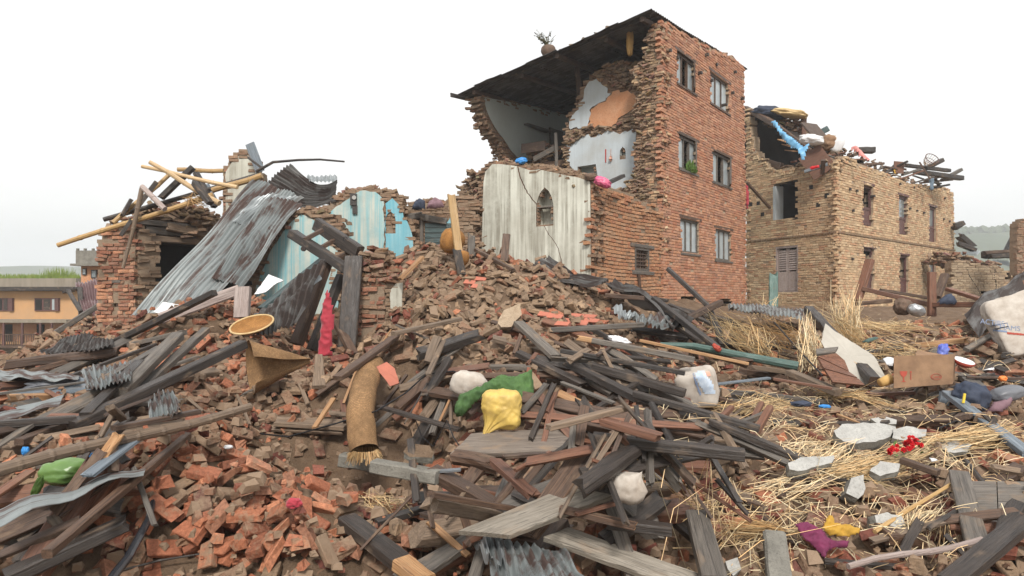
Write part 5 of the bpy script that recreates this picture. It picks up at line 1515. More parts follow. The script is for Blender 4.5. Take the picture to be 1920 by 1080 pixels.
tag(link('far_wood', mesh_from('far_wood', tv, tf, M['hill'])), 'far-off trees along the crest of the wooded hill', 'wood', None, 'stuff')

# haze: closed box of even, pale air round the whole scene
hz_mat = bpy.data.materials.new('haze'); hz_mat.use_nodes = True
hn = hz_mat.node_tree.nodes; hn.clear()
ho = hn.new('ShaderNodeOutputMaterial'); hv = hn.new('ShaderNodeVolumePrincipled')
hv.inputs['Color'].default_value = (0.93, 0.96, 1.0, 1); hv.inputs['Density'].default_value = 0.0013; hv.inputs['Anisotropy'].default_value = 0.2
hz_mat.node_tree.links.new(hv.outputs[0], ho.inputs['Volume'])
mb = MB(); mb.hexa([(-1100, -40, -8), (1300, -40, -8), (1300, 1180, -8), (-1100, 1180, -8), (-1100, -40, 75), (1300, -40, 75), (1300, 1180, 75), (-1100, 1180, 75)])
hzo = link('haze', mesh_from('haze', mb.v, mb.f, hz_mat)); tag(hzo, 'pale damp haze in the air towards the hills', 'haze', None, 'stuff')

# ================================================================ fallen timbers
def at(c, lift):
    """(column, row) rests on the rubble; (column, row, distance) is held at that distance"""
    return P(*c) if len(c) == 3 else T(c[0], c[1]) + Vector((0, 0, lift))

def clear_depth(c0, c1, ends=True):
    """distances for both ends so that the straight timber lies on, not inside, the rubble"""
    Y0 = c0[2] if len(c0) == 3 else T(c0[0], c0[1]).y; Y1 = c1[2] if len(c1) == 3 else T(c1[0], c1[1]).y
    k = 1.0
    rs = []
    for t in (0.03, .15, .27, .4, .52, .64, .76, .88, .97):
        u = c0[0] + (c1[0] - c0[0]) * t; v = c0[1] + (c1[1] - c0[1]) * t
        Y = 1 / ((1 - t) / Y0 + t / Y1)
        rs.append(T(u, v).y / Y)
    rs.sort()
    k = min(1.0, rs[1])
    return Y0 * k, Y1 * k

def beam_px(name, label, c0, c1, wpx, mat, ratio=0.6, cat='beam', lift=None, wide=False, **k):
    Y0, Y1 = clear_depth(c0, c1)
    w = wpx / F * (Y0 + Y1) / 2
    h = w * ratio
    if lift is None: lift = h * .3
    up_ = Vector((0, 0, lift))
    return timber(name, label, P(c0[0], c0[1], Y0) + up_, P(c1[0], c1[1], Y1) + up_, w, h, mat, cat=cat, **k)

# the tangle of lesser planks and beams under the big ones
rt = random.Random(321)
WN = {'wood_dark': 'black', 'wood_brown': 'brown', 'wood_grey': 'grey', 'wood_mud': 'mud-caked', 'wood_red': 'red brown', 'wood_fresh': 'freshly split'}
for (x0, x1, y0, y1, n, yaw, spread, l0, l1) in ((0, 200, 700, 1060, 13, 1.0, .25, .6, 1.5), (130, 330, 680, 790, 8, 1.05, .2, .6, 1.3), (0, 200, 960, 1070, 6, .9, .3, .5, 1.0), (1000, 1450, 630, 860, 54, -.38, .28, .6, 1.8),
        (820, 1260, 860, 1060, 30, .35, .6, .35, 1.0), (1280, 1480, 560, 660, 10, -.9, .4, .7, 1.5), (1600, 1919, 640, 790, 22, .2, .7, .4, 1.1), (1620, 1919, 900, 1070, 7, .5, .7, .3, .8), (760, 900, 640, 830, 14, .7, .6, .4, 1.0)):
    for q in range(n):
        p = T(rt.uniform(x0, x1), rt.uniform(y0, y1)); L = rt.uniform(l0, l1); w = rt.uniform(.05, .15); h = w * rt.uniform(.25, .75)
        mt = rt.choices(list(WN), [4, 4, 3.5, 2, 2, .7])[0]
        if not (HX0 + 1 < p.x < HX0 + HNX * HD - 1 and p.y < 12.5): continue
        m = drop(p.x, p.y, yaw + rt.gauss(0, spread), L, w, h, .05, rt, settle=.85)
        v, f = beam_mesh(L, w, h, 7000 + q + x0 + y0, (rt.choice(['cut', 'broken']), 'broken'), rough=.06, split=.6, bow=rt.gauss(0, .012))
        o = link('fallen_plank' if h < w * .5 else 'fallen_beam', mesh_from('fallen_timber', v, f, M[mt]), None, matrix=m @ Matrix.Translation((-L / 2, 0, 0)))
        lab = '%s %s %s %s' % ('long' if L > 1.2 else ('short' if L < .6 else 'middling'), WN[mt], 'plank' if h < w * .5 else 'beam', near_mark(*topx(m.translation)))
        tag(o, lab, 'plank' if h < w * .5 else 'beam', 'fallen timbers: ' + lab)
        if mt == 'wood_mud': o['label'] = lab

B_ = ('broken', 'cut'); C_ = ('cut', 'broken'); BB = ('broken', 'broken')
BEAMS = [
 # left side, near the ruined brick house
 ('beam', 'long dark grey beam running up below the fallen iron sheets', (212, 646, 11.2), (402, 552, 10.6), 15, 'wood_dark', .7, {}),
 ('beam', 'thick pale pinkish squared beam on the bricks under the iron sheets', (300, 604, 9.9), (448, 550, 10.4), 26, 'wood_pale', .8, {}),
 ('mortised_block', 'short pale mortised block standing on end near the woven tray', (453, 600, 9.2), (456, 543, 9.3), 28, 'wood_pale', .5, {}),
 ('beam', 'grey beam lying level left of the pale squared beam', (243, 650, 10.4), (346, 626, 10.0), 13, 'wood_grey', .7, {}),
 ('log', 'long brown log lying level at the left below the dark sheet', (5, 690, 8.6), (232, 662, 9.2), 19, 'wood_brown', .9, dict(ends=BB, rough=.06)),
 ('batten', 'thin dark batten slanting across the left beams', (93, 722, 7.9), (292, 648, 9.2), 8, 'wood_dark', .8, {}),
 ('plank', 'flat grey plank fanned out beside the thin dark batten', (168, 728, 7.9), (300, 652, 9.2), 16, 'wood_grey', .35, {}),
 ('plank', 'dark wet plank second in the fan of left beams', (160, 780, 7.0), (262, 680, 8.4), 20, 'wood_dark', .4, {}),
 ('beam', 'squared grey beam with a sawn end facing the viewer at left', (226, 742, 7.2), (334, 634, 8.8), 24, 'wood_grey', .7, dict(end_mat='wood_brown')),
 ('beam', 'grey brown beam next to the squared beam in the left fan', (250, 746, 7.3), (386, 622, 9.0), 17, 'wood_grey', .7, {}),
 ('beam', 'long heavy black beam slanting up towards the woven mat', (135, 806, 6.3), (456, 650, 8.2), 24, 'wood_dark', .75, {}),
 ('split_strip', 'fresh orange split strip lying along the heavy black beam', (186, 772, 6.5), (384, 676, 7.7), 9, 'wood_fresh', .5, dict(ends=BB)),
 ('plank', 'dark brown plank under the bamboo pole', (212, 806, 6.0), (372, 774, 6.7), 18, 'wood_brown', .5, {}),
 ('beam', 'dark brown beam entering at the left edge above the bamboo pole', (-20, 802, 5.9), (142, 790, 6.3), 18, 'wood_dark', .8, {}),
 ('board', 'blue grey board with a broken end below the bamboo pole', (162, 896, 5.0), (256, 824, 5.6), 24, 'wood_blue', .3, dict(ends=B_)),
 ('beam', 'long brown black beam slanting through the lower left rubble', (88, 1044), (352, 820, 5.6), 16, 'wood_brown', .9, {}),
 ('beam', 'broad charred beam at the bottom left corner', (10, 1092, 3.9), (248, 982, 4.35), 44, 'wood_dark', .55, dict(ends=C_)),
 ('plank', 'grey plank lying level at the far left above the metal sheets', (-20, 742, 7.0), (200, 712, 7.8), 10, 'wood_grey', .4, {}),
 ('plank', 'weathered plank slanting at the left edge under the bamboo', (-20, 850, 5.2), (70, 790, 5.6), 18, 'wood_grey', .4, {}),
 ('board', 'red brown board edge in the lower left shadow', (-10, 932, 4.7), (60, 884, 5.0), 22, 'wood_red', .3, dict(ends=C_)),
 ('batten', 'brown batten beside the long lower left beam', (112, 972, 4.6), (240, 880, 5.0), 9, 'wood_brown', .7, {}),
 ('split_strip', 'short orange splinter on the gutter at lower left', (76, 944, 4.75), (140, 918, 4.9), 9, 'wood_fresh', .6, dict(ends=BB)),
 # round the cavity in the middle
 ('plank', 'wide dark plank leaning upright left of the brick pillar', (650, 660, 9.2), (664, 484, 9.6), 34, 'wood_dark', .3, dict(up=Vector((0, -1, 0)))),
 ('post', 'brown post leaning in the dark cavity left of the red cloth', (556, 650, 9.6), (612, 496, 10.0), 26, 'wood_brown', .6, {}),
 ('post', 'second brown post leaning behind the red cloth', (584, 660, 9.9), (640, 520, 10.2), 22, 'wood_dark', .6, {}),
 ('rafter', 'brown rafter leaning right at the foot of the red cloth', (664, 668, 9.0), (630, 606, 9.4), 16, 'wood_brown', .6, {}),
 ('shutter_board', 'dark teal window shutter board slanting above the cavity', (490, 582, 9.6), (606, 488, 10.2), 26, 'wood_teal', .3, {}),
 ('plank', 'brown plank slanting from the brick pillar down to the matting', (632, 712, 7.6), (750, 628, 9.0), 18, 'wood_brown', .45, {}),
 ('plank', 'muddy plank at the right foot of the brick pillar', (738, 628), (862, 600), 14, 'wood_mud', .5, {}),
 ('splintered_plank', 'short fresh orange broken plank on the heap above the pillar', (748, 528, 9.7), (792, 484, 9.9), 15, 'wood_fresh', .4, dict(ends=B_)),
 ('upright_plank', 'tall tan plank standing upright beside the straw basket', (862, 490, 10.6), (846, 366, 10.9), 15, 'bamboo', .4, dict(ends=BB)),
 ('upright_plank', 'brown weathered plank standing against the streaked grey wall', (945, 492, 11.6), (950, 440, 11.8), 14, 'wood_brown', .35, dict(ends=C_)),
 ('plank', 'brown plank lying at the foot of the streaked grey wall', (892, 470, 11.6), (962, 508, 11.0), 10, 'wood_brown', .6, {}),
 ('blade_board', 'dark pointed board standing on the mound beside the tan plank', (866, 516, 10.3), (856, 468, 10.4), 18, 'wood_dark', .25, dict(ends=C_)),
 ('stump', 'grey fence stump standing behind the straw basket', (884, 485, 11.4), (884, 440, 11.5), 14, 'wood_grey', .9, dict(ends=C_)),
 ('plank', 'purple grey plank poking out right of the rolled mat', (710, 764, 6.3), (862, 808, 6.0), 17, 'wood_dark', .35, {}),
 ('board', 'mud-caked wide board left of the rolled mat', (518, 796), (648, 804), 28, 'wood_mud', .3, {}),
 ('splinter', 'tan splinter propped on the mud-caked board', (588, 806, 6.5), (626, 748, 6.8), 10, 'wood_fresh', .5, dict(ends=BB)),
 ('splinter', 'long mud-coloured splinter on the slope below the pillar', (802, 706, 7.2), (832, 640, 7.9), 10, 'wood_mud', .5, dict(ends=BB)),
 ('plank', 'dusty tapered plank upright below the red cloth', (598, 728, 7.8), (598, 668, 8.4), 24, 'wood_mud', .3, dict(taper=.45)),
 # centre foreground
 ('box_beam', 'dark box beam with an orange sawn end at the bottom centre', (650, 982, 4.5), (772, 1078, 4.0), 40, 'wood_dark', .6, dict(end_mat='wood_fresh')),
 ('box_beam_end', 'raw orange timber end below the dark box beam', (752, 1062, 3.98), (800, 1100, 3.8), 40, 'wood_fresh', .6, {}),
 ('beam', 'brown beam with splintered orange tip under the pale board', (1050, 958, 4.5), (1196, 992, 4.35), 18, 'wood_brown', .7, dict(ends=C_, end_mat='wood_fresh')),
 ('plank', 'dark plank crossing behind the large pale board', (808, 930), (990, 962, 4.75), 20, 'wood_brown', .5, {}),
 ('log', 'rotten brown log below the dark crossing plank', (796, 952), (934, 976, 4.65), 30, 'wood_mud', .9, dict(ends=BB, rough=.07)),
 ('log', 'round black wet log slanting in the centre foreground', (1078, 932, 4.75), (1192, 852, 5.3), 36, 'wood_dark', .95, dict(ends=BB, rough=.06, chamfer=.3)),
 ('split_log', 'reddish split log on the bricks under the muddy board', (924, 866, 5.1), (1004, 938, 4.7), 24, 'wood_red', .6, dict(ends=BB, rough=.07)),
 ('log', 'short bark-covered log under the muddy board', (846, 862, 5.3), (938, 882, 5.15), 30, 'wood_brown', .9, dict(ends=BB, rough=.06, chamfer=.3)),
 ('batten', 'slim red brown batten leaning on the muddy board', (966, 884, 5.0), (1032, 850, 5.2), 9, 'wood_red', .7, {}),
 ('stub', 'lavender grey plank stub left of the stacked bricks', (810, 886, 5.4), (864, 882, 5.4), 12, 'wood_blue', .4, {}),
 ('batten', 'thin pinkish plank sticking out under the pale board', (1080, 966, 4.6), (1160, 944, 4.75), 11, 'wood_red', .5, {}),
 ('post', 'grey squared post pointing up at the bottom right of centre', (1340, 1100, 3.7), (1306, 974, 4.3), 44, 'wood_grey', .6, {}),
 ('beam', 'dark beam lying behind the pale board at its right', (1140, 985, 4.6), (1260, 1000, 4.5), 30, 'wood_dark', .6, {}),
 # right centre
 ('beam', 'big dark beam lying below the reddish block', (1112, 828, 5.6), (1396, 860, 5.3), 30, 'wood_dark', .7, {}),
 ('block', 'reddish brown timber block on the big dark beam', (1124, 792, 5.75), (1242, 826, 5.5), 30, 'wood_red', .5, dict(ends=BB)),
 ('plank', 'mossy split plank with orange point above the muddy board', (1024, 806, 5.75), (1178, 766, 6.1), 24, 'wood_mud', .4, dict(ends=BB)),
 ('beam', 'long black beam with pale scraped top in the right centre', (1060, 682, 7.2), (1196, 752, 6.5), 20, 'wood_dark', .7, dict(ends=B_)),
 ('beam', 'long black channelled beam ending near the broken chair', (1188, 742, 6.5), (1424, 808, 6.0), 18, 'wood_dark', .7, {}),
 ('beam', 'short thick black beam left of the white-and-blue bundle', (1112, 692, 7.1), (1284, 742, 6.7), 22, 'wood_dark', .7, {}),
 ('beam', 'straight dark beam pointing at the white-and-blue bundle', (1052, 660, 7.6), (1284, 702, 7.1), 12, 'wood_dark', .7, {}),
 ('beam', 'weathered beam with fresh broken left end above it', (1080, 636, 8.0), (1302, 678, 7.6), 15, 'wood_grey', .7, dict(ends=B_, end_mat='wood_fresh')),
 ('plank', 'slim orange tan plank beside the green pole', (1200, 640, 8.4), (1404, 684, 7.9), 9, 'wood_fresh', .6, {}),
 ('beam', 'grey beam lying level below the red roof tiles', (1032, 622, 8.7), (1206, 612, 8.9), 14, 'wood_grey', .7, {}),
 ('plank', 'short grey plank sloping on the brick heap', (972, 608, 8.5), (1042, 672, 7.7), 22, 'wood_grey', .4, {}),
 ('beam', 'long dark slotted beam leaning in front of the tall house', (1252, 506, 11.0), (1332, 580, 10.6), 12, 'wood_dark', .6, {}),
 ('beam', 'lower half of a dark beam below the crossed brown one', (1328, 576, 10.6), (1356, 650, 9.6), 12, 'wood_dark', .6, {}),
 ('beam', 'dark beam sliding off the crumpled sheets towards the straw', (1226, 562, 10.2), (1346, 656, 8.9), 13, 'wood_dark', .7, {}),
 ('beam', 'brown beam crossing the leaning dark beams', (1282, 604, 10.2), (1352, 570, 10.4), 15, 'wood_brown', .7, {}),
 ('beam', 'dark brown board stack end right of the brick heap', (1136, 556, 10.2), (1208, 562, 10.0), 14, 'wood_brown', .6, {}),
 ('beam', 'dark plank lying over the crumpled sheets', (1150, 544, 11.0), (1252, 566, 10.6), 12, 'wood_dark', .5, {}),
 ('log', 'mossy round log right of the bundle among the straw', (1300, 656, 8.6), (1416, 690, 8.0), 20, 'wood_brown', .9, dict(ends=BB, chamfer=.3)),
 ('beam', 'mud-coloured flat timber under the green pole end', (1400, 690), (1500, 704), 18, 'wood_mud', .5, {}),
 ('plank', 'blue grey plank end right of the white-and-blue bundle', (1340, 722, 7.1), (1442, 710, 7.4), 10, 'wood_blue', .4, {}),
 ('beam', 'long black weathered beam leaning over the pale sheet at right', (1516, 584, 9.8), (1640, 720, 7.6), 19, 'wood_dark', .8, dict(rough=.07, end_mat='wood_brown')),
 ('beam', 'straw-covered beam end left of the planked door', (1480, 702, 7.8), (1572, 740, 7.2), 20, 'wood_mud', .6, {}),
 # fence-like frame in front of the beige house
 ('post', 'leaning red brown post left in front of the beige house', (1608, 566, 13.6), (1631, 490, 13.8), 15, 'wood_red', .6, {}),
 ('post', 'upright red brown post right in front of the beige house', (1747, 596, 12.6), (1747, 514, 12.7), 13, 'wood_red', .8, {}),
 ('post', 'short leaning brown post behind the upright one', (1756, 560, 13.4), (1772, 517, 13.6), 14, 'wood_brown', .6, {}),
 ('rail', 'long red brown rail slanting between the two posts', (1618, 544, 13.6), (1744, 574, 12.9), 14, 'wood_red', .6, {}),
 ('rail', 'red brown rail lying right of the upright post', (1752, 574, 12.6), (1848, 574, 11.8), 14, 'wood_red', .7, {}),
 ('rail', 'upper red brown board running to the right edge sack', (1778, 544, 12.6), (1872, 574, 11.4), 13, 'wood_red', .5, {}),
 ('plank', 'brown plank under the slanting rail', (1604, 572, 13.0), (1668, 566, 13.2), 14, 'wood_brown', .5, {}),
 ('plank', 'dark plank lying behind the slanting rail', (1650, 545, 14.0), (1752, 562, 13.8), 9, 'wood_brown', .6, {}),
 # right foreground
 ('beam', 'blue grey painted beam slanting on the straw at the right edge', (1776, 740, 7.0), (1930, 856, 5.6), 22, 'wood_blue', .5, {}),
 ('block', 'short grey block standing at the head of the blue grey beam', (1768, 766, 6.9), (1772, 738, 6.9), 18, 'wood_blue', .4, {}),
 ('frame_plank', 'thick grey frame plank of the broken door at lower right', (1836, 1040, 4.1), (1798, 892, 4.9), 36, 'wood_grey', .4, {}),
 ('beam', 'black beam crossing the bottom right corner', (1780, 1100, 3.7), (1930, 974, 4.2), 40, 'wood_dark', .5, {}),
 ('beam', 'small brown beam under the brick stack at right', (1690, 866, 5.2), (1760, 890, 5.0), 18, 'wood_brown', .6, {}),
 ('plank', 'charred grey plank at the bottom right near the concrete post', (1545, 1054, 4.1), (1690, 1066, 4.0), 16, 'wood_dark', .5, {}),
 ('plank', 'red brown plank lying on the straw left of the concrete slab', (1450, 712, 7.2), (1560, 730, 7.0), 10, 'wood_red', .5, {}),
 ('plank', 'red brown plank in front of the cardboard box', (1628, 742), (1712, 738), 12, 'wood_red', .5, {}),
 ('stick', 'long dark stick slanting over the rubble at right', (1740, 742, 7.3), (1864, 702, 7.9), 4, 'wood_dark', 1.0, {}),
 ('plank', 'pale plank crossing the rubble below the right edge sack', (1812, 708, 7.4), (1930, 712, 7.2), 9, 'wood_brown', .5, {}),
]
for (nm, lab, c0, c1, wpx, mt, ra, kw) in BEAMS:
    beam_px(nm, lab, c0, c1, wpx * 1.0, mt, ra, cat='plank' if ('plank' in nm or 'board' in nm) else ('log' if 'log' in nm else 'timber'), **kw)

def board_px(name, label, c4, thick, mat, nrm=(0, -.42, .9), lift=.03, Y=None, seed=0, cat='board'):
    """a broad board: its four photo corners (long edge first) on a tilted plane resting on the rubble; grain along the long edge"""
    n = Vector(nrm).normalized(); e = Vector((0, 0, EYE))
    def on(Yc, p):
        c = P(sum(q[0] for q in c4) / 4, sum(q[1] for q in c4) / 4, Yc); r = ray(*p); return e + r * ((c - e).dot(n) / r.dot(n))
    cx, cy = sum(q[0] for q in c4) / 4, sum(q[1] for q in c4) / 4
    Yc = Y or T(cx, cy).y
    for _ in range(40):                       # come forward until it clears the rubble
        g = [on(Yc, (cx + (q[0] - cx) * s_, cy + (q[1] - cy) * s_)) for q in c4 for s_ in (.3, .65, .95)]
        bad = sum(1 for p in g if float(hz(p.x, p.y)) > p.z + .02)
        if bad <= 2: break
        Yc -= .03
    pts = [on(Yc, p) for p in c4]
    X = (pts[1] - pts[0]).normalized(); Yv = n.cross(X).normalized()
    m = Matrix(((X.x, Yv.x, n.x, pts[0].x), (X.y, Yv.y, n.y, pts[0].y), (X.z, Yv.z, n.z, pts[0].z), (0, 0, 0, 1))); inv = m.inverted()
    r_ = random.Random(seed); N = 12
    q = [inv @ p for p in pts]
    v, f = [], []
    for i in range(N + 1):
        a = q[0].lerp(q[1], i / N); b = q[3].lerp(q[2], i / N)
        for j, t in enumerate((0, .02, .5, .98, 1)):
            p = a.lerp(b, t); z = r_.uniform(-.0025, .0025) - (.006 if j in (0, 4) else 0)
            v.append((p.x + (r_.uniform(-.012, .012) if i in (0, N) else 0), p.y + (r_.uniform(-.004, .004) if j in (0, 4) else 0), z))
    k = len(v); v += [(x, y, -thick) for x, y, z in v]
    for i in range(N):
        for j in range(4):
            a = i * 5 + j; f += [(a, a + 5, a + 6, a + 1), (a + k, a + 1 + k, a + 6 + k, a + 5 + k)]
        for j in (0, 4):
            a = i * 5 + j; f.append((a, a + k, a + 5 + k, a + 5) if j == 0 else (a, a + 5, a + 5 + k, a + k))
    for base in (0, N * 5):
        for j in range(4):
            a = base + j; f.append((a, a + 1, a + 1 + k, a + k) if base == 0 else (a, a + k, a + 1 + k, a + 1))
    return tag(link(name, mesh_from(name, v, f, M[mat]), None, matrix=m), label, cat)
M['wood_board'] = mat_wood('rain_washed_board', (0.16, 0.135, 0.105), (0.36, 0.32, 0.265), 0.5, 0.55)
M['wood_mudboard'] = mat_wood('mud_splashed_board', (0.13, 0.10, 0.08), (0.27, 0.225, 0.185), 0.6, 0.95)
board_px('board', 'wide mud-splashed board lying level below the yellow sack', [(843, 851), (1082, 845), (1104, 798), (884, 812)], .035, 'wood_mudboard', (0, -.40, .92))
board_px('board', 'large pale weathered board lying across the centre foreground', [(956, 1003), (1150, 928), (1058, 914), (858, 995)], .03, 'wood_board', (-.05, -.42, .9))
board_px('board', 'broad grey board running to the bottom right of the centre', [(1018, 1006), (1270, 1100), (1340, 1085), (1066, 988)], .035, 'wood_board', (.05, -.42, .9))
board_px('plank', 'broad grey plank under the large pale board', [(770, 1096), (908, 1004), (876, 998), (735, 1076)], .04, 'wood_grey', (-.1, -.5, .86), cat='plank')
board_px('board', 'dark mud-covered board on the slope above the muddy board', [(508, 806), (640, 812), (644, 786), (520, 780)], .03, 'wood_mud', (0, -.6, .8))
board_px('board', 'pale flat metal-grey board at the left edge above the bamboo', [(-30, 770), (190, 724), (150, 706), (-30, 742)], .015, 'wood_blue', (0, -.4, .9))

# ---------------------------------------------------------------- round poles and bamboo
def pole(name, label, pts, r0, r1, mat, nodes=0, cat='pole', parent=None, n=9, ragged_end=False):
    """a pole in its own frame (x along it) so that grain follows it; bamboo shows its nodes"""
    if topx(pts[0])[1] > 600 and parent is None:      # comes to rest on the rubble, not in it
        rs = []
        for i in range(len(pts) - 1):
            for t in (.05, .25, .5, .75, .95):
                q = pts[i].lerp(pts[i + 1], t); rs.append(T(*topx(q)).y / q.y)
        rs.sort(); k = min(1.0, rs[len(rs) // 8]); eye = Vector((0, 0, EYE))
        pts = [eye + (p - eye) * k + Vector((0, 0, r0 * .6)) for p in pts]
    p0, p1 = Vector(pts[0]), Vector(pts[-1])
    m = frame_matrix(p0, p1); inv = m.inverted()
    L = (p1 - p0).length
    mb = MB()
    if len(pts) == 2:
        k = max(2, nodes + 1); path = []; rad = []
        for i in range(k):
            t0, t1 = i / k, (i + 1) / k
            for t, e in ((t0 + .002, 1.12 if (nodes and i) else 1), (t0 + .012, .97), (t1 - .012, .97), (t1 - .001, 1.12 if (nodes and i < k - 1) else 1)):
                path.append(Vector((L * t, .012 * math.sin(t * 5), .01 * math.sin(t * 7)))); rad.append((r0 + (r1 - r0) * t) * (e if nodes else 1))
        mb.tube(path, rad, n)
    else:
        loc = [inv @ Vector(p) for p in pts]
        mb.tube(loc, [r0 + (r1 - r0) * i / (len(loc) - 1) for i in range(len(loc))], n)
    me = mesh_from(name, mb.v, mb.f, M[mat], smooth=False)
    if parent is not None: return link(name, me, parent, matrix=Matrix.Translation(-base_of(parent)) @ m)
    return tag(link(name, me, None, matrix=m), label, cat)

M['black_plastic'] = mat_plain('black_plastic_pipe', (0.02, 0.022, 0.026), (0.03, 0.03, 0.035), .18, 5, .7, .05)
M['cable'] = mat_plain('black_cable', (0.012, 0.012, 0.014), None, .45)
pole('bamboo_pole', 'thick brown bamboo pole slanting across the lower left', [P(-30, 898, 4.6), P(468, 770, 6.3)], .038, .030, 'bamboo_old', 9, 'bamboo')
pole('bamboo_pole', 'long yellow bamboo pole jutting out left over the ruined brick house', [P(108, 460, 12.4), P(400, 366, 12.4)], .045, .05, 'bamboo', 6, 'bamboo')
pole('bamboo_pole', 'yellow bamboo pole continuing up to the gable fragment', [P(398, 357, 12.9), P(492, 330, 12.9)], .055, .06, 'bamboo', 3, 'bamboo')
pole('bamboo_pole', 'pale split bamboo slanting down right, highest of the crossed poles', [P(281, 304, 12.6), P(412, 382, 12.3)], .04, .055, 'bamboo_pale', 3, 'bamboo')
pole('bamboo_pole', 'pale bamboo slanting gently to the iron sheet, second of the crossed poles', [P(266, 312, 12.9), P(446, 352, 12.5)], .035, .04, 'bamboo_pale', 3, 'bamboo')
pole('bamboo_pole', 'yellow bamboo lying level left of the gable fragment', [P(333, 318, 13.6), P(420, 321, 13.6)], .045, .045, 'bamboo', 3, 'bamboo')
pole('bamboo_pole', 'thin bamboo rising steeply from the ruined house roof', [P(212, 418, 12.6), P(322, 324, 13.2)], .045, .04, 'bamboo', 3, 'bamboo')
pole('bamboo_pole', 'brown bamboo hanging down in front of the ruined brick house', [P(266, 354, 12.3), P(232, 503, 12.2)], .045, .03, 'bamboo_old', 3, 'bamboo')
pole('bamboo_pole', 'short pinkish bamboo stub folded down from the hanging one', [P(266, 350, 12.3), P(310, 393, 12.1)], .05, .05, 'wood_pale', 1, 'bamboo')
pole('stick', 'long thin dark stick bending out over the dark iron sheet', [P(480, 322, 13), P(512, 304, 13), P(560, 300, 13), P(600, 299, 13), P(646, 303, 13)], .03, .018, 'wood_dark', 0, 'stick', n=6)
pole('pole', 'dark round pole running along the long yellow bamboo', [P(194, 412, 12.8), P(480, 330, 13.3)], .045, .045, 'wood_dark', 0, 'pole')
pole('green_pole', 'faded green round pole lying in the straw at right centre', [P(1238, 650, 8.5), P(1300, 652, 8.4), P(1400, 672, 8.1), P(1496, 690, 7.9)], .035, .055, 'bamboo_green', 0, 'pole')
pole('plastic_pipe', 'shiny black plastic pipe at the bottom left', [P(286, 944, 4.75), P(280, 975, 4.6), P(262, 1010, 4.4), P(240, 1050, 4.2), P(205, 1095, 3.95)], .021, .026, 'black_plastic', 0, 'pipe')
pole('stick', 'thin knobbly stick lying on the bricks at bottom left', [P(224, 1072, 4.05), P(300, 1052, 4.15), P(376, 1040, 4.2)], .008, .006, 'wood_dark', 0, 'stick', n=6)
pole('bamboo_pole', 'pinkish thin bamboo lying across the bottom right', [P(1590, 1066, 4.0), P(1838, 1016, 4.3)], .017, .02, 'wood_pale', 4, 'bamboo')
pole('stick', 'tan stick lying on the bricks of the lower right', [P(1640, 1000, 4.4), P(1790, 905, 5.0)], .015, .012, 'bamboo', 0, 'stick', n=6)
pole('iron_rod', 'thin bent black rod above the straw at right', [P(1756, 806, 5.9), P(1792, 790, 6.0), P(1822, 795, 6.0)], .006, .006, 'cable', 0, 'rod', n=6)
pole('iron_rod', 'thin dark rod slanting among the straw sheaves', [P(1448, 600, 9.8), P(1492, 650, 8.6), P(1542, 704, 7.8)], .010, .010, 'cable', 0, 'rod', n=6)
pole('cable', 'black cable hanging loosely across the rolled mat', [P(488, 814, 6.5), P(540, 820, 6.3), P(620, 798, 6.05), P(705, 772, 5.95), P(760, 738, 6.4), P(800, 702, 6.9), P(850, 697, 6.8), P(905, 720, 6.35), P(925, 736, 6.2)], .008, .008, 'cable', 0, 'cable', n=6)
pole('cable', 'thin black wire curling above the muddy board', [P(780, 790, 6.2), P(790, 818, 6.0), P(812, 838, 5.9), P(838, 788, 5.9), P(850, 820, 5.7), P(862, 838, 5.6)], .005, .005, 'cable', 0, 'cable', n=5)

# dark rafters sticking up through the ruined house's roof
for (lab, a, b, w, mt) in (('dark rafter standing steep under the crossed bamboos', (300, 376, 12.8), (362, 316, 12.9), 15, 'wood_dark'),
        ('dark rafter rising above the ruined house wall', (252, 398, 12.6), (293, 344, 12.8), 14, 'wood_dark'),
        ('short dark rafter near the left end of the yellow bamboo', (228, 408, 12.6), (246, 376, 12.7), 11, 'wood_dark'),
        ('charred forked rafter right of the crossed bamboos', (362, 342, 12.3), (394, 384, 12.2), 15, 'wood_dark'),
        ('dark rafter leaning left behind the crossed bamboos', (366, 324, 13.2), (402, 390, 13.0), 12, 'wood_dark'),
        ('bluish rafter leaning beside the gable fragment', (384, 348, 13.4), (404, 386, 13.2), 14, 'wood_blue'),
        ('dark rafter stub hanging at the corner of the ruined house', (248, 412, 12.3), (226, 444, 12.2), 12, 'wood_dark'),
        ('thin dark board edge behind the gable fragment', (464, 296, 14.7), (494, 318, 14.7), 7, 'wood_dark')):
    beam_px('rafter', lab, a, b, w, mt, .6, cat='timber', ends=B_)

# ================================================================ corrugated iron sheets
def iron(name, label, c, waves, mat, amp=.02, seed=0, bend=None, crumple=.05, rag_edge=0.0, nv=14):
    ks = []
    for i in range(1, 8):
        for j in range(1, 6):
            s_, t_ = i / 8, j / 6
            g = [c[0][q] * (1 - s_) * (1 - t_) + c[1][q] * s_ * (1 - t_) + c[2][q] * s_ * t_ + c[3][q] * (1 - s_) * t_ for q in range(3)]
            ks.append((T(g[0], g[1]).y - .08) / g[2])
    ks.sort(); k_ = min(1.0, ks[int(len(ks) * .12)])
    v, f = corrugated([P(q[0], q[1], q[2] * k_) for q in c], waves, amp, nv, bend, seed, rag_edge, crumple)
    o = solo(name, v, f, M[mat], label, 'iron sheet')
    sheet_coords(o.data, waves * 6, nv, waves * .075, 2.0)
    return o
iron('iron_sheet', 'large rusty corrugated iron sheet sliding down beside the doorway', [(476, 330, 12.9), (556, 368, 12.6), (394, 566, 10.6), (244, 592, 10.9)], 13, 'zinc_rust', .022, 1, crumple=.12)
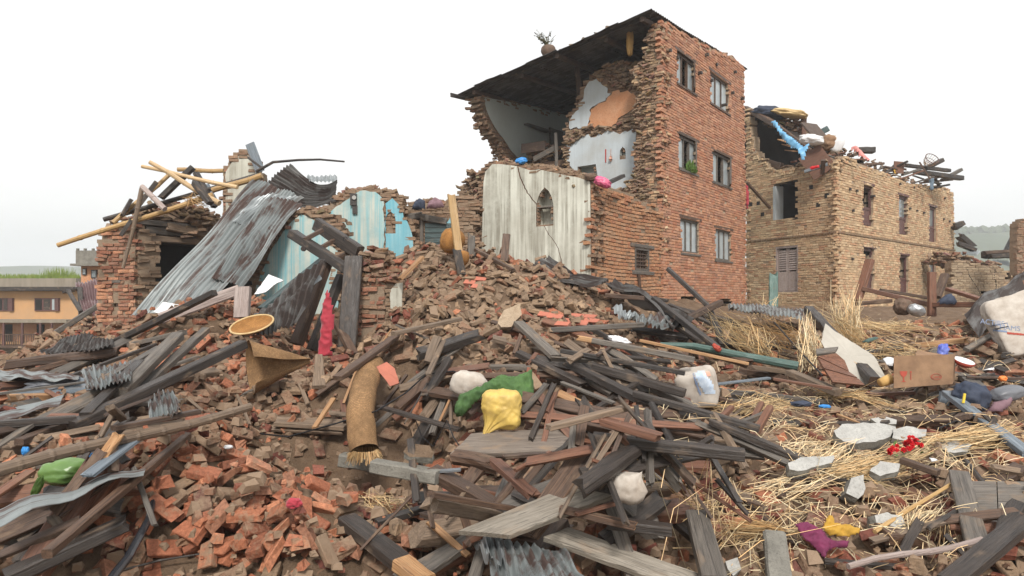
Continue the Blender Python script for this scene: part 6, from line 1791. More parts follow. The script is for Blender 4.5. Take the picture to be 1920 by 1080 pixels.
iron('iron_sheet', 'brighter grey corrugated sheet folded over the rusty one', [(480, 366, 12.4), (566, 362, 12.3), (470, 424, 12.0), (432, 416, 12.1)], 9, 'zinc', .02, 2, bend=lambda s, t: .12 * s * s, crumple=.08)
iron('iron_sheet', 'rusty corrugated sheet tucked under the bright folded one', [(500, 372, 12.3), (566, 378, 12.2), (452, 540, 11.0), (394, 520, 11.0)], 10, 'zinc_rust', .02, 12, crumple=.1)
iron('iron_sheet', 'dark arched corrugated sheet on top of the heap under the thin stick', [(482, 350, 13.4), (548, 308, 13.8), (632, 336, 13.4), (628, 374, 12.8)], 11, 'iron_dark', .022, 3, bend=lambda s, t: .3 * math.sin(math.pi * t), crumple=.12)
iron('iron_sheet', 'small bright edge sheet behind the dark arched one', [(574, 330, 14), (632, 330, 14), (632, 342, 13.8), (580, 338, 13.8)], 7, 'zinc', .02, 4)
iron('iron_sheet', 'dark corrugated sheet lying flat left of the long grey beam', [(112, 634, 12), (216, 630, 12), (210, 650, 10.5), (70, 664, 10.5)], 16, 'iron_dark', .014, 5, crumple=.1)
iron('iron_sheet', 'grey metal sheet lying at the left edge', [(-30, 780, 6.6), (120, 742, 7.2), (110, 760, 6.8), (-30, 800, 6.0)], 2, 'zinc_rust', .006, 6, crumple=.03)
iron('iron_sheet', 'second grey metal sheet at the left edge above the first', [(-30, 694, 8.8), (150, 702, 8.6), (145, 710, 8.2), (-30, 712, 8.2)], 4, 'zinc_rust', .012, 7, crumple=.05)
iron('iron_sheet', 'bright corrugated sheet glimpsed between the fanned beams', [(150, 690, 9.2), (250, 680, 9.4), (244, 712, 8.4), (164, 728, 8.2)], 10, 'zinc_rust', .014, 8)
iron('iron_sheet', 'yellowish bright corrugated sheet above the bamboo pole', [(276, 742, 7.0), (328, 736, 7.1), (342, 776, 6.5), (280, 786, 6.4)], 6, 'zinc_rust', .016, 9)
iron('iron_sheet', 'grey metal gutter sheet slanting in the lower left', [(-20, 956, 4.7), (272, 874, 5.4), (268, 886, 5.2), (-20, 990, 4.4)], 2, 'zinc_rust', .02, 10, crumple=.02)
iron('iron_sheet', 'black buckled sheet hanging over the dark cavity', [(470, 592, 9.0), (610, 488, 9.8), (560, 620, 9.0), (480, 640, 8.6)], 10, 'iron_dark', .02, 11, bend=lambda s, t: -.1 * t, crumple=.15)
iron('iron_sheet', 'white-edged sheet strip slanting across the cavity', [(492, 606, 8.9), (600, 516, 9.8), (604, 522, 9.7), (500, 614, 8.8)], 3, 'zinc', .006, 22)
iron('iron_sheet', 'dark rusty sheet arching over the brick heap before the grey wall', [(998, 496, 11.6), (1030, 482, 12.0), (1142, 524, 11.4), (1128, 530, 10.9)], 9, 'iron_dark', .02, 13, bend=lambda s, t: .12 * math.sin(math.pi * t), crumple=.12)
iron('iron_sheet', 'crumpled grey sheet sloping down right of the brick heap', [(1136, 528, 11.4), (1180, 536, 11.6), (1300, 606, 10.0), (1262, 606, 9.6)], 8, 'iron_dark', .03, 14, crumple=.2)
iron('iron_sheet', 'torn bright corrugated sheet corner under the leaning beams', [(1150, 572, 9.9), (1192, 592, 9.8), (1182, 598, 9.5), (1162, 600, 9.4)], 5, 'zinc', .02, 15, crumple=.1)
iron('iron_sheet', 'wavy grey corrugated strip hanging below the dark cavity at right', [(1182, 588, 9.9), (1276, 596, 9.9), (1240, 610, 9.5), (1194, 604, 9.5)], 6, 'zinc_rust', .03, 16, crumple=.1)
iron('iron_sheet', 'low corrugated roof sheet over the straw before the tall house', [(1362, 572, 12.6), (1512, 578, 12.4), (1508, 596, 10.8), (1370, 582, 11.0)], 20, 'zinc_rust', .014, 17, crumple=.1)
iron('iron_sheet', 'dark rusty corrugated sheet at the bottom centre', [(912, 1010, 4.4), (1060, 1034, 4.3), (1130, 1110, 3.8), (930, 1110, 3.8)], 9, 'zinc_rust', .02, 18, crumple=.06)
iron('iron_sheet', 'bent bright corrugated strip left of the bottom centre sheet', [(886, 1002, 4.5), (936, 1004, 4.45), (948, 1060, 4.1), (914, 1054, 4.1)], 4, 'zinc', .02, 19, crumple=.1)
iron('iron_sheet', 'black folded sheet rising to the right edge behind the white sack', [(1816, 600, 11.5), (1926, 506, 12.5), (1926, 550, 11.5), (1840, 640, 9.8)], 4, 'iron_dark', .004, 20, bend=lambda s, t: -.15 * math.sin(math.pi * t), crumple=.2)

# ================================================================ soft things and small finds
def blob_mesh(rad, seed, square=2.5, lump=.08, fold=.0, neck=None, sub=4, flat=None, lfreq=2.2, crease=.05):
    """a filled bag: rounded box with lumps; neck = (direction, length) is drawn in to a knot, folds run towards it"""
    bm = bmesh.new(); bmesh.ops.create_icosphere(bm, subdivisions=sub, radius=1.0)
    sd = Vector((seed * 1.37, seed * .71, seed * 2.1))
    nd = Vector(neck[0]).normalized() if neck else None
    for v in bm.verts:
        d = v.co.normalized()
        k = (abs(d.x) ** square + abs(d.y) ** square + abs(d.z) ** square) ** (-1 / square)
        p = d * k
        l = lump * mnoise.noise(d * lfreq + sd) + lump * .45 * mnoise.noise(d * lfreq * 2.9 + sd) + lump * .2 * mnoise.noise(d * lfreq * 7 + sd)
        l += crease * (.4 - abs(mnoise.noise(d * 3.4 + sd * 2))) * 1.1 + crease * .8 * (.4 - abs(mnoise.noise(d * 8.3 + sd)))
        if nd:
            c = d.dot(nd)
            if fold:
                a = d - nd * c
                ang = math.atan2(a.dot(nd.orthogonal().normalized()), a.dot(nd.cross(nd.orthogonal()).normalized()))
                l += fold * max(0, c + .3) * (.6 * math.sin(ang * 13 + seed) + .4 * math.sin(ang * 29 + 2 * seed))
            if c > .55:
                t = min(1, (c - .55) / .4); q = p - nd * p.dot(nd)
                p = nd * p.dot(nd) * (1 + neck[1] * t) + q * (1 - .86 * t ** .8)
        p = p * (1 + l)
        if flat is not None and p.z < flat: p.z = flat + (p.z - flat) * .15
        v.co = Vector((p.x * rad[0], p.y * rad[1], p.z * rad[2]))
    bm.verts.index_update()
    v = [x.co.copy() for x in bm.verts]; f = [tuple(y.index for y in x.verts) for x in bm.faces]; bm.free()
    return v, f

def place(c, back=0.0):
    """a photo point on the rubble, or no further than given"""
    t = T(c[0], c[1])
    if len(c) == 3 and c[2] < t.y: return P(*c)
    return t

def blob(name, label, cat, c, rad, mat, seed, rot=(0, 0, 0), parent=None, **k):
    v, f = blob_mesh(rad, seed, **k)
    p = c if isinstance(c, Vector) else place(c)
    if parent is None and p.y < 9.5:
        t = T(*topx(p)); p = Vector((0, 0, EYE)) + (p - Vector((0, 0, EYE))) * min(1.0, (t.y - rad[1] * .2) / p.y)
    R = (Matrix.Rotation(rot[2], 4, 'Z') @ Matrix.Rotation(rot[1], 4, 'Y') @ Matrix.Rotation(rot[0], 4, 'X'))
    me = mesh_from(name, v, f, M[mat], smooth=True)
    if parent is not None: return link(name, me, parent, matrix=Matrix.Translation(p - base_of(parent)) @ R)
    return tag(link(name, me, None, matrix=Matrix.Translation(p) @ R), label, cat)

def cloth(name, label, cat, outline, Y, mat, nrm=(0, -.75, .65), wr=.03, freq=6.0, seed=1, droop=.06, step=.02, thick=.006, parent=None, on=True, bulge=0.0):
    """crumpled cloth: an outline by photo pixels laid on a plane, wrinkled, with sagging edges"""
    n = Vector(nrm).normalized()
    cx = sum(p[0] for p in outline) / len(outline); cy = sum(p[1] for p in outline) / len(outline)
    if on: Y = min(Y, T(cx, cy).y) - (.1 if cy > 950 else 0)
    c = P(cx, cy, Y)
    e = Vector((0, 0, EYE))
    pts = []
    for px, py in outline:
        r = ray(px, py); t = (c - e).dot(n) / r.dot(n)
        pts.append(e + r * t)
    ux = (Vector((1, 0, 0)) - n * n.x).normalized(); uy = n.cross(ux)
    pl = [((p - c).dot(ux), (p - c).dot(uy)) for p in pts]
    pl = rag(pl, .05, .008, seed)
    x0, x1 = min(p[0] for p in pl), max(p[0] for p in pl); y0, y1 = min(p[1] for p in pl), max(p[1] for p in pl)
    nxn, nyn = int((x1 - x0) / step) + 2, int((y1 - y0) / step) + 2
    idx, v, f = {}, [], []
    sd = Vector((seed * 3.1, seed * 1.7, seed))
    def edge_d(x, y):
        m = 9
        for i in range(len(pl)):
            a, b = pl[i], pl[(i + 1) % len(pl)]
            dx, dy = b[0] - a[0], b[1] - a[1]; L2 = dx * dx + dy * dy + 1e-9
            t = max(0, min(1, ((x - a[0]) * dx + (y - a[1]) * dy) / L2))
            m = min(m, math.hypot(x - a[0] - t * dx, y - a[1] - t * dy))
        return m
    for i in range(nxn):
        for j in range(nyn):
            x, y = x0 + i * step, y0 + j * step
            if not inpoly(x, y, pl): continue
            q = Vector((x, y, 0)) * freq + sd
            ed = edge_d(x, y)
            w_ = wr * (1 - abs(mnoise.noise(q)) * 2) + wr * .5 * (1 - abs(mnoise.noise(q * 2.3)) * 2) + wr * .2 * mnoise.noise(q * 6)
            w_ += bulge * min(1, ed / (bulge * 1.3 + 1e-6)) ** .5 if bulge else 0
            w_ -= droop * math.exp(-ed / .035)
            idx[i, j] = len(v); v.append(c + ux * x + uy * y + n * w_)
    for (i, j), a in idx.items():
        if (i + 1, j) in idx and (i, j + 1) in idx and (i + 1, j + 1) in idx:
            f.append((a, idx[i + 1, j], idx[i + 1, j + 1], idx[i, j + 1]))
    k = len(v); f2 = [tuple(i_ + k for i_ in reversed(q)) for q in f]
    from collections import Counter
    ec = Counter(); 
    for q in f:
        for a, b in zip(q, q[1:] + q[:1]): ec[(a, b)] += 1
    sides = [(b, a, a + k, b + k) for (a, b) in ec if (b, a) not in ec]
    v = v + [p - n * thick for p in v]; f = f + f2 + sides
    if parent is not None: return part(name, v, f, M[mat], parent, smooth=True)
    return solo(name, v, f, M[mat], label, cat, smooth=True)

def slab_px(name, label, outline, thick, mats, Y=None, nrm=(0, -.35, .94), cat='slab', seed=0, tilt=None, bumpy=.01):
    """broken flat piece: outline by pixels on a plane, thickness below it"""
    n = Vector(nrm).normalized(); e = Vector((0, 0, EYE))
    cx = sum(p[0] for p in outline) / len(outline); cy = sum(p[1] for p in outline) / len(outline)
    t_ = T(cx, cy); c = P(cx, cy, min(Y or 99, t_.y - .02))
    r_ = random.Random(seed)
    pts = []
    for px, py in outline:
        r = ray(px, py); pts.append(e + r * ((c - e).dot(n) / r.dot(n)))
    out = []
    for a, b in zip(pts, pts[1:] + pts[:1]):
        k = max(1, int((b - a).length / .05))
        for q in range(k):
            p = a.lerp(b, q / k); out.append(p + Vector((r_.uniform(-1, 1), r_.uniform(-1, 1), r_.uniform(-.5, .5))) * bumpy)
    m = len(out)
    cen = sum(out, Vector()) / m
    top = out; bot = [p - n * thick * r_.uniform(.75, 1.1) + (cen - p) * r_.uniform(-.03, .08) for p in out]
    mid = [p - n * thick * .5 + (p - cen).normalized() * r_.uniform(-.3, .5) * thick * .3 for p in out]
    v = top + mid + bot + [cen + n * .004, cen - n * thick]
    f, mi = [], []
    for i in range(m):
        j = (i + 1) % m
        f.append((i, j, 3 * m) if (top[i] - cen).cross(top[j] - cen).dot(n) > 0 else (j, i, 3 * m)); mi.append(0)
        f.append((i, i + m, j + m, j)); mi.append(1)
        f.append((i + m, i + 2 * m, j + 2 * m, j + m)); mi.append(1)
        f.append((i + 2 * m, j + 2 * m, 3 * m + 1)); mi.append(1)
    return solo(name, v, f, [M[x] for x in mats], label, cat, mat_idx=mi)

def weave_mat(name, a, b, scale=60.0):
    t = NT(name, .8, .25)
    co = t.n('ShaderNodeAttribute', None, attribute_name='weave').outputs['Vector']
    br = t.n('ShaderNodeTexBrick', {'Vector': co, 'Color1': (*a, 1), 'Color2': (*b, 1), 'Mortar': (*[x * .25 for x in b], 1), 'Scale': scale, 'Mortar Size': .02, 'Bias': 0.0, 'Brick Width': .5, 'Row Height': .25})
    n = t.noise(t.coord('Object'), 6.0, 5, .65)
    t.set(Base_Color=t.mix(t.ramp(n, [(.35, 0), (.7, .75)]), br.outputs['Color'], tuple(x * .38 for x in b)))
    t.bump(br.outputs['Fac'], .8, .01)
    t.t.nodes[-1].invert = True
    return t.mat
M['mat_weave'] = weave_mat('woven_straw_matting', (0.42, 0.25, 0.12), (0.30, 0.17, 0.08), 14.0)
M['tray_weave'] = weave_mat('woven_tray', (0.55, 0.27, 0.08), (0.44, 0.20, 0.06), 20.0)
def straw_mat(name, k):
    t = NT(name, .6, .3); a = t.n('ShaderNodeAttribute', None, attribute_name='tint').outputs['Color']
    t.set(Base_Color=t.mix(1.0, a, k, 'MULTIPLY')); return t.mat
M['straw'] = straw_mat('dry_straw', (0.58, 0.42, 0.225))
M['straw_pale'] = straw_mat('pale_straw', (0.70, 0.55, 0.34))
M['straw_brown'] = straw_mat('brown_broom_straw', (0.44, 0.29, 0.14))
M['cane'] = mat_plain('pale_cane', (0.62, 0.46, 0.24), (0.46, 0.31, 0.14), .5, 9.0)
M['yellow_sack'] = mat_plain('yellow_woven_plastic', (0.66, 0.46, 0.11), (0.46, 0.32, 0.10), .5, 7.0, .4, .25, 90)
M['white_sack'] = mat_plain('dirty_white_sackcloth', (0.56, 0.515, 0.46), (0.34, 0.285, 0.235), .75, 5.0, .2, .3, 90)
M['grey_sack'] = mat_plain('grey_sackcloth', (0.42, 0.39, 0.36), (0.25, 0.22, 0.20), .7, 7.0, .3, .3, 60)
M['green_cloth'] = mat_plain('green_jacket_nylon', (0.085, 0.165, 0.05), (0.045, 0.09, 0.035), .75, 6.0, .25, .3)
M['green_plastic'] = mat_plain('green_plastic', (0.15, 0.26, 0.07), (0.09, 0.17, 0.045), .35, 4.0, .5, .1)
M['red_cloth'] = mat_plain('dusty_red_cloth', (0.42, 0.045, 0.065), (0.28, 0.03, 0.045), .75, 5.0, .2, .2, sheen=.2)
M['magenta_cloth'] = mat_plain('magenta_cloth', (0.19, 0.03, 0.085), (0.10, 0.02, 0.05), .85, 9.0)
M['ochre_cloth'] = mat_plain('mustard_cloth', (0.50, 0.29, 0.04), (0.34, 0.19, 0.03), .85, 9.0)
M['blue_tarp'] = mat_plain('blue_tarpaulin', (0.12, 0.36, 0.62), (0.20, 0.45, 0.68), .4, 4.0, .4)
M['pink_cloth'] = mat_plain('salmon_pink_cloth', (0.75, 0.30, 0.27), (0.62, 0.25, 0.24), .7, 4.0)
M['pink_bag'] = mat_plain('pink_plastic_bag', (0.62, 0.10, 0.24), (0.55, 0.12, 0.2), .35, 4.0)
M['blue_bag'] = mat_plain('bright_blue_bag', (0.03, 0.25, 0.62), (0.04, 0.2, 0.5), .4, 5.0)
M['mauve_cloth'] = mat_plain('mauve_cloth', (0.16, 0.09, 0.11), (0.24, 0.15, 0.17), .8, 5.0)
M['navy_cloth'] = mat_plain('navy_cloth', (0.025, 0.035, 0.06), (0.05, 0.06, 0.09), .75, 5.0)
M['cardboard'] = mat_plain('wet_cardboard', (0.30, 0.185, 0.11), (0.19, 0.115, 0.07), .85, 7.0, .2, .1)
M['ply'] = mat_plain('grey_fibreboard', (0.44, 0.41, 0.36), (0.36, 0.335, 0.29), .75, 3.0, .25, .1)
M['paper'] = mat_plain('white_paper', (0.78, 0.78, 0.78), (0.62, 0.62, 0.64), .7, 5.0)
M['petal'] = mat_plain('red_petals', (0.62, 0.012, 0.02), (0.45, 0.01, 0.015), .5, 9.0)
M['leaf'] = mat_plain('green_leaves', (0.07, 0.14, 0.025), (0.11, 0.2, 0.04), .6, 9.0)
M['print_red'] = mat_plain('red_print', (0.40, 0.07, 0.045), (0.33, 0.06, 0.04), .8)
M['print_blue'] = mat_plain('faded_blue_print', (0.16, 0.22, 0.36), (0.22, 0.27, 0.38), .7)
M['print_dark'] = mat_plain('dark_print', (0.05, 0.04, 0.035), None, .8)
M['tile'] = mat_plain('red_clay_tile', (0.46, 0.155, 0.10), (0.36, 0.13, 0.09), .75, 8.0, .3, .4)
M['orange_plastic'] = mat_plain('orange_plastic', (0.80, 0.22, 0.04), (0.7, 0.2, 0.05), .4, 4.0)
M['blue_plastic'] = mat_plain('cobalt_blue_packet', (0.035, 0.06, 0.42), (0.2, 0.25, 0.6), .35, 9.0)
M['aluminium'] = mat_plain('dull_aluminium', (0.55, 0.56, 0.57), (0.40, 0.41, 0.42), .35, 5.0, .5, .1, metal=.7)
M['maize'] = mat_plain('dried_maize', (0.62, 0.38, 0.14), (0.5, 0.3, 0.1), .7, 12.0)
M['clay_pot'] = mat_plain('clay_pot', (0.16, 0.10, 0.07), (0.10, 0.07, 0.05), .8)
M['yellow_pl'] = mat_plain('yellow_plastic', (0.75, 0.55, 0.05), None, .4)
M['grey_leather'] = mat_plain('grey_vinyl', (0.10, 0.105, 0.12), (0.16, 0.165, 0.18), .4, 4.0)

def weave_attr(o, fn):
    a = o.data.attributes.new('weave', 'FLOAT_VECTOR', 'POINT')
    a.data.foreach_set('vector', np.asarray([fn(i, v.co) for i, v in enumerate(o.data.vertices)], dtype=np.float32).ravel())

def tint_stalks(o, per, seed):
    r_ = np.random.default_rng(seed); n_ = len(o.data.vertices); m_ = n_ // per + 1
    g = np.clip(r_.normal(.9, .28, m_), .3, 1.35); w_ = r_.uniform(.85, 1.1, m_)
    t_ = np.repeat(np.stack([g, g * w_, g * w_ * w_, np.ones(m_)], 1), per, 0)[:n_]
    a = o.data.attributes.new('tint', 'FLOAT_COLOR', 'POINT'); a.data.foreach_set('color', t_.astype(np.float32).ravel())
    return o

# ---- sacks
blob('yellow_sack', 'knotted yellow plastic sack on the muddy board', 'sack', P(940, 766, 5.75), (.15, .13, .145), 'yellow_sack', 3, (0, 0, 0), square=5.5, lump=.10, fold=.055, neck=((-.62, -.45, -.95), .55), lfreq=1.3, crease=.08, sub=5)
blob('white_sack', 'small dirty white sack left of the green jacket', 'sack', P(880, 722, 6.35), (.17, .12, .12), 'white_sack', 5, (0, .25, 0), lump=.10, square=3, crease=.05)
blob('white_blue_bundle', 'square white bundle with faded blue and pink print', 'bundle', P(1308, 726, 6.9), (.185, .16, .185), 'white_sack', 8, (.25, -.2, -.45), square=6, lump=.06, crease=.06)
blob('grey_sack', 'crumpled grey cloth bag right of the black round log', 'sack', P(1178, 914, 4.75), (.10, .08, .085), 'white_sack', 11, (0, .3, .3), lump=.10, fold=.05, crease=.05, neck=((.3, -.3, 1), .25))
blob('green_bag', 'pale green plastic bag below the bamboo pole at left', 'bag', P(124, 884, 4.95), (.14, .10, .075), 'green_plastic', 13, (0, 0, .1), lump=.12, fold=.06, neck=((1, -.2, -.2), .1))
bs = blob('printed_sack', 'big dirty white printed sack leaning at the right edge', 'sack', P(1918, 606, 8.4), (.36, .12, .36), 'white_sack', 17, (-.25, -.3, -.1), square=8, lump=.035, crease=.06, sub=5)
# print on the bundle and the big sack follows their skin
def skin_print(parent, pts, Y, mat, name='print', off=.004):
    """a flat patch of print pressed on the skin of a sack"""
    from mathutils.bvhtree import BVHTree
    bpy.context.view_layer.update()
    me = parent.data; mw = parent.matrix_world
    bv = BVHTree.FromPolygons([mw @ v.co for v in me.vertices], [tuple(p.vertices) for p in me.polygons])
    x0, x1 = min(p[0] for p in pts), max(p[0] for p in pts); y0, y1 = min(p[1] for p in pts), max(p[1] for p in pts)
    n = 14; idx, v, f = {}, [], []
    for i in range(n + 1):
        for j in range(n + 1):
            px, py = x0 + (x1 - x0) * i / n, y0 + (y1 - y0) * j / n
            if not inpoly(px, py, pts): continue
            h = bv.ray_cast(Vector((0, 0, EYE)), ray(px, py).normalized())
            if h[0] is None: continue
            idx[i, j] = len(v); v.append(h[0] + h[1] * off)
    for (i, j), a in idx.items():
        if (i + 1, j) in idx and (i, j + 1) in idx and (i + 1, j + 1) in idx: f.append((a, idx[i, j + 1], idx[i + 1, j + 1], idx[i + 1, j]))
    if not f: return
    inv = mw.inverted()
    link(name, mesh_from(name, [inv @ p for p in v], f, M[mat], smooth=True), parent)
M['print_pale'] = mat_plain('faded_white_blue_print', (0.62, 0.68, 0.76), (0.35, 0.45, 0.58), .5, 14.0)
bun = bpy.data.objects['white_blue_bundle']
skin_print(bun, [(1298, 697), (1322, 692), (1336, 715), (1344, 738), (1322, 742), (1308, 720)], 6.9, 'print_pale')
skin_print(bun, [(1296, 698), (1301, 697), (1318, 742), (1312, 744)], 6.9, 'print_blue', off=.006)
skin_print(bun, [(1322, 698), (1330, 697), (1333, 705), (1325, 707)], 6.9, 'pinkish', off=.007)

def text_on(parent, txt, origin, ux, uy, size, mat, bv_parent=None, name='lettering'):
    cu = bpy.data.curves.new(name, 'FONT'); cu.body = txt; cu.size = size; cu.align_x = 'CENTER'
    ob = bpy.data.objects.new(name, cu); COL.objects.link(ob)
    bpy.context.view_layer.update()
    me = bpy.data.meshes.new_from_object(ob.evaluated_get(bpy.context.evaluated_depsgraph_get()))
    bpy.data.objects.remove(ob)
    n = ux.cross(uy)
    mw = Matrix(((ux.x, uy.x, n.x, origin.x), (ux.y, uy.y, n.y, origin.y), (ux.z, uy.z, n.z, origin.z), (0, 0, 0, 1)))
    bpy.context.view_layer.update()
    if bv_parent is not None:
        from mathutils.bvhtree import BVHTree
        pw = bv_parent.matrix_world
        bv = BVHTree.FromPolygons([pw @ v.co for v in bv_parent.data.vertices], [tuple(p.vertices) for p in bv_parent.data.polygons])
        for v in me.vertices:
            w = mw @ v.co; h = bv.ray_cast(w + n * .5, -n)
            v.co = (h[0] + h[1] * .004) if h[0] is not None else w
        mw = Matrix.Identity(4)
    me.materials.clear(); me.materials.append(M[mat])
    return link(name, me, parent, matrix=parent.matrix_world.inverted() @ mw)
ux = Vector((.985, -.08, -.12)).normalized(); uy = Vector((.1, .15, 1)); uy = (uy - ux * uy.dot(ux)).normalized()
text_on(bs, 'ACTIBS CHAMS', P(1886, 612, 8.1), ux, uy, .085, 'print_blue', bs)
skin_print(bs, [(1862, 617), (1890, 620), (1890, 624), (1862, 621)], 8.4, 'print_blue')
skin_print(bs, [(1888, 622), (1925, 626), (1925, 630), (1888, 627)], 8.4, 'print_red')
text_on(ruin, 'natian', la.w(la.q(214, 612)[0], .008, la.q(214, 617)[1]), -la.u, Vector((0, 0, 1)), .16, 'print_dark', name='painted_lettering')

# ---- cloths
cloth('green_jacket', 'crumpled green jacket behind the yellow sack', 'jacket', [(850, 762), (860, 738), (888, 726), (915, 712), (938, 700), (960, 704), (980, 698), (998, 690), (1002, 735), (996, 762), (975, 760), (950, 742), (920, 738), (890, 756), (868, 778), (852, 778)], 5.95, 'green_cloth', (0, -.85, .5), .03, 15, 3, bulge=.035, step=.012)
cloth('mustard_cloth', 'mustard yellow cloth lying on the straw at lower right', 'cloth', [(1540, 990), (1552, 964), (1562, 966), (1566, 980), (1590, 982), (1616, 990), (1612, 1002), (1585, 1008), (1556, 1004)], 4.3, 'ochre_cloth', (0, -.8, .6), .016, 22, 5, bulge=.012, step=.008, droop=.02)
cloth('magenta_cloth', 'magenta cloth under the mustard cloth', 'cloth', [(1488, 982), (1515, 976), (1540, 992), (1560, 1012), (1594, 1014), (1590, 1028), (1556, 1030), (1546, 1052), (1530, 1030), (1505, 1010)], 4.3, 'magenta_cloth', (0, -.75, .65), .016, 22, 6, bulge=.012, step=.008, droop=.02)
cloth('red_cloth', 'dusty red cloth hanging in the dark cavity beside the pillar', 'cloth', [(612, 545), (618, 540), (624, 560), (628, 590), (630, 606), (626, 630), (624, 668), (596, 670), (600, 630), (602, 595), (607, 565)], 8.9, 'red_cloth', (-.1, -1, .05), .035, 7, 7, droop=.02, bulge=.03)
cloth('mauve_cloth', 'mauve cloth heap at the right edge', 'cloth', [(1846, 770), (1858, 752), (1880, 748), (1890, 735), (1905, 748), (1895, 765), (1880, 775), (1856, 776)], 6.6, 'mauve_cloth', (0, -.8, .6), .03, 9, 9, bulge=.03)
cloth('red_shirt', 'red cloth hanging against the beige house beside the tall house', 'cloth', [(1396, 348), (1402, 344), (1405, 366), (1404, 392), (1398, 395), (1396, 372)], 22.4, 'red_cloth', (-.6, -.8, 0), .05, 3, 11, step=.03, on=False)
cloth('purple_clothes', 'heap of purple clothes on the blue wall', 'clothes', [(798, 392), (804, 376), (818, 370), (830, 378), (834, 388), (824, 394)], 13.3, 'mauve_cloth', (0, -1, .3), .05, 5, 12, bulge=.08, on=False)
cloth('navy_clothes', 'navy clothes over a broken post on the blue wall', 'clothes', [(770, 396), (776, 380), (786, 372), (800, 378), (798, 394)], 13.3, 'navy_cloth', (0, -1, .3), .05, 5, 14, bulge=.08, on=False)
blob('pink_bag', 'pink plastic bag on the broken annex wall', 'bag', P(1130, 342, 13.4), (.16, .1, .09), 'pink_bag', 23, (0, .4, 0), lump=.25)
blob('blue_bag', 'small bright blue bag on the grey annex wall top', 'bag', P(977, 302, 14.6), (.12, .08, .07), 'blue_bag', 24, (0, -.2, 0), lump=.25)
blob('brown_bag', 'small brown bag left of the pink bag on the annex wall', 'bag', P(1108, 332, 13.5), (.12, .1, .08), 'clay_pot', 25, lump=.2)
timber('plank', 'dark plank poking out beside the pink bag on the annex wall', P(1138, 344, 13.6), P(1168, 330, 13.9), .12, .07, 'wood_dark', cat='plank')

# ---- woven things
def tube_obj(name, label, cat, pts, rads, mat, n=28, weave=None, seed=0, parent=None):
    mb = MB(); pts = [Vector(p) for p in pts]
    fine, fr = [], []
    for i in range(len(pts) - 1):
        for k in range(5):
            t = k / 5; fine.append(pts[i].lerp(pts[i + 1], t)); fr.append(rads[i] + (rads[i + 1] - rads[i]) * t)
    fine.append(pts[-1]); fr.append(rads[-1])
    sm = [fine[0]] + [(fine[i - 1] + fine[i] * 2 + fine[i + 1]) / 4 for i in range(1, len(fine) - 1)] + [fine[-1]]
    mb.tube(sm, fr, n, cap=False)
    for i, v in enumerate(mb.v): mb.v[i] = v + Vector((mnoise.noise(v * 5 + Vector((seed, 0, 0))), mnoise.noise(v * 5 + Vector((0, seed, 9))), 0)) * .02
    o = solo(name, mb.v, mb.f, M[mat], label, cat, smooth=True)
    weave_attr(o, lambda i, c: ((i % n) / n * 2.2, (i // n) * .07, 0))
    return o
roll = tube_obj('rolled_mat', 'rolled woven straw mat hanging down the slope in the centre', 'mat', [P(704, 684, 7.0), P(686, 712, 6.6), P(676, 770, 6.05), P(678, 815, 5.85), P(684, 846, 5.75)], [.10, .118, .122, .118, .115], 'mat_weave', seed=3)
r = random.Random(8); mb = MB()
e0 = P(684, 843, 5.75)
for k in range(260):
    a = r.uniform(0, 2 * math.pi); p = e0 + Vector((math.cos(a) * .115, math.sin(a) * .115, 0)) * r.uniform(.75, 1.02)
    mb.tube([p, p + Vector((math.cos(a) * r.uniform(0, .05), math.sin(a) * .03, -r.uniform(.03, .11)))], .0028, 3, cap=False)
tint_stalks(mb.part('fringe', M['straw_brown'], roll, kind='stuff'), 6, 1)
mb = MB(); mb.tube([P(704, 684, 7.0), P(690, 706, 6.7)], .12, 14); 
# cone of matting above the slope
ap, mo = P(582, 676, 7.55), P(470, 690, 7.2)
dr_ = (mo - ap).normalized(); sa = dr_.cross(Vector((0, 0, 1))).normalized(); sb_ = sa.cross(dr_)
cv, cf = [], []; NA_, NB = 40, 14
for i in range(NB + 1):
    t = i / NB
    for k in range(NA_ + 1):
        a = math.radians(-150 + 300 * k / NA_); rr = .03 + .26 * t ** 1.1
        cv.append(ap.lerp(mo, t) + sa * (rr * math.cos(a) * .7) + sb_ * (rr * math.sin(a)) + Vector((0, 0, .02 * mnoise.noise(Vector((t * 3, a, 1))))))
for i in range(NB):
    for k in range(NA_):
        q = i * (NA_ + 1) + k; cf.append((q, q + 1, q + NA_ + 2, q + NA_ + 1))
kk = len(cv); cv += [p + (ap.lerp(mo, (j // (NA_ + 1)) / NB) - p).normalized() * .006 for j, p in enumerate(cv)]; cf += [tuple(x + kk for x in reversed(q)) for q in cf]
cone = solo('curled_mat', cv, cf, M['mat_weave'], 'curled woven straw mat shaped like a cone below the woven tray', 'mat', smooth=True)
weave_attr(cone, lambda i, c: (((i % kk) % (NA_ + 1)) / NA_ * 3.0, ((i % kk) // (NA_ + 1)) * .06, 0))

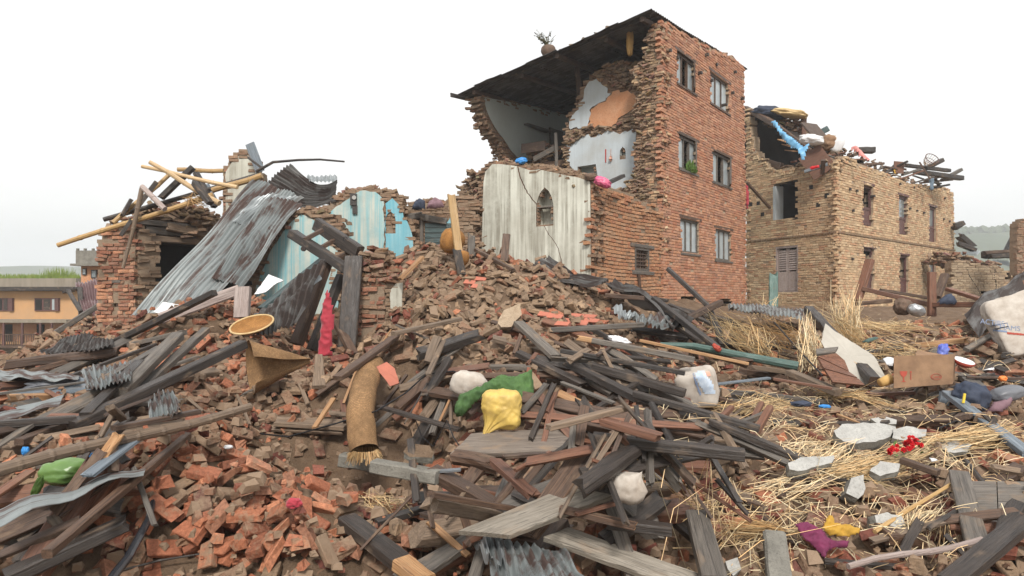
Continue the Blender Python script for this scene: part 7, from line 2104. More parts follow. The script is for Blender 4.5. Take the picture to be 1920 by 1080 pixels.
def lathe(prof, n=28, wob=0.0):
    v, f = [], []
    for i, (r_, z) in enumerate(prof):
        for k in range(n):
            a = 2 * math.pi * k / n; v.append(Vector((r_ * math.cos(a), r_ * math.sin(a), z)))
    for i in range(len(prof) - 1):
        for k in range(n): f.append((i * n + k, i * n + (k + 1) % n, (i + 1) * n + (k + 1) % n, (i + 1) * n + k))
    return v, f
def lathe_obj(name, label, cat, c, prof, mat, rot=(0, 0, 0), parent=None, n=28):
    v, f = lathe(prof, n); p = c if isinstance(c, Vector) else place(c)
    Rm = Matrix.Rotation(rot[2], 4, 'Z') @ Matrix.Rotation(rot[1], 4, 'Y') @ Matrix.Rotation(rot[0], 4, 'X')
    me = mesh_from(name, v, f, M[mat], smooth=True)
    if parent is not None: o = link(name, me, parent, matrix=Matrix.Translation(p - base_of(parent)) @ Rm)
    else: o = tag(link(name, me, None, matrix=Matrix.Translation(p) @ Rm), label, cat)
    weave_attr(o, lambda i, c_: ((i % n) / n * 2.5, (i // n) * .09, 0))
    return o
# shallow woven tray, its rim bound with pale cane
tr = lathe_obj('woven_tray', 'round orange woven tray resting on the broken bricks', 'tray', P(474, 614, 8.55), [(.001, .0), (.12, .002), (.2, .012), (.245, .035), (.26, .05), (.268, .05), (.268, .04), (.21, .0), (.12, -.01), (.001, -.012)], 'tray_weave', (.42, -.12, 0))
v, f = lathe([(.262 + .012 * math.cos(a), .046 + .012 * math.sin(a)) for a in [2 * math.pi * q / 8 for q in range(9)]], 40)
link('rim', mesh_from('rim', v, f, M['cane'], smooth=True), tr)
# domed straw basket on the mound
bk = lathe_obj('straw_basket', 'round golden straw basket on the mound beside the tall tan plank', 'basket', P(848, 452, 10.9), [(.001, .2), (.1, .19), (.17, .14), (.2, .05), (.19, -.06), (.15, -.16), (.08, -.2), (.001, -.2)], 'tray_weave', (.3, .4, 0))
lathe_obj('straw_basket', 'lower part of a torn straw basket below the round golden one', 'basket', P(868, 484, 10.6), [(.001, .12), (.08, .1), (.1, 0), (.08, -.1), (.001, -.12)], 'tray_weave', (.2, .2, 0))

# ---- dark door frame with rungs thrown on top of the heap
dfm = thing('door_frame', 'dark wooden ladder-like door frame tilted up over the cavity', 'frame', tuple(P(610, 470, 9.9)))
timber('rail', None, P(548, 438, 10.2), P(656, 508, 9.7), .17, .13, 'wood_dark', parent=dfm, end_mat='wood_red', ends=('cut', 'cut'))
timber('rail', None, P(594, 420, 10.5), P(674, 474, 10.0), .13, .20, 'wood_dark', parent=dfm)
for a, b in (((570, 450), (604, 432)), ((596, 468), (630, 449)), ((626, 486), (662, 470))):
    timber('rung', None, P(a[0], a[1], 10.0), P(b[0], b[1], 10.25), .07, .06, 'wood_brown', parent=dfm)
mb = MB(); c_ = P(648, 448, 9.9)
mb.tube([c_ + Vector((.03 * math.cos(a), -.02, .03 * math.sin(a))) for a in [i * math.pi / 6 for i in range(10)]], .006, 5); mb.part('ring', M['cable'], dfm)
mb = MB(); c_ = P(570, 467, 9.9); mb.tube([c_, c_ + Vector((0, -.05, 0))], .035, 10); mb.part('hub', M['iron_dark'], dfm)

# ---- broken chair
chr_ = thing('broken_chair', 'broken dark wooden chair lying right of the long black beam', 'chair', tuple(P(1385, 835, 5.6)))
for nm, a, b, w in (('leg', (1316, 814, 5.5), (1372, 764, 5.9), 11), ('leg', (1408, 828, 5.4), (1444, 764, 5.7), 13), ('leg', (1400, 810, 5.7), (1428, 756, 6.0), 11), ('rail', (1352, 808, 5.45), (1434, 776, 5.75), 11), ('rail', (1356, 818, 5.5), (1414, 836, 5.35), 10), ('rail', (1346, 796, 5.8), (1404, 812, 5.7), 8)):
    timber(nm, None, P(*a), P(*b), w / F * 5.6, w / F * 4.6, 'wood_red' if nm == 'leg' else 'wood_grey', parent=chr_, ends=('broken', 'cut') if nm == 'leg' else ('cut', 'cut'))

# ---- cardboard box with its printed marks
bx = thing('cardboard_box', 'opened cardboard box with red goblet mark in the right rubble', 'box', tuple(P(1730, 722, 7.0)))
bwf = WF(tuple(P(1786, 700, 6.9).xy), u=(-1, -.04))
def bq(px, py): return bwf.q(px, py)
(s0, za), (s1, zb_) = bq(1786, 722), bq(1676, 668)
def slanted(name, c4, th, mat, parent):
    n = (c4[1] - c4[0]).cross(c4[3] - c4[0]).normalized() * th
    mb = MB(); mb.hexa([p - n for p in c4] + [p for p in c4]); return mb.part(name, M[mat], parent)
A, Bc, C_2, D_ = P(1676, 728, 6.95), P(1786, 720, 6.9), P(1788, 664, 6.95), P(1676, 668, 7.0)
front = slanted('front_panel', [A, Bc, C_2, D_], .006, 'cardboard', bx)
slanted('flap', [P(1714, 672, 7.15), P(1782, 682, 7.05), P(1787, 668, 7.4), P(1720, 656, 7.5)], .006, 'cardboard', bx)
slanted('side_panel', [Bc, P(1790, 712, 7.35), P(1792, 662, 7.4), C_2], .006, 'cardboard', bx)
slanted('back_panel', [P(1690, 700, 7.5), P(1788, 696, 7.45), P(1790, 664, 7.45), P(1690, 668, 7.5)], .006, 'cardboard', bx)
ex = (Bc - A).normalized(); ez = (D_ - A); ez = (ez - ex * ez.dot(ex)).normalized(); en = ex.cross(ez)
if en.y > 0: en = -en
def on_front(px, py): 
    r_ = ray(px, py); e = Vector((0, 0, EYE)); return e + r_ * ((A - e).dot(en) / r_.dot(en)) + en * .004
def flat(pts, name, mat):
    v = [on_front(*p) for p in pts]; part(name, v + [p - en * .003 for p in v], [tuple(range(len(v))), tuple(range(2 * len(v) - 1, len(v) - 1, -1))], M[mat], bx)
flat([(1687, 696), (1701, 696), (1700, 702), (1697, 706), (1695, 707), (1695, 714), (1699, 716), (1689, 716), (1693, 714), (1693, 707), (1690, 705), (1687.5, 701)], 'goblet_mark', 'print_red')
for pts in ([(1706, 696), (1709, 696), (1709, 699), (1706, 699)], [(1707, 700), (1708.3, 700), (1708.3, 712), (1707, 712)]): flat(pts, 'handling_mark', 'print_red')
mb = MB(); ring = []
for k in range(25):
    a = 2 * math.pi * k / 24; ring.append(on_front(1755 + 10 * math.cos(a), 706.5 + 5.5 * math.sin(a)))
mb.tube(ring, .0022, 4, cap=False); mb.part('printed_oval', M['print_red'], bx)
bpy.context.view_layer.update()
text_on(bx, 'Coca', on_front(1755, 709), ex, ez, .042, 'print_red', name='printed_lettering')

# ---- boards, doors and panels
slab_px('fibreboard_panel', 'large pale grey panel leaning under the black weathered beam', [(1548, 606), (1568, 622), (1640, 668), (1662, 712), (1640, 722), (1600, 716), (1560, 680), (1540, 640)], .02, ('ply', 'ply'), 8.0, (-.15, -.75, .62), 'panel', 3, bumpy=.006)
pdw = thing('planked_door', 'planked brown door piece lying left of the pale panel', 'door', tuple(P(1575, 720, 7.3)))
for k, (a, b, c, d) in enumerate((((1531, 664), (1566, 660), (1572, 650), (1530, 654)), ((1533, 668), (1592, 696), (1584, 676), (1568, 662)), ((1545, 690), (1608, 708), (1594, 698), (1534, 670)), ((1562, 716), (1622, 722), (1610, 710), (1546, 692)))):
    q = [P(*a, 7.5 - .1 * k), P(*b, 7.5 - .1 * k), P(*c, 7.6 - .1 * k), P(*d, 7.6 - .1 * k)]
    slanted('plank', q, .025, 'wood_red' if k else 'wood_grey', pdw)
gd = thing('fallen_panelling', 'broken grey panelled door at the lower right edge', 'door', tuple(P(1870, 990, 4.4)))
for k, (a, b, c, d) in enumerate((((1838, 1000, 4.35), (1872, 1000, 4.35), (1868, 902, 4.9), (1818, 902, 4.9)), ((1874, 1000, 4.35), (1960, 996, 4.35), (1960, 904, 4.9), (1870, 902, 4.9)))):
    slanted('panel', [P(*a), P(*b), P(*c), P(*d)], .025, 'wood_grey', gd)
slab_px('white_board', 'small white board lying on the rusty iron sheet', [(288, 585), (306, 566), (340, 572), (310, 590)], .015, ('paper', 'ply'), 10.3, (-.2, -.7, .7), 'board', 4, bumpy=.003)
slab_px('white_sheet', 'bright white sheet standing above the teal shutter board', [(476, 552), (504, 514), (532, 526), (520, 530), (498, 548)], .012, ('paper', 'ply'), 9.9, (-.2, -.9, .4), 'sheet', 5, bumpy=.006)
slab_px('plaster_chunk', 'pale plastered masonry chunk in the brick heap', [(932, 606), (944, 582), (976, 568), (978, 590), (958, 612), (940, 614)], .09, ('mortar_light', 'mortar'), 8.2, (.1, -.85, .5), 'chunk', 6)
slab_px('curved_tile', 'curved orange roof tile beside the rolled mat', [(706, 688), (726, 678), (740, 690), (749, 718), (732, 724), (716, 704)], .02, ('tile', 'tile'), 6.7, (.15, -.85, .5), 'tile', 7, bumpy=.006)
# ---- concrete
CONC = [
 ('pale broken concrete slab with flat oval top on the straw', [(1562, 808), (1580, 796), (1620, 792), (1660, 794), (1680, 800), (1672, 818), (1640, 828), (1600, 832), (1580, 828)], .12, 5.9),
 ('second concrete slab right of the oval one', [(1676, 806), (1700, 798), (1736, 806), (1734, 818), (1700, 826), (1672, 822)], .08, 5.9),
 ('low concrete piece left of the flower bunch', [(1474, 866), (1500, 858), (1566, 854), (1560, 868), (1500, 884), (1480, 880)], .07, 5.2),
 ('small angular concrete piece below the flower bunch', [(1630, 884), (1650, 864), (1688, 870), (1684, 884), (1650, 892)], .08, 5.05),
 ('pale concrete fragment standing on edge at lower right', [(1640, 966), (1660, 960), (1690, 968), (1700, 986), (1688, 1010), (1670, 1000), (1650, 996)], .11, 4.5),
 ('upright dark concrete lump on the mud at lower right', [(1588, 926), (1600, 896), (1620, 890), (1624, 916), (1608, 936)], .1, 4.75),
 ('flat grey stone right of the flower bunch', [(1752, 832), (1780, 824), (1820, 832), (1816, 846), (1776, 848)], .06, 5.6),
 ('thin concrete slab behind the oval one', [(1632, 786), (1660, 780), (1684, 788), (1680, 796), (1650, 796)], .05, 6.3),
 ('grey stone at the bottom edge right of centre', [(1362, 1052), (1384, 1044), (1390, 1066), (1372, 1078)], .08, 4.0)]
for k, (lab, pts, th, Y) in enumerate(CONC):
    slab_px('concrete_piece', lab, pts, th, ('concrete', 'concrete_dark'), Y, (.05, -.45, .9) if k != 4 and k != 5 else (.1, -.8, .6), 'concrete', 20 + k)
timber('concrete_post', 'square grey concrete post at the bottom edge right of centre', P(1462, 1100, 3.75), P(1452, 1010, 4.1), .13, .12, 'wood_grey', cat='post', rough=.02)
M['conc_post'] = M['concrete_dark']; bpy.data.objects['concrete_post'].data.materials[0] = M['concrete_dark']
# stone ledge in the pit
for k, (lab, a, b, h) in enumerate((('mossy grey stone ledge block at the back of the pit', (700, 880, 6.2), (822, 902, 6.0), .13), ('shorter stone ledge block left in the pit', (640, 868, 6.3), (702, 878, 6.25), .12))):
    beam_px('stone_ledge', lab, a, b, 30, 'wood_mud', .8, cat='stone', rough=.04)
    bpy.data.objects['stone_ledge' + ('' if k == 0 else '.001')].data.materials[0] = M['concrete_dark']
slab_px('broken_slab', 'dark flat slab lying above the stone ledge', [(756, 846), (768, 832), (806, 836), (816, 850), (810, 858), (770, 858)], .05, ('mud', 'concrete_dark'), 5.95, (0, -.5, .86), 'slab', 40)
# ---- roof tiles
TL = [(1040, 592, 34, 10), (1062, 600, 36, 10), (1086, 604, 38, 11), (1108, 600, 34, 9), (1072, 590, 40, 8), (1098, 592, 44, 8), (1120, 606, 30, 9), (1054, 606, 30, 9), (880, 528, 24, 9), (894, 536, 24, 9), (900, 522, 26, 8), (1020, 588, 26, 10)]
for k, (x, y, w, h) in enumerate(TL):
    slab_px('roof_tile', 'pinkish red flat clay tile in the spill right of the brick heap' if k not in (8, 9, 10) else 'pinkish red flat clay tile at the foot of the tall tan plank',
            [(x - w / 2, y + h * .3), (x + w * .35, y + h / 2), (x + w / 2, y - h * .2), (x - w * .3, y - h / 2)], .018, ('tile', 'tile'), None, (.1 * math.sin(k), -.6, .75), 'tile', 50 + k, bumpy=.003)
    bpy.data.objects['roof_tile' + ('' if k == 0 else '.%03d' % k)]['group'] = 'red clay tiles beside the brick heap' if k not in (8, 9, 10) else 'red clay tiles under the tan plank'

# ---- flowers
fl = thing('flower_bunch', 'bunch of red artificial flowers lying on the straw', 'flowers', tuple(place((1705, 862, 5.4))))
r = random.Random(4)
for k in range(30):
    px, py = r.choice([(1672, 846), (1684, 840), (1696, 832), (1706, 826), (1716, 830), (1726, 836), (1736, 844), (1700, 842), (1690, 850), (1712, 838)])
    p = P(px + r.uniform(-6, 6), py + r.uniform(-6, 6), 5.25 + r.uniform(-.04, .06)); mb = MB(); R_ = r.uniform(.016, .026)
    tl = Matrix.Rotation(r.uniform(-.9, .9), 3, 'Y') @ Matrix.Rotation(r.uniform(.2, 1.2), 3, 'X')
    for q in range(6):
        a = q * math.pi / 3; d = Vector((math.cos(a), math.sin(a), 0)); s_ = Vector((-d.y, d.x, 0))
        mb.add([p + tl @ v_ for v_ in (Vector((0, 0, 0)), d * R_ * .6 + s_ * R_ * .5 + Vector((0, 0, R_ * .5)), d * R_ * 1.15 + Vector((0, 0, R_ * .4)), d * R_ * .6 - s_ * R_ * .5 + Vector((0, 0, R_ * .5)))], [(0, 1, 2, 3)])
    for q in range(4):
        a = q * math.pi / 2 + .4; d = Vector((math.cos(a), math.sin(a), 0)); s_ = Vector((-d.y, d.x, 0))
        mb.add([p + tl @ v_ for v_ in (Vector((0, 0, .004)), d * R_ * .3 + s_ * R_ * .35 + Vector((0, 0, R_ * .7)), d * R_ * .5 + Vector((0, 0, R_ * .9)), d * R_ * .3 - s_ * R_ * .35 + Vector((0, 0, R_ * .7)))], [(0, 1, 2, 3)])
    mb.part('flower', M['petal'], fl)
for k in range(16):
    p = P(r.uniform(1668, 1742), r.uniform(832, 862), 5.27); d = Vector((r.uniform(-1, 1), r.uniform(-1, .2), r.uniform(-.1, .8))).normalized() * .05; s_ = d.cross(Vector((0, 0, 1))).normalized() * .014
    mb = MB(); mb.add([p, p + d * .5 + s_, p + d, p + d * .5 - s_], [(0, 1, 2, 3)]); mb.part('leaf', M['leaf'], fl)

# ---- litter
blob('blue_packet', 'crumpled cobalt blue plastic packet behind the cardboard box', 'packet', P(1768, 658, 8.2), (.055, .04, .085), 'blue_plastic', 31, (0, .3, 0), lump=.35)
cloth('white_paper', 'white sheet of paper left of the cardboard box', 'paper', [(1654, 668), (1664, 664), (1682, 668), (1680, 680), (1662, 682)], 7.9, 'paper', (0, -.6, .8), .01, 8, 15)
cloth('white_paper', 'scrap of white paper right of the flower bunch', 'paper', [(1744, 848), (1768, 856), (1764, 862), (1746, 858)], 5.3, 'paper', (0, -.6, .8), .01, 8, 16)
cloth('silver_foil', 'silver grey foil strip at the right edge', 'foil', [(1884, 860), (1925, 872), (1925, 884), (1890, 872)], 5.2, 'aluminium', (0, -.6, .8), .01, 10, 17)
cloth('plastic_film', 'pale lilac plastic film in the right rubble', 'film', [(1842, 688), (1862, 684), (1872, 680), (1866, 692), (1848, 692)], 7.4, 'paper', (0, -.5, .85), .015, 12, 18)
bwl = lathe_obj('red_bowl', 'shallow red bowl with white inside right of the cardboard box', 'bowl', P(1806, 682, 7.2), [(.001, .01), (.07, .014), (.1, .035), (.105, .035), (.085, -.005), (.05, -.025), (.001, -.025)], 'print_red', (.35, .15, 0))
v, f = lathe([(.001, .014), (.07, .018), (.098, .037)], 28); link('inside', mesh_from('inside', v, f, M['paper'], smooth=True), bwl)
lathe_obj('orange_cup', 'pale orange plastic cup lying left of the cardboard box', 'cup', P(1661, 714, 7.1), [(.001, -.07), (.045, -.07), (.055, .06), (.05, .06), (.04, -.06), (.001, -.06)], 'maize', (.2, 1.2, .3))
blob('orange_ball', 'small bright orange plastic lump in the right rubble', 'litter', P(1880, 710, 7.2), (.04, .03, .03), 'orange_plastic', 33, lump=.2)
blob('black_bag', 'black shoulder bag with yellow clasp in the right rubble', 'bag', P(1822, 744, 6.6), (.16, .11, .13), 'navy_cloth', 35, (0, .2, .2), lump=.25)
mb = MB(); mb.tube([P(1806, 756, 6.4), P(1809, 738, 6.42)], .012, 7); mb.solo('yellow_clasp', M['yellow_pl'], 'small yellow plastic stick on the black bag', 'litter')
blob('grey_cushion', 'smooth grey vinyl cushion at the right edge', 'cushion', P(1888, 738, 6.7), (.17, .1, .07), 'grey_leather', 36, (0, -.2, .1), lump=.08)
blob('steel_pot', 'dented aluminium pot in front of the red brown rail', 'pot', P(1718, 582, 12.2), (.14, .12, .1), 'aluminium', 37, (0, .4, 0), lump=.12)
blob('grey_bag', 'small dark cloth lump beside the dented pot', 'bag', P(1694, 575, 12.4), (.16, .12, .14), 'clay_pot', 38, lump=.25)
cloth('navy_sheet', 'dark blue plastic sheet caught behind the upright post', 'sheet', [(1756, 566), (1772, 552), (1784, 550), (1796, 566), (1792, 572), (1764, 572)], 12.2, 'navy_cloth', (0, -.8, .6), .03, 6, 21, bulge=.04, on=False)
blob('teal_scrap', 'teal plastic scrap on the straw near the pale panel', 'litter', P(1632, 637, 9.0), (.09, .04, .02), 'bamboo_green', 39, (0, -.3, .2), lump=.3)
blob('white_scrap', 'crumpled white and teal plastic on the beams at right centre', 'litter', P(1162, 638, 7.9), (.12, .05, .04), 'paper', 40, (0, .3, 0), lump=.4)
blob('red_white_can', 'crushed red and white tin under the straw sheaf', 'tin', P(1344, 652, 8.2), (.06, .03, .03), 'print_red', 41, (0, .7, 0), lump=.3)
blob('blue_scrap', 'small blue plastic scrap on the straw at right', 'litter', P(1546, 762, 6.3), (.05, .03, .015), 'blue_bag', 42, lump=.4)
blob('blue_scrap', 'blue plastic scrap in the bricks at far left', 'litter', P(48, 846, 5.0), (.025, .02, .03), 'blue_bag', 43, lump=.3)
blob('blue_scrap', 'blue plastic scrap beside the blue grey board at left', 'litter', P(178, 855, 5.1), (.03, .02, .02), 'blue_bag', 44, lump=.3)
blob('red_scrap', 'small dark red plastic lump in the pit', 'litter', P(552, 944, 5.2), (.045, .03, .03), 'red_cloth', 45, lump=.3)
blob('white_pebble', 'small white pebble on the bricks at left', 'pebble', P(428, 838, 5.7), (.03, .02, .012), 'paper', 46, lump=.3)
blob('gray_rag', 'grey rag heap on the pale metal sheet at the left', 'rag', P(90, 722, 7.2), (.22, .12, .06), 'grey_leather', 47, (0, -.15, .2), lump=.4)
blob('green_shoot', 'green leafy shoot under the bamboo pole at left', 'plant', P(70, 914, 4.8), (.02, .02, .06), 'leaf', 48, (.0, .4, 0), lump=.4)
blob('blue_cover', 'dark blue rubber scrap on the straw left of the oval slab', 'litter', P(1502, 757, 6.4), (.09, .04, .025), 'navy_cloth', 49, lump=.3)

# ---- on the roofs
mz = blob('hanging_maize', 'bundle of dried maize hanging under the tilted iron roof', 'bundle', P(1181, 78, 17.3), (.085, .085, .36), 'maize', 51, lump=.2, neck=((0, 0, 1), .3))
pot = lathe_obj('flower_pot', 'dark clay pot with a dry plant on the tilted roof', 'pot', tp((1220 - 1034) / 355 * 5.85, -.3, roofz((1220 - 1034) / 355 * 5.85, -.3) + .17), [(.001, -.16), (.12, -.16), (.2, .0), (.19, .1), (.15, .15), (.13, .14), (.001, .1)], 'clay_pot', n=16)
r = random.Random(7); mb = MB(); p0 = pot.matrix_basis.translation
for k in range(26):
    d = Vector((r.uniform(-.4, .25), r.uniform(-.3, .3), r.uniform(.15, .42))); a = p0 + Vector((0, 0, .1)); b = a + d
    mb.tube([a, a.lerp(b, .5) + Vector((r.uniform(-.05, .05), 0, .05)), b], .006, 3, cap=False)
    for q in range(5):
        c_ = a.lerp(b, r.uniform(.4, 1)); s_ = Vector((r.uniform(-1, 1), r.uniform(-1, 1), r.uniform(-1, 1))) * .05
        mb.add([c_, c_ + s_, c_ + s_.cross(Vector((.3, .5, .8)))], [(0, 1, 2)])
M['dry_leaf'] = mat_plain('dry_leaves', (0.07, 0.075, 0.03), (0.12, 0.1, 0.05), .8)
pl2 = solo('dry_plant', mb.v, mb.f, M['dry_leaf'], 'dry leggy plant growing in the clay pot on the roof', 'plant')
sp = wr.w(wr.q(1294, 322)[0], .02, wr.q(1294, 324)[1])
mb = MB()
for k in range(60):
    a = sp + wr.u * r.uniform(-.15, .15) + Vector((0, 0, -.05)); d = Vector((r.uniform(-.12, .12), r.uniform(-.2, .05), r.uniform(.1, .38))); s_ = d.cross(Vector((0, 1, 0))).normalized() * .03
    mb.add([a + d * .4, a + d * .7 + s_, a + d, a + d * .7 - s_], [(0, 1, 2, 3)])
mb.solo('window_plant', M['leaf'], 'small green plant in the middle window of the tall house', 'plant')
# the beige house's roof clutter
cloth('blue_tarp', 'torn blue tarpaulin hanging down the beige house roof', 'tarp', [(1442, 226), (1456, 226), (1470, 246), (1492, 262), (1506, 274), (1516, 268), (1524, 270), (1514, 284), (1510, 300), (1500, 304), (1498, 292), (1492, 282), (1474, 272), (1458, 250)], 21.6, 'blue_tarp', (-.5, -.8, .3), .09, 2.2, 31, step=.05, on=False)
cloth('pink_cloth', 'salmon pink cloth draped over the beige house wall top', 'cloth', [(1592, 276), (1604, 274), (1614, 282), (1624, 294), (1634, 304), (1626, 306), (1610, 296), (1600, 286)], 22.2, 'pink_cloth', (-.2, -.9, .4), .06, 2.5, 32, step=.05, on=False, bulge=.12)
cloth('blue_trousers', 'faded blue cloth hanging from the roof beams at the far right corner', 'cloth', [(1740, 334), (1752, 332), (1750, 356), (1746, 362), (1740, 352)], 27, 'blue_tarp', (.3, -.9, .1), .06, 3, 33, step=.05, on=False)
M['blue_grey_cloth'] = mat_plain('blue_grey_cloth', (0.14, 0.19, 0.24), (0.09, 0.13, 0.17), .7); bpy.data.objects['blue_trousers'].data.materials[0] = M['blue_grey_cloth']
cloth('yellow_cloth', 'small yellow cloth on the wall top of the beige house', 'cloth', [(1674, 322), (1678, 312), (1682, 326), (1676, 328)], 24, 'ochre_cloth', (.2, -.9, .2), .04, 3, 34, step=.05, on=False)
cloth('red_bundle', 'bright red cloth in the roof edge of the beige house', 'cloth', [(1516, 316), (1524, 310), (1538, 310), (1538, 318), (1520, 320)], 21.6, 'petal', (-.5, -.8, .3), .06, 3, 35, step=.04, on=False, bulge=.06)
blob('white_drum', 'round white drum lid in the roof debris of the beige house', 'drum', P(1570, 270, 22.4), (.2, .1, .27), 'paper', 55, (0, .4, -.5), lump=.06, square=2.4)
blob('white_bag', 'white bag sagging over the beige house roof edge', 'bag', P(1522, 262, 22.2), (.36, .25, .16), 'paper', 56, (0, .2, -.5), lump=.2)
blob('brown_bundle', 'brown mattress roll beside the white drum lid', 'bundle', P(1556, 268, 22.6), (.3, .25, .25), 'cardboard', 57, lump=.2)
blob('tan_mattress', 'tan mattress lying on top of the beige house roof', 'mattress', P(1480, 213, 24.5), (.6, .35, .13), 'cane', 58, (0, .25, -.5), lump=.2, square=3)
blob('dark_bundle', 'dark bundle of clothes on the beige house roof peak', 'bundle', P(1446, 212, 25.0), (.6, .4, .2), 'navy_cloth', 59, (0, .2, -.5), lump=.3)
for k, (lab, a, b, w, h, mt) in enumerate((
    ('tall brown cupboard panel tilted on the beige house roof', (1516, 232, 23.4), (1546, 268, 22.8), .75, .06, 'wood_brown'),
    ('dark plank end on the beige house roof near the pink cloth', (1608, 282, 24.5), (1638, 282, 24.5), .3, .2, 'wood_dark'),
    ('brown board standing on the beige house roof', (1684, 325, 25.6), (1686, 303, 25.6), .38, .05, 'wood_red'),
    ('upper roof beam jutting out at the right end of the beige house', (1698, 310, 27.5), (1780, 320, 28.5), .16, .14, 'wood_dark'),
    ('lower roof beam jutting out at the right end of the beige house', (1716, 322, 27), (1803, 334, 28), .22, .18, 'wood_dark'),
    ('pale-tipped beam crossing the jutting roof beams', (1766, 338, 28), (1802, 318, 28.2), .16, .13, 'wood_grey'),
    ('short beam pointing up beside the wire basket', (1736, 316, 27), (1767, 300, 27.2), .18, .16, 'wood_dark'),
    ('slim brown stick hanging over the wall top under the wire basket', (1724, 304, 26.6), (1744, 336, 26.4), .08, .06, 'wood_brown'),
    ('thin plank across the beige house wall top', (1692, 328, 25.8), (1722, 318, 26.2), .12, .08, 'wood_grey'),
    ('first pale lath under the blue tarpaulin', (1464, 262, 23), (1482, 268, 22.6), .3, .03, 'wood_fresh'),
    ('second pale lath under the blue tarpaulin', (1472, 271, 23), (1490, 276, 22.6), .3, .03, 'wood_fresh'),
    ('third pale lath under the blue tarpaulin', (1478, 282, 23), (1494, 284, 22.6), .3, .03, 'wood_fresh'),
    ('green-black plank on the beige roof behind the cupboard panel', (1536, 250, 24), (1550, 242, 24), .3, .2, 'wood_teal'),
    ('brown pole leaning against the beige house beside the tall house', (1400, 342, 22.6), (1444, 390, 23.2), .09, .08, 'wood_brown'))):
    timber('roof_timber', lab, P(*a), P(*b), w, h, mt, cat='timber')
# wire basket
wbk = thing('wire_basket', 'round wire basket standing on the beige house roof', 'basket', tuple(P(1743, 318, 27)))
ct = P(1742, 304, 27); ax = Vector((.1, -.75, .5)).normalized(); e1 = Vector((1, 0, 0)); e1 = (e1 - ax * e1.dot(ax)).normalized(); e2 = ax.cross(e1)
for k, (rr, d) in enumerate(((.26, .2), (.22, .02), (.14, -.12))):
    mb = MB(); mb.tube([ct + e1 * rr * math.cos(a) + e2 * rr * math.sin(a) + ax * d for a in [i * math.pi / 12 for i in range(25)]], .016 if k == 0 else .01, 5, cap=False); mb.part('hoop', M['wood_maroon'], wbk)
for k in range(16):
    a = k * math.pi / 8; d_ = e1 * math.cos(a) + e2 * math.sin(a)
    mb = MB(); mb.tube([ct + d_ * .26 + ax * .2, ct + d_ * .22 + ax * .02, ct + d_ * .14 - ax * .12, ct + d_ * .04 - ax * .16], .008, 4, cap=False); mb.part('wire', M['bamboo'], wbk)
timber('broken_beam_end', 'dark beam end jutting from the right side of the beige house', P(1789, 428, 30), P(1804, 418, 30), .35, .2, 'wood_dark')
# mossy post by the shuttered window
timber('mossy_post', 'mossy green stump standing before the shuttered window', P(1450, 580, 15.5), P(1450, 510, 15.8), .2, .2, 'bamboo_green', cat='post', ends=('cut', 'broken'))
bpy.data.objects['broken_beam_end']['category'] = 'timber'

# ================================================================ straw
def stalks(mb, p0, p1, n, w0, w1, r, thin=.0035, bend=.08, zsq=.5, lift=0.0, follow=False):
    """n stalks from round p0 to round p1; w0, w1 are the spreads at the ends"""
    d = p1 - p0
    for k in range(n):
        a = p0 + Vector((r.gauss(0, w0), r.gauss(0, w0 * .7), r.gauss(0, w0 * zsq)))
        b = p1 + Vector((r.gauss(0, w1), r.gauss(0, w1 * .7), r.gauss(0, w1 * zsq)))
        t0, t1 = r.uniform(0, .25), r.uniform(.7, 1.05)
        if r.random() < .45: t1 = r.uniform(.35, .7); b = b + Vector((r.gauss(0, 1), r.gauss(0, 1), r.gauss(0, .3))) * d.length * .22
        a, b = a.lerp(b, t0), a.lerp(b, t1)
        m = a.lerp(b, .5) + Vector((r.gauss(0, bend), r.gauss(0, bend), r.gauss(0, bend))) * d.length * .4
        if follow:
            hs = [float(hz(q.x, q.y)) for q in (a, m, b)]
            if max(hs) - min(hs) > .16 and r.random() < .92: continue
            for q, h in zip((a, m, b), hs): q.z = min(max(q.z, h), h + .10) + r.uniform(.0, .035)
        mb.tube([a, m, b], [thin, thin, thin * .5], 3, cap=False)

def sheaf(name, label, c0, c1, n, w0, w1, mat='straw', seed=0, tie=None, thin=.004, bend=.06, cat='straw', follow=False):
    r = random.Random(seed); mb = MB()
    p0 = place(c0) if len(c0) == 3 else T(*c0) + Vector((0, 0, .03)); p1 = place(c1) if len(c1) == 3 else T(*c1) + Vector((0, 0, .03))
    stalks(mb, p0, p1, int(n * .36), w0 * 1.1, w1 * 1.15, r, thin * .8, bend * 2.2, follow=follow)
    return tint_stalks(mb.solo(name, M[mat], label, cat, kind=None), 9, seed)

sheaf('straw_sheaf', 'big pale straw sheaf standing fanned out before the beige house', (1600, 640, 10.4), (1580, 548, 10.6), 380, .09, .17, 'straw_pale', 1, thin=.006)
sheaf('straw_sheaf', 'second leaning part of the big pale straw sheaf', (1622, 650, 10.0), (1556, 590, 10.4), 240, .10, .12, 'straw', 2, thin=.006)
sheaf('straw_sheaf', 'tied straw sheaf hanging upright left of the black weathered beam', (1522, 694, 8.2), (1514, 590, 9.2), 260, .07, .05, 'straw_pale', 3, thin=.005)
sheaf('straw_sheaf', 'straw sheaf lying slanted under the low iron roof sheet', (1444, 672, 8.8), (1340, 590, 10.2), 300, .12, .1, 'straw', 4, thin=.005)
sheaf('straw_sheaf', 'dark straw under the low iron roof sheet', (1500, 660, 9.2), (1400, 600, 10.4), 260, .2, .2, 'straw_brown', 5, thin=.005)
sheaf('straw_clump', 'small straw clump beside the mossy stump', (1440, 600, 12.5), (1434, 555, 12.8), 120, .12, .18, 'straw', 6, thin=.006)
sheaf('straw_swath', 'long combed swath of straw running to the right edge', (1540, 890, 5.0), (1760, 826, 5.6), 520, .06, .06, 'straw', 7, thin=.0032, bend=.03, follow=True)
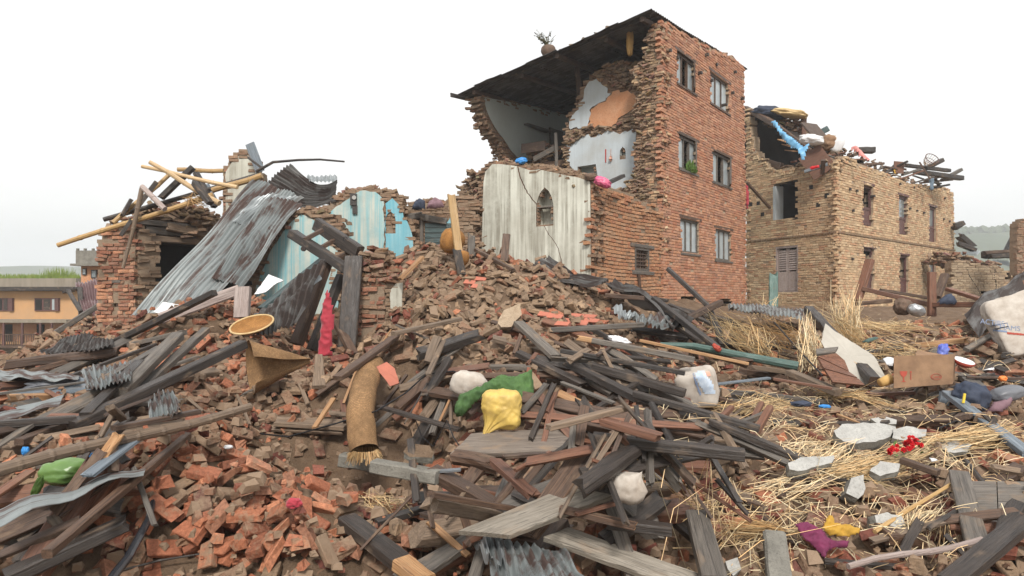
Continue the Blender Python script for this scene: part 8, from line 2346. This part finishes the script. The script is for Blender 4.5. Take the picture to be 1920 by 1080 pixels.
sheaf('straw_swath', 'right end of the long straw swath under the blue grey beam', (1740, 830, 5.6), (1940, 796, 6.0), 460, .06, .10, 'straw', 8, thin=.0032, bend=.03, follow=True)
sheaf('straw_swath', 'lower left end of the long straw swath in the mud', (1440, 930, 4.9), (1600, 868, 5.1), 300, .09, .06, 'straw_pale', 9, thin=.003, bend=.05, follow=True)
sheaf('straw_heap', 'loose straw heap left of the grey squared post', (1240, 915, 4.9), (1400, 895, 5.0), 260, .13, .1, 'straw', 10, thin=.0028, bend=.1, follow=True)
sheaf('straw_heap', 'straw hanging over the mud behind the grey squared post', (1228, 975, 4.5), (1345, 935, 4.7), 190, .09, .1, 'straw_pale', 11, thin=.0028, bend=.08, follow=True)
sheaf('straw_heap', 'straw fan above the straw broom', (1300, 905, 4.9), (1440, 950, 4.7), 230, .13, .12, 'straw', 12, thin=.0028, bend=.09, follow=True)
sheaf('straw_broom', 'straw hand broom lying with its brush to the left', (1466, 992, 4.35), (1370, 988, 4.3), 360, .014, .075, 'straw_brown', 13, thin=.0026, bend=.04)
sheaf('straw_broom_tail', 'loose straw tail right of the broom binding', (1462, 990, 4.36), (1560, 1012, 4.3), 130, .014, .05, 'straw', 14, thin=.0026, bend=.05, follow=True)
sheaf('straw_heap', 'straw fan left of the thick grey frame plank', (1700, 1000, 4.4), (1770, 940, 4.7), 300, .04, .11, 'straw_pale', 15, thin=.0028, bend=.06, follow=True)
sheaf('straw_heap', 'thin straw strip in front of the planked door', (1540, 690, 7.6), (1660, 752, 6.9), 320, .06, .07, 'straw', 16, thin=.0036, bend=.04, follow=True)
sheaf('straw_heap', 'straw trampled in the mud right of the bundle', (1360, 760, 6.6), (1500, 730, 6.9), 260, .16, .18, 'straw', 17, thin=.003, bend=.1, follow=True)
sheaf('straw_heap', 'straw behind the cardboard box', (1640, 640, 9.4), (1720, 650, 8.8), 300, .25, .2, 'straw', 18, thin=.004, bend=.1, follow=True)
sheaf('straw_heap', 'straw below the slanting red brown rail', (1600, 600, 11.5), (1720, 610, 10.8), 320, .3, .3, 'straw', 19, thin=.005, bend=.1, follow=True)
sheaf('straw_heap', 'small straw tuft left of the rotten log in the centre', (696, 944, 5.1), (760, 960, 4.9), 170, .06, .05, 'straw', 20, thin=.0026, bend=.08, follow=True)
sheaf('straw_heap', 'straw tuft on the ruined house roof by the long yellow bamboo', (354, 372, 12.4), (392, 382, 12.2), 130, .06, .1, 'straw_brown', 21, thin=.006, bend=.15)
sheaf('straw_heap', 'straw around the oval concrete slab', (1500, 850, 5.3), (1570, 800, 6.0), 260, .16, .12, 'straw_pale', 22, thin=.003, bend=.1, follow=True)

# stray stalks everywhere on the right
r = random.Random(77); mb = MB(); cnt = 0
while cnt < 1500:
    px, py = r.uniform(1180, 1919), r.uniform(590, 1075)
    w = .25 + .8 * _g(px, py, 1500, 780, 200, 60) + .8 * _g(px, py, 1400, 930, 180, 80) + .6 * _g(px, py, 1650, 850, 200, 60) + .5 * _g(px, py, 1620, 620, 130, 40) + .4 * _g(px, py, 1720, 980, 90, 60)
    if r.random() > w: continue
    p = T(px, py); L = r.uniform(.06, .28); a = r.uniform(0, 6.28); d = Vector((math.cos(a), math.sin(a), 0)) * L * .5
    q0, q1 = p - d, p + d
    q0.z = float(hz(q0.x, q0.y)) + r.uniform(.002, .03); q1.z = float(hz(q1.x, q1.y)) + r.uniform(.002, .05)
    if abs(q0.z - q1.z) > .1 or hnorm(p.x, p.y, .12).z < .6:
        cnt += .25; continue
    m = (q0 + q1) / 2; m.z = max(float(hz(m.x, m.y)) + .004, m.z + r.uniform(0, .02))
    mb.tube([q0, m, q1], .0017 + .0003 * p.y * .5, 3, cap=False); cnt += 1
tint_stalks(mb.solo('scattered_straw', M['straw_pale'], 'loose straw stalks scattered over the right half of the rubble', 'straw', kind='stuff'), 9, 5)

# splinters, laths and sticks lying about
r = random.Random(99); k = 0; DB = []
ZONES = [('at lower left', 20, 470, 700, 1060, 34), ('in the centre', 480, 1000, 640, 1050, 40), ('at right centre', 1000, 1400, 640, 900, 40), ('at lower right', 1300, 1900, 700, 1060, 34)]
MATS = [('dark', 'wood_dark'), ('brown', 'wood_brown'), ('muddy', 'wood_mud'), ('tan split', 'wood_fresh'), ('reddish', 'wood_red'), ('grey', 'wood_grey')]
for zone, x0, x1, y0, y1, n in ZONES:
    for q in range(n):
        px, py = r.uniform(x0, x1), r.uniform(y0, y1)
        if _g(px, py, 640, 880, 130, 70) > .4 or _g(px, py, 470, 940, 160, 140) > .3 or _g(px, py, 1560, 1000, 90, 50) > .3: continue
        p = T(px, py); L = r.uniform(.18, .6); w = r.uniform(.02, .06); h = w * r.uniform(.35, .9)
        nm, mt = r.choices(MATS, [4, 5, 3, 1.6, 2, 2])[0]
        m = drop(p.x, p.y, r.uniform(0, math.pi), L, w, h, .08, r, settle=.8)
        v, f = beam_mesh(L, w, h, 5000 + q + int(x0), ('broken', 'broken'), rough=.08)
        o = link('splinter', mesh_from('splinter', v, f, M[mt]), None, matrix=m @ Matrix.Translation((-L / 2, 0, 0)))
        lab = '%s %s wood splinter %s' % ('long' if L > .4 else 'short', nm, near_mark(px, py))
        tag(o, lab, 'splinter', 'splinters: ' + lab)
print('OBJECTS BUILT', len(bpy.data.objects))
